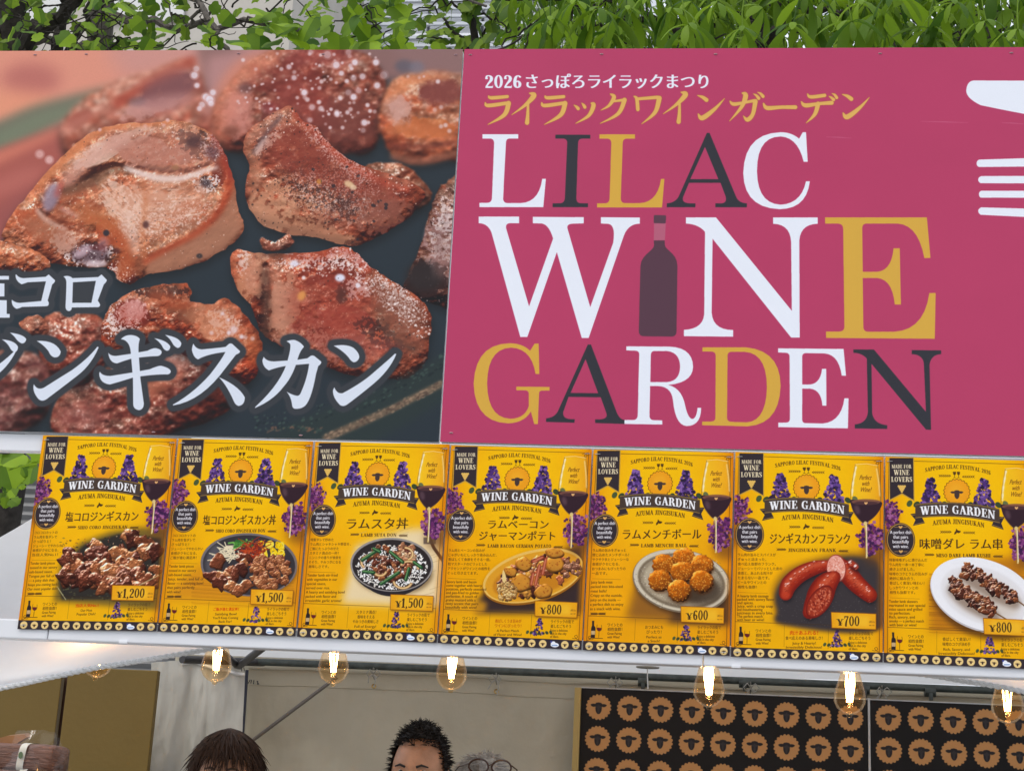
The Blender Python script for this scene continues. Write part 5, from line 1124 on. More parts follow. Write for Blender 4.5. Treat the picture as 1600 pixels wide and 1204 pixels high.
def grid_sheet(name, f, nu, nv, m, parent=None, uv=None):
    """f(u, v) -> point; a cloth or paper sheet; uv(u, v)"""
    bm = BM(); V = [[bm.verts.new(f(i/nu, j/nv)) for i in range(nu+1)] for j in range(nv+1)]
    lay = bm.loops.layers.uv.new('UVMap')
    for j in range(nv):
        for i in range(nu):
            fc = bm.faces.new((V[j][i], V[j][i+1], V[j+1][i+1], V[j+1][i]))
            for lp, (a, b) in zip(fc.loops, ((i, j), (i+1, j), (i+1, j+1), (i, j+1))): lp[lay].uv = uv(a/nu, b/nv) if uv else (a/nu, b/nv)
    return obj(name, bm, m, parent, True, 60)
def N2(x, y, s=0): return float(fbm(np.array([x+50.]), np.array([y+50.]), s, 3)[0])-.5

M_WHITE = mat('white_enamel', (.80, .81, .83), .35, .5, .03, 5)
M_BOARD = mat('white_board', (.78, .79, .80), .5, .4, .03, 7)
M_STEEL = mat('galvanised_steel', (.45, .46, .46), .4, .5, .15, 30, metal=.8)
M_PIPE = mat('green_grey_pipe', (.055, .068, .062), .45, .5, .35, 40)
M_BLACKPIPE = mat('dark_pipe', (.035, .034, .036), .5)
M_CANVAS = mat('white_canvas', (.86, .865, .87), .75, .2, .05, 5, bump=.5, bscale=12, trans=.42)
M_CURTAIN = mat('beige_canvas', (.53, .485, .375), .8, .2, .09, 3, bump=.9, bscale=7, trans=.15)
M_ROPE = mat('white_rope', (.72, .72, .70), .8, .2, .12, 200)
M_MUST = mat('mustard_panel', (.145, .092, .014), .55, .4, .06, 3, bump=.08, bscale=50)
M_DARK = mat('dark_gap', (.02, .016, .012), .8)

# ---------------------------------------------------------------- ground
bm = BM(); bmesh.ops.create_grid(bm, x_segments=2, y_segments=2, size=90)
g = obj('ground', bm, mat('paving', (.24, .235, .225), .85, .3, .15, 3, bump=.2, bscale=30), smooth=False); tag(g, kind='structure', label='grey paved square under the stall')

# ---------------------------------------------------------------- the two signs
def sign(name, label, x0, x1, arr, fast):
    t = thing(name, label, 'sign' if 'red' in name else 'banner', ((x0+x1)/2, .012, BAN_Z0))
    obj('backing_board', add_box(BM(), x0+.001, x1-.001, .0035, .022, BAN_Z0+.001, BAN_Z1-.001, .001), M_BOARD, t, False)
    w = lambda x, z: .0008*N2(x*2.2, z*2.2, 5)*2-.0
    grid_sheet('print_sheet', lambda u, v: (x0+(x1-x0)*u, w(x0+(x1-x0)*u, v*.9)-.0005, BAN_Z0+(BAN_Z1-BAN_Z0)*v), 40, 20, print_mat(name+'_print', arr, .42, spec=.34 if 'red' in name else .22), t)
    M_S = mat('dull_fastener', (.42, .26, .28), .6)
    for px, py in fast:
        p = at1(px, py); s = BM(); lathe(s, [(0, -.004), (.0028, -.0022), (.0042, -.0008), (.0045, .0)], seg=12)
        for v in s.verts: v.co = Vector((p[0]+v.co.x*1.0, v.co.z*.7-.0008, p[2]+v.co.y*.4))
        obj('staple', s, M_S, t)
    return t
sign('food_banner', 'wide photo banner of glossy grilled meat chunks with white lettering', PHOTO_X0+.0015, SEAM_X-.0015, paint_food_banner(), [(55, 86), (135, 85), (373, 84), (505, 85), (712, 86), (705, 676), (470, 680), (240, 675)])
sign('red_sign', 'crimson sign with big white, gold and black serif lettering and a bottle', SEAM_X+.0015, RED_X1, paint_red_banner(), [(735, 86), (940, 85), (1118, 85), (1375, 84), (1580, 83)])

# ---------------------------------------------------------------- white frame that carries the posters
fr = thing('poster_frame', 'white painted frame board and rail behind the row of yellow posters', 'frame', (1, .03, 1.83))
XL, XR = -.97, 2.72
obj('upper_rail', add_box(BM(), XL, XR, .008, .034, 2.236, 2.2745, .002), M_WHITE, fr, False)
obj('backing_board', add_box(BM(), .03, XR, .010, .020, 1.872, 2.234, .001), M_BOARD, fr, False)
for a, b in ((XL, .062), (.064, 1.44), (1.442, XR)):
    obj('lower_beam', add_box(BM(), a, b, .006, .052, 1.829, 1.870, .003), M_WHITE, fr, False)
for px, py in ((193, 1002), (1150, 1040)):
    p = at1(px, py, .004); obj('bracket', add_box(BM(), p[0]-.009, p[0]+.009, .001, .006, p[2]-.004, p[2]+.002, .001), M_WHITE, fr, False)

# ---------------------------------------------------------------- seven menu posters
DISHES = ['a dark grill heaped with glazed meat', 'a black bowl of meat, corn and mince', 'a black rice bowl with green stalks', 'a yellow oval dish of potato and bacon', 'seven brown breaded balls on a plate', 'red sausages on black slate', 'two meat skewers on a white plate']
for i in range(7):
    q = at(np.array(POSTER_PX[i], float))
    TL, TR, BR_, BL = [Vector((p[0], 0, p[2])) for p in q]
    t = thing('menu_poster', 'yellow menu poster showing '+DISHES[i], 'poster', ((BL+BR_)/2)[:], 'menu posters in a row under the signs')
    def F(u, v, i=i):
        p = (BL*(1-u)+BR_*u)*(1-v)+(TL*(1-u)+TR*u)*v
        return (p.x, .0012+.0016*N2(u*1.6+i*3, v*1.6, 9)*1.8-.0014*(abs(u-.5)*2)**6*(i % 2), p.z)
    grid_sheet('paper_sheet', F, 12, 16, print_mat('menu_print', paint_poster(i), .45, spec=.08), t)
    for u, v in ((.03, .975), (.97, .975), (.04, .02), (.96, .015)):
        p = F(u, v); s = BM(); tube(s, [(p[0]-.006, p[1]-.0002, p[2]), (p[0]-.005, p[1]-.0016, p[2]), (p[0]+.005, p[1]-.0016, p[2]+.0006), (p[0]+.006, p[1]-.0002, p[2]+.0006)], .0006, 5); obj('staple', s, M_STEEL, t)

# ---------------------------------------------------------------- tent
YB = 2.25                                        # depth of the back of the stall
tent = thing('festival_tent', 'white canvas festival tent with roped hem behind the signs', 'tent', (1, .06, 0))
YE = .065; TAN = math.tan(radians(36)); ZE = 1.86
hem_px = [(-330, 1120), (-150, 1100), (0, 1073), (80, 1056), (150, 1041), (220, 1030), (290, 1018), (350, 1008), (460, 995), (650, 985), (900, 990), (1150, 1015), (1300, 1034), (1420, 1048), (1500, 1060), (1600, 1078), (1750, 1115), (1900, 1160)]
hem = np.array([at1(x, y, YE) for x, y in hem_px]); hem = cr(hem[:, [0, 2]], 5)
def hem_z(x): return float(np.interp(x, hem[:, 0], hem[:, 1]))
def plane_hit(px, py):
    d = ray([(px, py)])[0]; k = (ZE+(CAM[1]-YE)*TAN-CAM[2])/(d[2]-d[1]*TAN); return CAM+d*k
h0, h1 = plane_hit(0, 783), plane_hit(60, 762)
hd = h1-h0
RIDGE_Y = 1.18; RIDGE_Z = ZE+(RIDGE_Y-YE)*TAN
kc = (YE-h0[1])/hd[1]; CX = h0[0]+hd[0]*kc; kr = (RIDGE_Y-h0[1])/hd[1]; RX = h0[0]+hd[0]*kr
CX = max(CX, -2.6); XE = 3.9
def roof_front(u, v):
    a = CX+(RX-CX)*v; x = a+(XE-a)*u
    y = YE+(RIDGE_Y-YE)*v; z0 = hem_z(x)
    z = ZE+(y-YE)*TAN; s = (1-v)**3
    z = z*(1-s)+z0*s
    z += .007*N2(x*9+v*6, v*9-x*4, 25)+.010*N2(x*1.4, v*3, 21)+.006*N2(x*5, v*2+x, 22)-.05*v*(1-v)*(1+.3*sin(x*3.1))
    return (x, y, z)
grid_sheet('roof_canvas', roof_front, 220, 60, M_CANVAS, tent)
XBL = None
ZB = float(at1(900, 1052, YB)[2])
def roof_back(u, v):
    a = RX-.02+(CX-RX)*v*.6; x = a+(XE-a)*u
    return (x, RIDGE_Y+(YB+.08-RIDGE_Y)*v, RIDGE_Z+(ZB+.02-RIDGE_Z)*v+.008*N2(x*2, v*3, 24)-.03*v*(1-v))
grid_sheet('roof_canvas', roof_back, 60, 14, M_CANVAS, tent)
xv = RX-.02+(CX-RX)*.6
grid_sheet('valance', lambda u, v: (xv+(XE-xv)*u, YB+.081+.02*N2(u*9, v*2, 27)*(1-v), ZB+.02-.42*(1-v)), 60, 6, M_CURTAIN, tent)

# roped hem: two strands twisted round each other
xs = np.linspace(CX+.02, XE-.05, 700)
for ph in (0, pi):
    tube_pts = [(x, YE-.004+.0024*cos(x*230+ph), hem_z(x)-.003+.0024*sin(x*230+ph)) for x in xs]
    o = BM(); tube(o, tube_pts, .0042, 6); obj('hem_rope', o, M_ROPE, tent)
def px_tube(name, a, b, Ya, Yb, r, m, parent, ext=0.):
    p, q = Vector(at1(*a, Ya)), Vector(at1(*b, Yb)); d = (q-p).normalized()
    o = BM(); tube(o, [p-d*ext, p.lerp(q, .5), q+d*ext], r, 12); return obj(name, o, m, parent)
px_tube('back_pipe', (396, 1033), (1600, 1080), YB-.03, YB-.03, .0125, M_PIPE, tent, .25)
px_tube('corner_pole', (386, 1046), (376, 1190), YB-.035, YB-.035, .006, mat('blue_black_pole', (.03, .035, .06), .5), tent, .0)
px_tube('brace_pole', (512, 1068), (408, 1146), YB-.05, YB-.05, .0065, mat('brown_grey_pole', (.16, .14, .12), .5), tent, .04)
px_tube('side_pipe', (300, 1030), (398, 1034), 1.9, YB-.04, .0135, M_BLACKPIPE, tent, .05)
px_tube('roof_pipe', (372, 1041), (420, 1004), YB-.1, 1.6, .013, M_BLACKPIPE, tent, .02)
px_tube('roof_pipe', (330, 1004), (372, 1040), 1.7, YB-.1, .012, M_BLACKPIPE, tent, .02)
for px, py in ((1005, 1064), (1163, 1066), (1453, 1080), (1350, 1076)):
    p = at1(px, py, YB-.03); o = BM(); tube(o, [(p[0]-.018, p[1], p[2]), (p[0]+.018, p[1], p[2])], .0175, 12); add_box(o, p[0]-.006, p[0]+.006, p[1]-.028, p[1]-.012, p[2]-.03, p[2]-.006, .001); obj('pipe_clamp', o, M_PIPE, tent)
# round patch of the roof lining with its hanging cord
p = at1(1012, 1043, YB-.16); o = BM(); lathe(o, [(.0, 0), (.038, .0), (.040, .004), (.0, .005)], p[0], p[1], p[2], 28)
obj('round_patch', o, mat('grey_patch', (.40, .39, .35), .8), tent)
o = BM(); tube(o, [p, p+np.array([0, -.01, -.03]), p+np.array([.003, -.012, -.07])], .002, 6); obj('cord', o, M_ROPE, tent)

# ---------------------------------------------------------------- curtains
def curtain(name, label, pts_top, pts_bot, Y, folds, seed, m=M_CURTAIN, nu=90, nv=36, amp=.02, extra=lambda u, v: 0.):
    A_ = np.array([at1(*p, Y) for p in pts_top]); B_ = np.array([at1(*p, Y) for p in pts_bot])
    t = thing(name, label, 'curtain', tuple(B_.mean(0)))
    def F(u, v):
        top = np.array([np.interp(u, np.linspace(0, 1, len(A_)), A_[:, k]) for k in range(3)]); bot = np.array([np.interp(u, np.linspace(0, 1, len(B_)), B_[:, k]) for k in range(3)])
        p = top*(1-v)+bot*v
        n = extra(u, v)+amp*(N2(u*folds, v*1.2, seed)+.5*N2(u*folds*2.3, v*2.2+u*3, seed+2)+.22*N2(u*folds*5+v*3, v*8, seed+4))
        return (p[0], p[1]+n*(.35+v), p[2]+.25*n)
    grid_sheet('cloth', F, nu, nv, m, t)
    return t, F
M_TIE = mat('grey_cord', (.36, .35, .31), .85, .2, .15, 150)
TIES = [(583, 1052), (775, 1060), (962, 1066), (1173, 1074), (1378, 1080)]
def tie_folds(u, v):
    t = 0.
    for px, py in TIES:
        du = (u-(px-388)/1252.)*2.7; dv = (1-v)*.82+.012
        t += .020*sin(7*math.atan2(du, dv)+px)*math.exp(-((du*du+dv*dv)/.10)) * min(1, (du*du+dv*dv)/.002)
    return t
bc, F = curtain('back_curtain', 'beige canvas wall tied to the green pipe behind the two dark haired workers', [(388, 1043), (640, 1053), (1000, 1068), (1640, 1093)], [(372, 1420), (640, 1420), (1000, 1420), (1640, 1420)], YB, 6, 31, nu=200, nv=60, amp=.075, extra=tie_folds)
F0 = F
o = BM(); pts = [Vector(F(u, .006))+Vector((0, -.003, 0)) for u in np.linspace(0, 1, 60)]; tube(o, pts, .004, 5); obj('hem_seam', o, M_CURTAIN, bc)
pts = [Vector(F(u, .075))+Vector((0, -.0015, 0)) for u in np.linspace(0, 1, 60)]
o = BM(); tube(o, pts, .0016, 5); obj('hem_seam', o, M_CURTAIN, bc)
for px, py in ((583, 1052), (775, 1060), (962, 1066), (1173, 1074), (1378, 1080)):
    p = Vector(at1(px, py, YB-.05)); r = rng(px)
    o = BM()
    for s in (-1, 1):
        L_ = .018+.016*r.rand(); dz = -.02-.03*r.rand()
        tube(o, [p, p+Vector((s*L_*.5, -.012, .014)), p+Vector((s*L_, -.014, .0)), p+Vector((s*L_*.55, -.012, -.014)), p], .0021, 5)
        tube(o, [p, p+Vector((s*.012, -.01, dz*.5)), p+Vector((s*.02+.01*r.randn(), -.008, dz-.01))], .002, 5)
    tube(o, [p+Vector((0, .03, .016)), p+Vector((0, -.004, .02)), p+Vector((0, -.006, -.006)), p+Vector((0, .035, -.016))], .0021, 5)
    obj('tie_cord', o, M_TIE, bc)
    e = BM(); lathe(e, [(.004, 0), (.008, -.002), (.009, 0), (.008, .002), (.004, 0)], seg=14)
    for v in e.verts: v.co = p+Vector((v.co.x, .03+v.co.z, v.co.y-.04))
    obj('eyelet', e, mat('brass', (.5, .33, .12), .35, metal=1) if px == 583 else bpy.data.materials['brass'], bc)
# writing on the hem, as faint marker strokes
M_INK = mat('marker_ink', (.06, .06, .06), .8)
o = BM(); r = rng(3)
for x, y in ((391, 1064), (397, 1065), (403, 1066)):
    for k in range(2):
        a = at1(x+r.randn()*1.2, y-3, YB-.036); b = at1(x+r.randn()*1.8, y+3, YB-.036); tube(o, [a, b], .0016, 4)
obj('marker_writing', o, M_INK, bc)
sc_, F = curtain('side_curtain', 'pale gathered canvas hanging beside the olive partition panels', [(236, 1035), (290, 1030), (330, 1036), (383, 1046)], [(222, 1420), (270, 1420), (320, 1420), (368, 1420)], 2.06, 2.6, 41, mat('pale_canvas', (.50, .49, .44), .8, .2, .08, 4, bump=.7, bscale=8, trans=.15), 110, 60, .13)
o = BM(); pts = [Vector(F(u, .02))+Vector((0, -.004, 0)) for u in np.linspace(.3, 1, 40)]; tube(o, pts, .006, 6); obj('hem_seam', o, M_ROPE, sc_)
o = BM(); r = rng(8)
for x in (378, 382): a = at1(x-1, 1041+1, 2.0); b = at1(x, 1047+1, 2.0); tube(o, [a, b], .0016, 4)
obj('marker_writing', o, M_INK, sc_)

# ---------------------------------------------------------------- olive partition panels on the left
def panel(name, label, cat, x0, x1, ytop0, ytop1, Y, m, th=.03, group=None, z0=0.):
    a, b = at1(x0, ytop0, Y), at1(x1, ytop1, Y); bm = BM(); add_box(bm, a[0], b[0], Y, Y+th, z0, (a[2]+b[2])/2, .003)
    o = obj(name, bm, m, None, False); return tag(o, label, cat, group), a, b
panel('partition_panel', 'brownish olive wall panel behind the paper bag at far left', 'panel', -260, 98, 1044, 1044, 1.86, M_MUST, group='olive partition panels')
panel('partition_panel', 'wide olive wall panel between a dark gap and the pale gathered curtain', 'panel', 107, 247, 1044, 1044, 1.86, M_MUST, group='olive partition panels')
a = at1(98.5, 1044, 1.90); b = at1(106.5, 1044, 1.90); tag(obj('gap_shade_strip', add_box(BM(), a[0]-.002, b[0]+.002, 1.9, 1.93, 0, a[2]-.03), mat('gap_shade_brown', (.07, .03, .016), .7), None, False), 'dark brown strip painting the shade in the gap between the two olive panels', 'shading')  # dark strip added as the shade of the gap between the panels

# ---------------------------------------------------------------- black panels with the sheep emblem
EMB = SHEEP*[.92, .95]
def paint_emblems(w_m, h_m, x_off, z_off, pitch, dia):
    K = 900.; c = Canvas(int(w_m*K), int(h_m*K), lambda p: np.asarray(p, float)*K, (17, 14, 14))
    yy, xx = np.mgrid[0:c.h, 0:c.w].astype(np.float32); c.a *= (1+.3*(fbm(xx*.01, yy*.01, 4, 3)-.5))[..., None]
    for j in range(int((h_m-z_off)/pitch)+1):
        for k in range(int((w_m-x_off)/pitch)+1):
            x, y = x_off+k*pitch, z_off+j*pitch
            if x+dia*.4 > w_m: continue
            c.fill(scallop(x, y, dia/2, 20, .075), (192, 138, 84), 1)
            c.fill(EMB*dia*.0062+[x, y-dia*.03], (34, 30, 32), 1); c.fill((EMB*[.36, .8])*dia*.0060+[x, y+dia*.02], (58, 52, 54), .8)
    return c.done()
YP = YB-.12
xs_ = [(909, 1075), (1355, 1093), (1360, 1092), (1850, 1112)]
P4 = [at1(*p, YP) for p in xs_]
ztop = (P4[0][2]+P4[1][2]+P4[2][2])/3
c0 = at1(935.4, 1104, YP); c1 = at1(1328.5, 1123, YP); pit = (c1[0]-c0[0])/8.; r1 = at1(934, 1152, YP); 
for k, (a, b, fx, lab) in enumerate(((P4[0], P4[1], c0[0], 'black panel of tan sheep head emblems beside the brass coloured post'), (P4[2], P4[3], at1(1388, 1121, YP)[0], 'black panel of tan sheep head emblems at the right edge, past the seam'))):
    w_, h_ = b[0]-a[0], 1.0
    t = thing('emblem_panel', lab, 'panel', ((a[0]+b[0])/2, YP, ztop-h_), 'black emblem panels on the back wall')
    pm = print_mat('emblem_print', paint_emblems(w_, h_, fx-a[0], ztop-c0[2] if k == 0 else ztop-at1(1388, 1121, YP)[2], pit, .083), .5, spec=.25)
    grid_sheet('print_sheet', lambda u, v: (a[0]+w_*u, YP-.002, ztop-h_+h_*v), 8, 8, pm, t)
    obj('backing_board', add_box(BM(), a[0], b[0], YP+.0005, YP+.012, ztop-h_, ztop, .0005), mat('black_board', (.015, .014, .014), .5), t, False)
    obj('edge_strip', add_box(BM(), a[0]-.001, b[0]+.001, YP-.003, YP+.013, ztop+.0005, ztop+.004), M_STEEL, t, False)
a = at1(1357.5, 1093, YP); tag(obj('joint_strip', add_box(BM(), a[0]-.004, a[0]+.003, YP-.006, YP+.01, ztop-1, ztop+.006), M_STEEL, None, False), 'thin grey joint strip between the two black emblem panels', 'strip')
a = at1(898, 1073, YP-.02); b = at1(909, 1073, YP-.02); tag(obj('brass_post', add_box(BM(), a[0], b[0]-.002, YP-.02, YP+.02, 0, a[2], .002), mat('ochre_post', (.42, .29, .09), .5), None, False), 'ochre upright post at the left edge of the black emblem panel', 'post')

# ---------------------------------------------------------------- filament bulbs
M_GLASS = bpy.data.materials.new('amber_glass'); M_GLASS.use_nodes = True
N, Lk = M_GLASS.node_tree.nodes, M_GLASS.node_tree.links
tr_ = N.new('ShaderNodeBsdfTransparent'); tr_.inputs['Color'].default_value = (.975, .88, .72, 1); gs = N.new('ShaderNodeBsdfGlossy'); gs.inputs['Roughness'].default_value = .03
lw = N.new('ShaderNodeLayerWeight'); lw.inputs['Blend'].default_value = .12; mx = N.new('ShaderNodeMixShader'); ml_ = N.new('ShaderNodeMath'); ml_.operation = 'MINIMUM'; ml_.inputs[1].default_value = .30; Lk.new(lw.outputs['Fresnel'], ml_.inputs[0]); Lk.new(ml_.outputs[0], mx.inputs['Fac']); Lk.new(tr_.outputs[0], mx.inputs[1]); Lk.new(gs.outputs[0], mx.inputs[2]); tl_ = N.new('ShaderNodeBsdfTranslucent'); tl_.inputs['Color'].default_value = (.95, .72, .42, 1); m2_ = N.new('ShaderNodeMixShader'); m2_.inputs['Fac'].default_value = .005
Lk.new(mx.outputs[0], m2_.inputs[1]); Lk.new(tl_.outputs[0], m2_.inputs[2]); Lk.new(m2_.outputs[0], N['Material Output'].inputs['Surface'])
M_FIL = mat('glowing_filament', (1, .7, .4), .5, emit=(1, .55, .20), estr=38.)
M_CAP = mat('black_socket', (.02, .02, .02), .45)
bulbs = [(148, 1060, 'leftmost filament bulb, half hidden behind the white canvas hem'), (335, 1067, 'filament bulb hanging in front of the pale gathered curtain'), (520, 1070, 'filament bulb over the diagonal pole'), (704, 1080, 'filament bulb above the man with spiky black hair'), (1108, 1106, 'filament bulb over the middle of the left emblem panel'), (1327, 1118, 'filament bulb at the seam of the two emblem panels'), (1575, 1132, 'rightmost filament bulb, by the roped hem')]
YBULB = .30
prof = [(.002, -.0), (.0045, .001), (.006, .005), (.016, .009), (.026, .018), (.0315, .030), (.0322, .041), (.0295, .054), (.0245, .070), (.0195, .088), (.0155, .104), (.0135, .116)]
glass_me = fil_me = None
for i, (px, py, lab) in enumerate(bulbs):
    p = at1(px, py+2, YBULB)
    t = thing('light_bulb', lab, 'light bulb', tuple(p), 'filament bulbs on the string under the beam')
    if glass_me is None:
        b = BM(); lathe(b, prof, seg=28); glass = obj('glass', b, M_GLASS, t); glass_me = glass.data; 
        b = BM()
        for k in range(6):
            a0 = 2*pi*k/6; a1 = a0+.55
            tube(b, [(.0072*cos(a0), .0072*sin(a0), .104), (.0092*cos((a0+a1)/2), .0092*sin((a0+a1)/2), .066), (.0048*cos(a1), .0048*sin(a1), .030)], .0010, 5)
        fil = obj('filament', b, M_FIL, t); fil_me = fil.data
        b = BM(); tube(b, [(0, 0, .024), (0, 0, .115)], .0022, 8); stem_ = obj('glass_stem', b, mat('clear_stem', (.9, .8, .6), .1, trans=.6), t); stem_me = stem_.data
        b = BM(); lathe(b, [(.0135, .113), (.0155, .116), (.0165, .150), (.019, .152), (.020, .190), (.012, .196), (.0, .197)], seg=20); cap = obj('socket', b, M_CAP, t); cap_me = cap.data
        parts = [glass, fil, stem_, cap]
        for q in parts: q.matrix_parent_inverse = Matrix.Identity(4)
    else:
        for q in parts:
            c_ = q.copy(); COL.objects.link(c_); c_.parent = t; c_.matrix_parent_inverse = Matrix.Identity(4)
    t.scale = (1.07, 1.07, 1.07); t.rotation_euler = (.03*sin(i*2.1), .04*cos(i*1.7), i*.7)
    ld = bpy.data.lights.new('bulb_light', 'POINT'); ld.energy = .8; ld.color = (1, .62, .30); ld.shadow_soft_size = .01
    lo = bpy.data.objects.new('bulb_light', ld); COL.objects.link(lo); lo.location = (p[0], p[1], p[2]+.062)
o = BM(); x0, x1 = float(at1(60, 1000, YBULB)[0]), float(at1(1700, 1060, YBULB)[0])
tube(o, [(x0+(x1-x0)*k/40, YBULB, 2.0+.006*sin(k*1.3)+.10*(x0*0)) for k in range(41)], .004, 6)
tag(obj('light_cable', o, M_CAP), 'black cable of the string of bulbs running behind the white beam', 'cable')
# ---------------------------------------------------------------- people: one continuous body mesh each; hair, shirt and eyes are children
def evaluated(bm, mods):
    me = bpy.data.meshes.new('tmp'); bm.to_mesh(me); bm.free()
    o = bpy.data.objects.new('tmp', me); COL.objects.link(o); mods(o)
    dg = bpy.context.evaluated_depsgraph_get(); dg.update()
    m2 = bpy.data.meshes.new_from_object(o.evaluated_get(dg)); bpy.data.objects.remove(o); bpy.data.meshes.remove(me)
    return m2
def head_bm(bm, female):
    """head about its eye point, looking to -Y, chin at z = -.115"""
    r = bmesh.ops.create_uvsphere(bm, u_segments=48, v_segments=36, radius=1)
    for v in r['verts']:
        d = v.co.copy(); x, y, z = d
        w = .074 if female else .077
        k = 1-.28*max(0, -z)**1.5*(1 if y < .2 else .6)
        p = Vector((x*w*k, y*.094+.006, z*.118))
        if z < -.2: p.y += .012*max(0, y)*(-z)*-1
        f = max(0, -y)
        g = lambda cx, cz, sx, sz: math.exp(-((p.x-cx)/sx)**2-((p.z-cz)/sz)**2)*f
        p.y -= .020*g(0, -.034, .012, .018)+.010*g(0, -.014, .009, .022)          # nose
        p.y += .010*(g(.031, .0, .017, .012)+g(-.031, .0, .017, .012))             # eye sockets
        p.y -= .005*(g(.030, .020, .022, .007)+g(-.030, .020, .022, .007))         # brow ridge
        p.y -= .005*g(0, -.070, .020, .007)-.003*g(0, -.064, .022, .003)           # lips
        p.y -= .008*g(0, -.100, .020, .014)                                        # chin
        p.y -= .004*(g(.045, -.035, .018, .018)+g(-.045, -.035, .018, .018))       # cheekbones
        v.co = p
    for s in (-1, 1):
        e = bmesh.ops.create_uvsphere(bm, u_segments=12, v_segments=10, radius=1)
        for v in e['verts']: v.co = Vector((s*(.076+.010*v.co.x*s+.012*abs(v.co.y)), .012+.019*v.co.y, -.012+.031*v.co.z))
def person(label, hair_label, px, py_top, Y, female, skin, hairc, shirt, yaw=0., style='short', tilt=0.):
    p = at1(px, py_top, Y); top = p[2]-.015; H = top
    root_z = 0.
    eye = H-(.134 if style == 'short' else .118)
    t = thing('person', label, 'person', (p[0], Y, 0), 'stall workers seen under the beam')
    L = [(0, 0, eye-.10), (0, .015, eye-.19), (0, .02, eye-.27), (0, .01, eye-.45), (0, .0, eye-.62), (0, 0, eye-.72)]
    R = [(.056, .056), (.052, .052), (.085, .075), (.135, .10), (.115, .085), (.13, .095)]
    E_ = [(0, 1), (1, 2), (2, 3), (3, 4), (4, 5)]
    hip = 5
    for s in (-1, 1):
        n = len(L)
        L += [(s*.17, .02, eye-.27), (s*.21, .03, eye-.55), (s*.17, -.14, eye-.72), (s*.14, -.22, eye-.74)]
        R += [(.058, .058), (.045, .045), (.036, .036), (.028, .028)]; E_ += [(2, n), (n, n+1), (n+1, n+2), (n+2, n+3)]
        for f in range(4):                       # fingers, each its own short chain
            m = len(L); fx = s*(.118+.016*f); L += [(fx, -.265, eye-.745), (fx, -.30+.006*abs(f-1.5), eye-.755)]; R += [(.009, .009), (.007, .007)]; E_ += [(n+3, m), (m, m+1)]
        m = len(L); L += [(s*.105, -.235, eye-.75), (s*.095, -.258, eye-.757)]; R += [(.010, .010), (.008, .008)]; E_ += [(n+3, m), (m, m+1)]
        n = len(L)
        L += [(s*.09, 0, eye-.80), (s*.10, -.01, (eye-.8)*.52), (s*.10, .02, .09), (s*.10, -.10, .035)]
        R += [(.085, .09), (.055, .06), (.04, .04), (.035, .03)]; E_ += [(hip, n), (n, n+1), (n+1, n+2), (n+2, n+3)]
    bm = BM(); lay = bm.verts.layers.skin.verify(); V = [bm.verts.new(q) for q in L]
    for a, b in E_: bm.edges.new((V[a], V[b]))
    for v, rr in zip(V, R): v[lay].radius = rr
    V[hip][lay].use_root = True
    body = evaluated(bm, lambda o: (o.modifiers.new('s', 'SKIN'), setattr(o.modifiers.new('u', 'SUBSURF'), 'levels', 2)))
    bm = BM(); bm.from_mesh(body)
    hb = BM(); head_bm(hb, female); hm_ = bpy.data.meshes.new('h'); M = Matrix.Translation((0, 0, eye)) @ Matrix.Rotation(yaw, 4, 'Z') @ Matrix.Rotation(tilt, 4, 'X')
    hb.transform(M); hb.to_mesh(hm_); hb.free(); bm.from_mesh(hm_)
    def rm(o):
        m = o.modifiers.new('r', 'REMESH'); m.mode = 'VOXEL'; m.voxel_size = .0075; m.use_smooth_shade = True
        s = o.modifiers.new('c', 'SMOOTH'); s.iterations = 2; s.factor = .5
    me = evaluated(bm, rm); me.name = 'body'
    sk = mat('skin', skin, .5, .4, .22, 24, bump=.15, bscale=160); me.materials.clear(); me.materials.append(sk)
    for f in me.polygons: f.use_smooth = True
    b = link('body', me, t); b.location = (0, 0, 0); b.matrix_parent_inverse = Matrix.Identity(4)
    def child(name, bm_, m):
        o = obj(name, bm_, m, t, True, 60); o.matrix_parent_inverse = Matrix.Identity(4); return o
    # shirt and trousers: the body's own surface moved outward
    for nm, lo, hi, cc, off in (('shirt', eye-.80, eye-.205, shirt, .007), ('trousers', .09, eye-.78, (.03, .03, .035), .009)):
        sb = BM(); sb.from_mesh(me); sb.normal_update()
        kill = [f for f in sb.faces if not (lo < f.calc_center_median().z < hi) or (nm == 'shirt' and (abs(f.calc_center_median().x) > .155 and f.calc_center_median().z < eye-.50 and f.calc_center_median().y < .0)) or (nm == 'shirt' and f.calc_center_median().y < -.13) or (nm == 'trousers' and f.calc_center_median().y < -.12 and f.calc_center_median().z > .3)]
        bmesh.ops.delete(sb, geom=kill, context='FACES')
        for v in sb.verts: v.co += v.normal*off
        child(nm, sb, mat(nm+'_cloth', cc, .85, .2, .1, 20, bump=.2, bscale=120))
    # eyes and brows
    for s in (-1, 1):
        eb = BM(); bmesh.ops.create_uvsphere(eb, u_segments=14, v_segments=10, radius=.0105)
        for f in eb.faces: f.material_index = 1 if f.calc_center_median().y < -.0068 else 0
        eb.transform(M @ Matrix.Translation((s*.031, -.0715, .0)))
        child('eye', eb, [mat('eye_white', (.42, .38, .35), .3), mat('iris', (.03, .018, .012), .15)])
        bb = BM(); tube(bb, [(s*.016, -.096, .016), (s*.030, -.094, .0215), (s*.047, -.082, .017)], [.0035, .0035, .0018], 6); bb.transform(M)
        child('eyebrow', bb, mat('brow_hair', tuple(c*.9 for c in hairc), .8))
    # hair: a scalp cap and many tapering locks
    r = rng(int(px)); hbm = BM()
    c_ = bmesh.ops.create_uvsphere(hbm, u_segments=40, v_segments=26, radius=1)
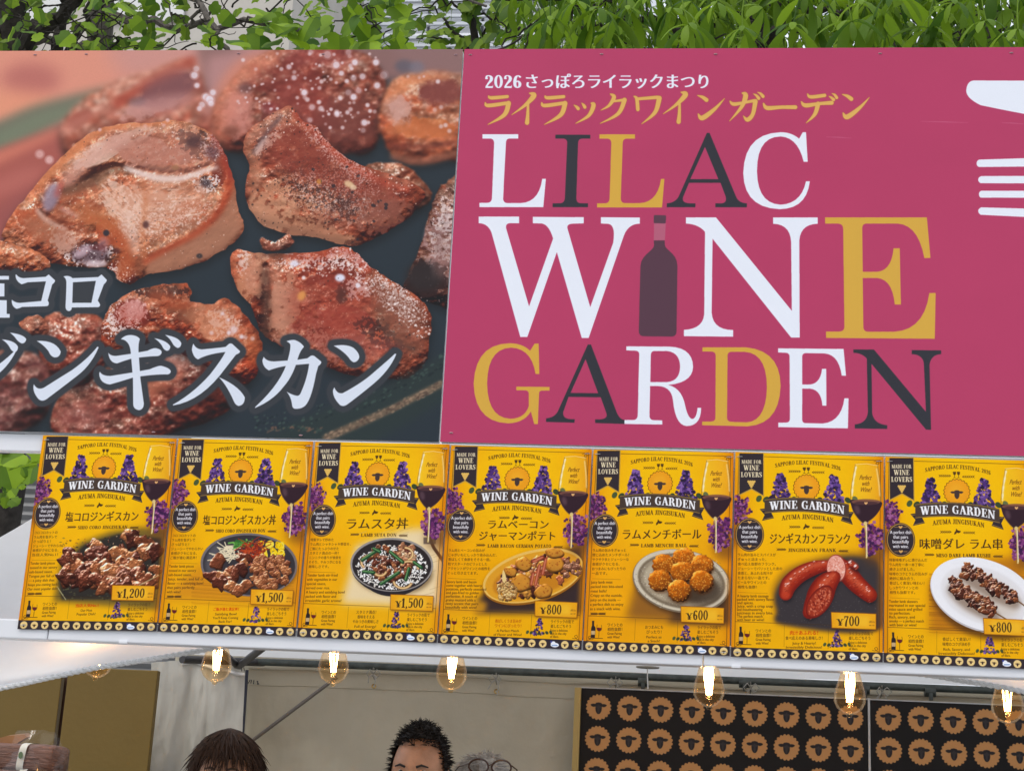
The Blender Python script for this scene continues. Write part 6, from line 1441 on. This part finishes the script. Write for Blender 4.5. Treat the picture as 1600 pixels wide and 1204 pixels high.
    def fringe(x): return {'bob': .045+.35*abs(x-.004)*(.4), 'short': .070-.55*x*x, 'grey': .066-.4*x*x}[style]
    for v in c_['verts']:
        d = v.co; n = N2(d.x*3, d.z*3+d.y*2, int(px) % 40)
        v.co = Vector((d.x*(.0815 if style != 'bob' else .089)*(1+.10*n), d.y*.103*(1+.08*n)+.008, d.z*{'short': .143, 'bob': .130, 'grey': .127}[style]*(1+.06*n)))
    lowback = -.13 if style == 'bob' else -.06
    kill = [f for f in hbm.faces if (lambda m: (m.y < -.02 and m.z < fringe(m.x)+(.022 if style == 'short' else 0)) or (m.z < (-.02 if style != 'bob' else -.11) and m.y < .035 and not (style == 'bob' and abs(m.x) > .06 and m.y > -.05)) or m.z < lowback)(f.calc_center_median())]
    bmesh.ops.delete(hbm, geom=kill, context='FACES')
    def lock(p0, dirs, ln, w, seg=4):
        a = Vector(p0); pts = [a]; d = Vector(dirs).normalized()
        for k in range(seg):
            d = (d+Vector((r.randn()*.12, r.randn()*.12, -.18 if style == 'bob' else -.10))).normalized(); a = a+d*ln/seg; pts.append(a)
        tube(hbm, pts, [w, w*.9, w*.7, w*.45, w*.1][:seg+1], 4, False)
    nL = {'short': 2000, 'bob': 1700, 'grey': 1900}[style]
    for j in range(nL):
        th = r.rand()*2*pi; ph = math.acos(1-r.rand()*(1.0 if style != 'bob' else 1.25))
        d = Vector((sin(ph)*cos(th), sin(ph)*sin(th), cos(ph)))
        p0 = Vector((d.x*(.079 if style != 'bob' else .088), d.y*(.101 if style != 'bob' else .108)+.008, d.z*(.140 if style == 'short' else .125)))
        if p0.y < -.03 and p0.z < fringe(p0.x)+.004: continue
        if style == 'short': dr = d*.45+Vector((.8*r.randn(), .7*r.randn()-.35, .2)); lock(p0, dr, .012+.014*r.rand(), .0017)
        elif style == 'bob': dr = Vector((d.x*d.z, d.y*d.z, -(1-d.z*d.z)))+Vector((d.x, d.y, 0))*.12; lock(p0+d*.004, dr, .05+.04*r.rand(), .0021)
        else: dr = d*.25+Vector((.8*r.randn(), .6*r.randn()+.3, .0)); lock(p0, dr, .022+.02*r.rand(), .0017)
    if style == 'bob':
        for j in range(220): s = (-1) ** j; lock((s*(.080+.006*r.rand()), -.03+.09*r.rand(), .05-.08*r.rand()), (s*.12, 0, -1), .13, .003)
    hbm.transform(M)
    hr = child('hair', hbm, mat('hair_'+style, hairc, .62, .22, .4, 90))
    return t, M, p, eye
person('dark haired worker with a smooth bob standing in front of the pale gathered curtain', '', 360, 1136, 1.15, True, (.46, .26, .17), (.034, .018, .011), (.05, .045, .05), .12, 'bob')
person('worker with short spiky black hair standing in front of the beige canvas', '', 660, 1123, 1.2, False, (.40, .215, .13), (.012, .010, .009), (.03, .03, .032), -.1, 'short')
pt, PM, pp, pe = person('grey haired worker bending behind, glasses pushed up on the head', '', 757, 1174, 1.55, False, (.52, .33, .24), (.36, .33, .29), (.10, .10, .11), .30, 'grey', .12)
gz = thing('eyeglasses', 'thin brown framed glasses resting on top of the grey hair', 'glasses', (pp[0], 1.55, pe+.1))
gb = BM()
for s in (-1, 1): tube(gb, [(s*.034+.029*cos(a)*(1-.08*sin(a)), -.103+.012*abs(cos(a)), .101+.021*sin(a)) for a in np.linspace(0, 2*pi, 25)], .003, 6, False)
tube(gb, [(-.006, -.104, .105), (0, -.106, .108), (.006, -.104, .105)], .002, 6)
for s in (-1, 1): tube(gb, [(s*.063, -.094, .107), (s*.088, -.06, .092), (s*.096, .02, .056)], .0019, 6)
gb.transform(Matrix.Translation((pp[0], 1.55, 0)) @ PM)
obj('frame', gb, mat('tortoise_frame', (.06, .025, .012), .25, .6), gz)
for s in (-1, 1):
    lb = BM(); c_ = lb.verts.new((s*.034, -.102, .101)); rg = [lb.verts.new((s*.034+.028*cos(a), -.103+.011*abs(cos(a)), .101+.020*sin(a))) for a in np.linspace(0, 2*pi, 20, endpoint=False)]
    for k in range(20): lb.faces.new((c_, rg[k], rg[(k+1) % 20]))
    lb.transform(Matrix.Translation((pp[0], 1.55, 0)) @ PM)
    if s < 0:
        M_LENS = bpy.data.materials.new('clear_lens'); M_LENS.use_nodes = True; n_ = M_LENS.node_tree.nodes; l_ = M_LENS.node_tree.links
        a_ = n_.new('ShaderNodeBsdfTransparent'); b_ = n_.new('ShaderNodeBsdfGlossy'); b_.inputs['Roughness'].default_value = .02; x_ = n_.new('ShaderNodeMixShader'); x_.inputs['Fac'].default_value = .12
        l_.new(a_.outputs[0], x_.inputs[1]); l_.new(b_.outputs[0], x_.inputs[2]); l_.new(x_.outputs[0], n_['Material Output'].inputs['Surface'])
    obj('lens', lb, M_LENS, gz)

# ---------------------------------------------------------------- packed goods at the lower left
YG = 1.0
sA, sB = at1(-140, 1240, YG), at1(92, 1240, YG); zt_ = sA[2]
sh = thing('storage_shelf', 'brown wooden shelf under the bagged goods at far left', 'shelf', ((sA[0]+sB[0])/2, YG+.15, 0))
M_WOOD = mat('brown_wood', (.20, .10, .045), .55, .4, .3, 6, stretch=(1, 1, 8), bump=.1)
obj('board', add_box(BM(), sA[0], sB[0], YG, YG+.3, zt_-.02, zt_, .002), M_WOOD, sh, False)
for x in (sA[0]+.02, sB[0]-.02):
    for y in (YG+.02, YG+.28): obj('leg', add_box(BM(), x-.015, x+.015, y-.015, y+.015, 0, zt_-.02, .002), M_WOOD, sh, False)
M_BAG = bpy.data.materials.new('clear_plastic'); M_BAG.use_nodes = True; n_ = M_BAG.node_tree.nodes; l_ = M_BAG.node_tree.links
a_ = n_.new('ShaderNodeBsdfTransparent'); b_ = n_.new('ShaderNodeBsdfGlossy'); b_.inputs['Roughness'].default_value = .12; x_ = n_.new('ShaderNodeMixShader'); x_.inputs['Fac'].default_value = .05
l_.new(a_.outputs[0], x_.inputs[1]); l_.new(b_.outputs[0], x_.inputs[2]); l_.new(x_.outputs[0], n_['Material Output'].inputs['Surface'])
M_BUN = mat('brown_wrap', (.17, .085, .06), .5, .4, .35, 22, stretch=(1, 1, 7), bump=.6, bscale=45)
def bundle(label, px0, py0, px1, py1, Y, dep):
    a, b = at1(px0, py1, Y), at1(px1, py0, Y); cx, cz = (a[0]+b[0])/2, (a[2]+b[2])/2; hx, hz = (b[0]-a[0])/2, (b[2]-a[2])/2
    t = thing('bread_pack', label, 'packed bread', (cx, Y+dep/2, a[2]), 'banded brown packs at the lower left')
    def F(u, v, k=1.):
        an = 2*pi*u; xx_ = -1+2*v; q = (1-abs(xx_)**14)**.25*k
        sx = abs(cos(an))**.45*np.sign(cos(an)); sz = abs(sin(an))**.45*np.sign(sin(an))
        n = 1+.14*N2(u*9, v*5, int(px0+py0) % 50)+.10*N2(u*40, v*14, 7)
        return (cx+hx*xx_, Y+dep/2-dep/2*sx*q*n, cz+hz*sz*q*n)
    grid_sheet('wrap', F, 40, 24, M_BUN, t)
    x = cx+hx*.28
    def G(u, v): an = 2*pi*u; sx = abs(cos(an))**.45*np.sign(cos(an)); sz = abs(sin(an))**.45*np.sign(sin(an)); return (x-.010+.020*v+.004*sz, Y+dep/2-dep/2*1.07*sx, cz+hz*1.07*sz)
    grid_sheet('paper_band', G, 32, 3, mat('paper_band', (.62, .62, .55), .6, .3, .1, 40), t)
    o = BM(); lathe(o, [(.0, 0), (.009, 0), (.0095, .0006)], seg=16)
    for v in o.verts: v.co = Vector((x+v.co.x*.7, Y-.055*dep-.001-v.co.z, cz+hz*.15+v.co.y))
    obj('stamp', o, mat('green_stamp', (.10, .16, .08), .6), t)
bundle('upper brown pack with a white paper band beside the olive panel', -60, 1163, 88, 1200, YG+.02, .14)
bundle('lower brown pack with a white paper band under the other pack', -60, 1200, 86, 1240, YG+.02, .15)
o = BM(); V_ = []
for (x, y) in ((-60, 1172), (-20, 1158), (10, 1149), (38, 1146), (42, 1151), (22, 1163), (-10, 1174), (-60, 1184)): V_.append(at1(x, y, YG+.07))
fa = [o.verts.new(p) for p in V_]; fb = [o.verts.new((p[0], p[1]+.03, p[2]+.004)) for p in V_]
o.faces.new(fa); o.faces.new(fb[::-1])
for k in range(8): o.faces.new((fa[k], fb[k], fb[(k+1) % 8], fa[(k+1) % 8]))
tag(obj('wooden_scoop', o, mat('scoop_wood', (.30, .14, .045), .45, .5, .2, 20)), 'brown wooden scoop lying on top of the packs', 'scoop')
a, b = at1(-20, 1200, YG), at1(90, 1150, YG)
def FB(u, v):
    an = 2*pi*u; q = 1-.45*v**2; n = .010*N2(u*9, v*5, 71)
    return ((a[0]+b[0])/2+((b[0]-a[0])/2+.005)*cos(an)*q+n, YG+.09+.085*sin(an)*q+n, a[2]-.03+(b[2]-a[2]+.045)*v+.012*N2(u*6, v, 72))
tag(grid_sheet('plastic_bag', FB, 44, 14, M_BAG), 'crumpled clear plastic bag standing up around the upper brown pack', 'plastic bag')
# ---------------------------------------------------------------- behind the stall: trees, shed and buildings
def leaf_mat(name, c, tr=.45):
    m = mat(name, c, .55, .22, .0, trans=tr)
    N, Lk = m.node_tree.nodes, m.node_tree.links
    oi = N.new('ShaderNodeObjectInfo'); g = N.new('ShaderNodeNewGeometry'); ad = N.new('ShaderNodeMath'); ad.operation = 'ADD'; Lk.new(oi.outputs['Random'], ad.inputs[0]); Lk.new(g.outputs['Random Per Island'], ad.inputs[1])
    fr_ = N.new('ShaderNodeMath'); fr_.operation = 'FRACT'; Lk.new(ad.outputs[0], fr_.inputs[0])
    r = N.new('ShaderNodeValToRGB'); r.color_ramp.elements[0].color = (c[0]*.34, c[1]*.44, c[2]*.45, 1); r.color_ramp.elements[1].color = (c[0]*1.9, c[1]*1.5, c[2]*1.1, 1)
    Lk.new(fr_.outputs[0], r.inputs['Fac']); Lk.new(r.outputs['Color'], N['Principled BSDF'].inputs['Base Color'])
    for n in N:
        if n.type == 'BSDF_TRANSLUCENT': Lk.new(r.outputs['Color'], n.inputs['Color'])
    return m
M_TULIP = leaf_mat('tulip_leaf', (.145, .285, .020)); M_CHEST = leaf_mat('chestnut_leaf', (.115, .235, .017)); M_SMALL = leaf_mat('small_leaf', (.11, .21, .020))
M_BARK = mat('grey_bark', (.115, .10, .09), .9, .2, .4, 14, stretch=(3, 3, .6), bump=.8, bscale=30); M_DBARK = mat('dark_bark', (.035, .030, .026), .9, .2, .4, 20, bump=.6)
def tulip_leaf(bm, M):
    half = [(0, -.02), (.16, -.06), (.34, -.02), (.50, .16), (.44, .28), (.40, .40), (.52, .62), (.40, .70), (.26, .80), (.10, .93), (0, .86)]
    z = lambda x, y: -.16*x*x*2-.10*(y-.2)**2+.03*sin(9*x+5*y)
    mid = [(0, -.02), (0, .28), (0, .58), (0, .86)]
    for s in (-1, 1):
        P = [bm.verts.new(M @ Vector((s*x, y, z(x, y)+.05*x))) for x, y in half]; Q = [bm.verts.new(M @ Vector((0, y, -.10*(y-.2)**2))) for x, y in mid[1:3]]
        for f in ((P[0], P[1], P[2], Q[0]), (P[2], P[3], P[4], Q[0]), (P[4], P[5], Q[1], Q[0]), (P[5], P[6], P[7], Q[1]), (P[7], P[8], Q[1]), (P[8], P[9], P[10], Q[1])): bm.faces.new(f if s > 0 else f[::-1])
def leaflet(bm, M, L=1., droop=.5):
    prof = [(0, .012), (.2, .055), (.42, .105), (.62, .140), (.80, .125), (.92, .07), (1, .004)]
    rows = []
    for t, w in prof:
        y = t*L*(1-.25*droop*t); z = -droop*L*.62*t*t
        rows.append([bm.verts.new(M @ Vector((s*w*L, y, z+(-.030*L*w/.14 if s else .0)))) for s in (-1, 0, 1)])
    for a, b in zip(rows, rows[1:]):
        bm.faces.new((a[0], a[1], b[1], b[0])); bm.faces.new((a[1], a[2], b[2], b[1]))
def chest_leaf(bm, M, r):
    for k in range(7):
        a = pi+(k-3)*.74+.08*r.randn(); s = (.7+.3*cos(a-pi/2*0))*(.85+.3*r.rand())
        leaflet(bm, M @ Matrix.Rotation(a, 4, 'Z') @ Matrix.Rotation(.25*r.randn()-.15, 4, 'X'), s, .75+.5*r.rand())
    tube(bm, [M @ Vector((0, -.02, 0)), M @ Vector((0, .1, .3)), M @ Vector((.05, .3, .7))], .012*M.to_scale().x, 4, False)
def limb(bm, pts, r0, r1, seed, seg=9, wob=.02):
    r = rng(seed); Q = cr(np.array(pts, float), 6); n = len(Q)
    tube(bm, [q+r.randn(3)*wob*(0 < i < n-1) for i, q in enumerate(Q)], [r0+(r1-r0)*i/(n-1) for i in range(n)], seg)
def tree(name, label, base, trunk_pts, r0, r1, limbs, bark, seed):
    t = thing(name, label, 'tree', base)
    b = BM(); limb(b, trunk_pts, r0, r1, seed, 12, .015); obj('trunk', b, bark, t)
    for k, (pts, a, c) in enumerate(limbs):
        b = BM(); limb(b, pts, a, c, seed+k+1, 7); obj('branch', b, bark, t)
    return t
def twigs(parent, spots, bark, seed, r0=.007):
    b = BM(); r = rng(seed)
    for p, q in spots:
        p, q = np.array(p), np.array(q); m = (p+q)/2+r.randn(3)*.06
        limb(b, [p, m, q], r0, r0*.35, r.randint(9999), 4, .008)
    o = obj('twigs', b, bark, parent); tag(o, kind='stuff')
A1 = lambda x, y, Y: tuple(at1(x, y, Y))
def leaf_frame(p, size, r, up=.6, tip=(0, 0, -1)):
    n = Vector((r.randn()*.55, -.75+r.randn()*.35, up+r.randn()*.4)).normalized()
    t = Vector((r.randn()*.6, r.randn()*.4, -1)); t = (t-n*t.dot(n)).normalized(); s = t.cross(n)
    M = Matrix((s, t, n)).transposed().to_4x4(); M.translation = Vector(p)
    return M @ Matrix.Scale(size, 4)
def leaves(parent, make, variants, m, spots, seed, up, cap=260, stuff_name='foliage'):
    """the nearest leaves are parts of their own (sharing a few meshes), the rest is one mass"""
    r = rng(seed); mes = []
    for k in range(variants):
        b = BM(); make(b, Matrix.Identity(4)); me = bpy.data.meshes.new('leaf'); b.to_mesh(me); b.free(); me.materials.append(m); me.shade_smooth(); mes.append(me)
    vis = lambda s: -60 < s[0][0] < 1660 and -60 < s[0][1] < 800
    spots = sorted(spots, key=lambda s: (not vis(s), -s[2]/(s[1]+3.2)))
    rest = BM()
    for j, (pq, Y, size) in enumerate(spots):
        M = leaf_frame(at1(pq[0], pq[1], Y), size, r, up)
        if j < cap:
            o = bpy.data.objects.new('leaf', mes[r.randint(variants)]); COL.objects.link(o); o.parent = parent; o.matrix_parent_inverse = Matrix.Translation(-Vector(parent.location)); o.matrix_basis = M
        else: make(rest, M)
    if len(spots) > cap: tag(obj(stuff_name, rest, m, parent), kind='stuff')
    else: rest.free()
r = rng(11)
# tulip tree: broad lobed leaves over the food banner
gb_ = A1(160, 700, 6.6)
tt = tree('tulip_tree', 'tulip tree with broad lobed leaves and grey trunk above the food banner', (gb_[0], 6.6, 0), [(gb_[0]+.06, 6.6, 0), A1(168, 260, 6.6), A1(160, 60, 6.6), A1(168, -160, 6.6), A1(150, -420, 6.6)], .13, .06,
     [([A1(163, 20, 6.6), A1(260, 40, 6.2), A1(420, 38, 5.6), A1(560, 70, 5.2)], .035, .008), ([A1(160, 90, 6.6), A1(90, 60, 6.3), A1(-20, 80, 6.)], .05, .02), ([A1(163, -30, 6.5), A1(280, -10, 6.), A1(345, 60, 5.6), A1(380, 120, 5.4)], .03, .012), ([A1(163, -120, 6.5), A1(330, -60, 6.), A1(560, -40, 5.5), A1(760, 10, 5.2)], .03, .008), ([A1(210, 26, 6.3), A1(235, 60, 6), A1(250, 110, 5.9)], .016, .008), ([A1(300, 35, 6.), A1(330, 15, 5.8), A1(400, 30, 5.6)], .014, .006)], M_BARK, 3)
sp = []
for j in range(3000):
    x, y = -450+1150*r.rand(), -330+640*r.rand(); Y = 4.3+2.0*r.rand()
    vis = -30 < x < 690 and -30 < y < 100
    d = (.95 if x < 240 else .8 if x < 385 else 1.5 if x < 640 else .25)
    if r.rand() > d*(.55 if vis else .28): continue
    sp.append(((x, y), Y, .11+.05*r.rand() if x > 385 else .075+.045*r.rand()))
for j in range(14): sp.append(((-20+80*r.rand(), 690+45*r.rand()), 4.2+.8*r.rand(), .11+.05*r.rand()))
for j in range(16): sp.append(((-10+50*r.rand(), 752+30*r.rand()), 4.6+.8*r.rand(), .05+.03*r.rand()))
for x, y, s in ((418, 20, .17), (455, 38, .2), (490, 30, .19), (530, 55, .2), (478, 66, .18), (505, 12, .17), (570, 20, .17), (595, 60, .19), (630, 38, .17), (545, 8, .18), (440, 62, .17), (382, 66, .17), (400, 30, .16)): sp.append(((x, y), 4.25+.3*r.rand(), s*.8))
leaves(tt, tulip_leaf, 1, M_TULIP, sp, 5, .55, 285)
twigs(tt, [(A1(x, y, 5.4), A1(x+90*r.randn(), y+50*r.randn(), 5.2)) for x, y in [(600*r.rand()-20, 150*r.rand()-40) for _ in range(70)]], M_DBARK, 4)
# dark trunked tree at the far left
gb2 = A1(8, 740, 5.9)
dt = tree('dark_tree', 'dark trunked tree at the far left behind the food banner', (gb2[0], 5.9, 0), [(gb2[0]-.05, 5.9, 0), A1(6, 740, 5.9), A1(14, 400, 5.9), A1(22, 60, 5.9), A1(30, -250, 5.9)], .13, .09,
     [([A1(10, 110, 5.9), A1(60, 50, 5.7), A1(110, 10, 5.5), A1(160, -60, 5.4)], .06, .03), ([A1(18, 70, 5.9), A1(-60, 20, 5.7), A1(-160, -40, 5.5)], .05, .02), ([A1(70, 130, 5.8), A1(88, 70, 5.8), A1(100, -10, 5.8), A1(92, -90, 5.8)], .05, .03), ([A1(100, 90, 5.9), A1(125, 55, 5.9), A1(140, 0, 5.9)], .028, .018)], M_DBARK, 41)
sp = [((-120+420*r.rand(), -90+190*r.rand()), 5.2+1.6*r.rand(), .06+.05*r.rand()) for _ in range(330)]
leaves(dt, tulip_leaf, 1, M_SMALL, sp, 15, .5, 200)
# slender tree with small leaves before the glazed building
gb3 = A1(735, 700, 9.)
st_ = tree('slender_tree', 'slender thin leaved tree in front of the white glazed building', (gb3[0], 9., 0), [(gb3[0], 9., 0), A1(735, 300, 9.), A1(742, 60, 9.), A1(720, -60, 9.), A1(730, -200, 9)], .05, .02,
     [([A1(742, 90, 9), A1(700, 40, 8.8), A1(680, 10, 8.7)], .02, .006), ([A1(742, 70, 9), A1(770, 30, 8.9), A1(765, -20, 8.8)], .018, .006), ([A1(735, 30, 9), A1(700, 0, 8.9), A1(640, 20, 8.8)], .016, .005), ([A1(740, 85, 9), A1(700, 62, 9), A1(650, 60, 9)], .014, .005), ([A1(728, 10, 9), A1(790, 45, 9), A1(820, 60, 9)], .014, .005)], M_DBARK, 51)
sp = [((620+185*r.rand(), -120+220*r.rand()), 8.6+.8*r.rand(), .085+.07*r.rand()) for _ in range(230)]
leaves(st_, tulip_leaf, 1, M_SMALL, sp, 25, .4, 230)
# horse chestnut over the red sign
gb4 = A1(1180, 700, 6.8)
ct = tree('chestnut_tree', 'horse chestnut with drooping fingered leaves above the red sign', (gb4[0], 6.8, 0), [(gb4[0], 6.8, 0), A1(1180, 300, 6.8), A1(1182, 60, 6.8), A1(1176, -200, 6.8)], .12, .07,
     [([A1(1181, 80, 6.8), A1(1225, 40, 6.5), A1(1290, 15, 6.2), A1(1400, 20, 6.)], .04, .012), ([A1(1180, 110, 6.8), A1(1100, 60, 6.4), A1(1000, 30, 6.), A1(900, 40, 5.6)], .04, .012), ([A1(1181, 20, 6.8), A1(1330, -30, 6.3), A1(1560, 20, 5.8)], .035, .012), ([A1(1178, -60, 6.7), A1(1060, -40, 6.3), A1(900, -10, 5.8)], .035, .01), ([A1(1105, 140, 6.7), A1(1106, 60, 6.7), A1(1096, -30, 6.7)], .04, .03), ([A1(1540, 130, 6.7), A1(1560, 40, 6.6), A1(1530, -20, 6.4)], .04, .02), ([A1(955, 40, 6.4), A1(952, 0, 6.4), A1(945, -50, 6.4)], .035, .03), ([A1(985, 40, 6.5), A1(988, 0, 6.5), A1(992, -50, 6.5)], .03, .03)], M_DBARK, 61)
sp = []
for j in range(1700):
    x, y = 760+1300*r.rand(), -360+620*r.rand(); Y = 4.6+2.2*r.rand()
    vis = 790 < x < 1650 and -90 < y < 90
    if x < 830 and r.rand() < .6: continue
    if r.rand() > (.72 if vis else .22): continue
    sp.append(((x, y), Y, .20+.10*r.rand()))
for x, y in ((900, 18), (935, 30), (860, 45), (980, 28), (1050, 30), (1020, 5), (1120, 22), (1075, 55), (1240, 55), (1330, 50), (1345, 20), (1450, 60), (1490, 20), (1540, 50), (1260, 8), (1400, 5), (1590, 62), (1160, 60)): sp.append(((x, y-16), 3.5+.25*r.rand(), .27+.05*r.rand()))
for j in range(420): sp.append(((800+850*r.rand(), -60+150*r.rand()), 6.9+1.2*r.rand(), .20+.08*r.rand()))
def clf(b, M): chest_leaf(b, M, rr_)
rr_ = rng(71)
def chest_frame(p, size, r, up=1.): 
    fr_ = p[1] < 4; n = Vector((r.randn()*(.12 if fr_ else .35), (-.15 if fr_ else -.45+r.randn()*.25), 1)).normalized(); t = Vector((r.randn()*.15, 1, 0)) if fr_ else Vector((r.randn(), r.randn()-.8, 0)); t = (t-n*t.dot(n)).normalized(); s = t.cross(n)
    M = Matrix((s, t, n)).transposed().to_4x4(); M.translation = Vector(p); return M @ Matrix.Scale(size, 4)
_lf = leaf_frame; leaf_frame = chest_frame
leaves(ct, clf, 6, M_CHEST, sp, 35, 1., 290)
leaf_frame = _lf
twigs(ct, [(A1(x, y, 5.9), A1(x+80*r.randn(), y+50*r.randn(), 5.7)) for x, y in [(800+820*r.rand(), 150*r.rand()-50) for _ in range(60)]], M_DBARK, 14, .009)
# corrugated shed seen beside the first poster
q0, q1 = at1(-260, 760, 7.4), at1(420, 600, 7.4); b = BM(); n = 130; zt_ = q1[2]-.25
rowA = []
for i in range(n+1):
    z = .0+zt_*i/n; y = 7.4+(.012 if i % 2 else -.012); rowA.append((b.verts.new((q0[0], y, z)), b.verts.new((q1[0], y, z))))
for a, c in zip(rowA, rowA[1:]): b.faces.new((a[0], a[1], c[1], c[0]))
sd_ = thing('garden_shed', 'grey ribbed metal shed glimpsed left of the first poster', 'shed', ((q0[0]+q1[0])/2, 8, 0))
obj('ribbed_wall', b, mat('ribbed_metal', (.20, .20, .20), .5, .5, .1, 4), sd_, False)
obj('roof', add_box(BM(), q0[0]-.1, q1[0]+.1, 7.3, 9.4, zt_+.001, zt_+.08, .01), mat('shed_roof', (.12, .12, .12), .6), sd_, False)
# beige block behind the trunks
YB1 = 17.; q0, q1 = at1(-350, 400, YB1), at1(420, 400, YB1)
bb = thing('apartment_block', 'beige plastered block glimpsed between the trunks at upper left', 'building', ((q0[0]+q1[0])/2, YB1+4, 0))
MB = mat('beige_plaster', (.46, .43, .38), .8, .3, .06, 2); MP = mat('window_glass', (.10, .12, .14), .08, .8); MWF = mat('window_frame', (.6, .6, .58), .5)
obj('wall', add_box(BM(), q0[0], q1[0], YB1, YB1+8, 0, 15), MB, bb, False); obj('roof', add_box(BM(), q0[0]-.2, q1[0]+.2, YB1-.2, YB1+8.2, 15.002, 15.4), MWF, bb, False)
for fl in range(5):
    for k in range(3):
        x = q0[0]+.8+1.9*k; z = 1.0+2.9*fl
        f = obj('window', add_box(BM(), x, x+1.2, YB1-.06, YB1-.002, z, z+1.5, .01), MWF, bb, False)
        g_ = obj('pane', add_box(BM(), x+.06, x+1.14, YB1-.07, YB1-.062, z+.06, z+1.44), MP, f, False); g_.matrix_parent_inverse = Matrix.Translation(-Vector(bb.location)) if False else g_.matrix_parent_inverse
# white glazed building in the middle
YG1 = 22.; q0, q1 = at1(585, 40, YG1), at1(1010, 40, YG1)
ob = thing('office_building', 'white framed glazed office facade behind the slender tree', 'building', ((q0[0]+q1[0])/2, YG1+5, 0))
MWH = mat('white_cladding', (.78, .79, .80), .5, .4, .03, 2); MGL = mat('pale_blue_glass', (.50, .60, .70), .06, .9); MLV = mat('louvre_grey', (.5, .53, .56), .4)
obj('wall', add_box(BM(), q0[0], q1[0], YG1+.3, YG1+10, 0, 22), MWH, ob, False)
zs = [at1(700, y, YG1)[2] for y in (62, 4, -54, -112, 120, 178, 236)]; fh = zs[1]-zs[0]
for k in range(7):
    z = zs[0]+fh*(k-3)
    obj('floor_band', add_box(BM(), q0[0]-.02, q1[0]+.02, YG1-.05, YG1+.3, z-.10, z+.10, .01), MWH, ob, False)
    for j in range(5):
        x = q0[0]+(q1[0]-q0[0])*j/5; x2 = q0[0]+(q1[0]-q0[0])*(j+1)/5
        f = obj('window', add_box(BM(), x+.03, x2-.03, YG1+.05, YG1+.298, z+.11, z+fh-.11), MWH, ob, False)
        obj('pane', add_box(BM(), x+.10, x2-.10, YG1+.03, YG1+.048, z+.17, z+fh-.15), MGL, f, False)
    for j in range(4): obj('louvre', add_box(BM(), q0[0], q1[0], YG1-.12, YG1-.06, z-.04-.16*j, z+.02-.16*j), MLV, ob, False)
print('triangles', sum(len(p.vertices)-2 for o in scene.objects if o.type == 'MESH' for p in o.data.polygons), 'objects', len(scene.objects))
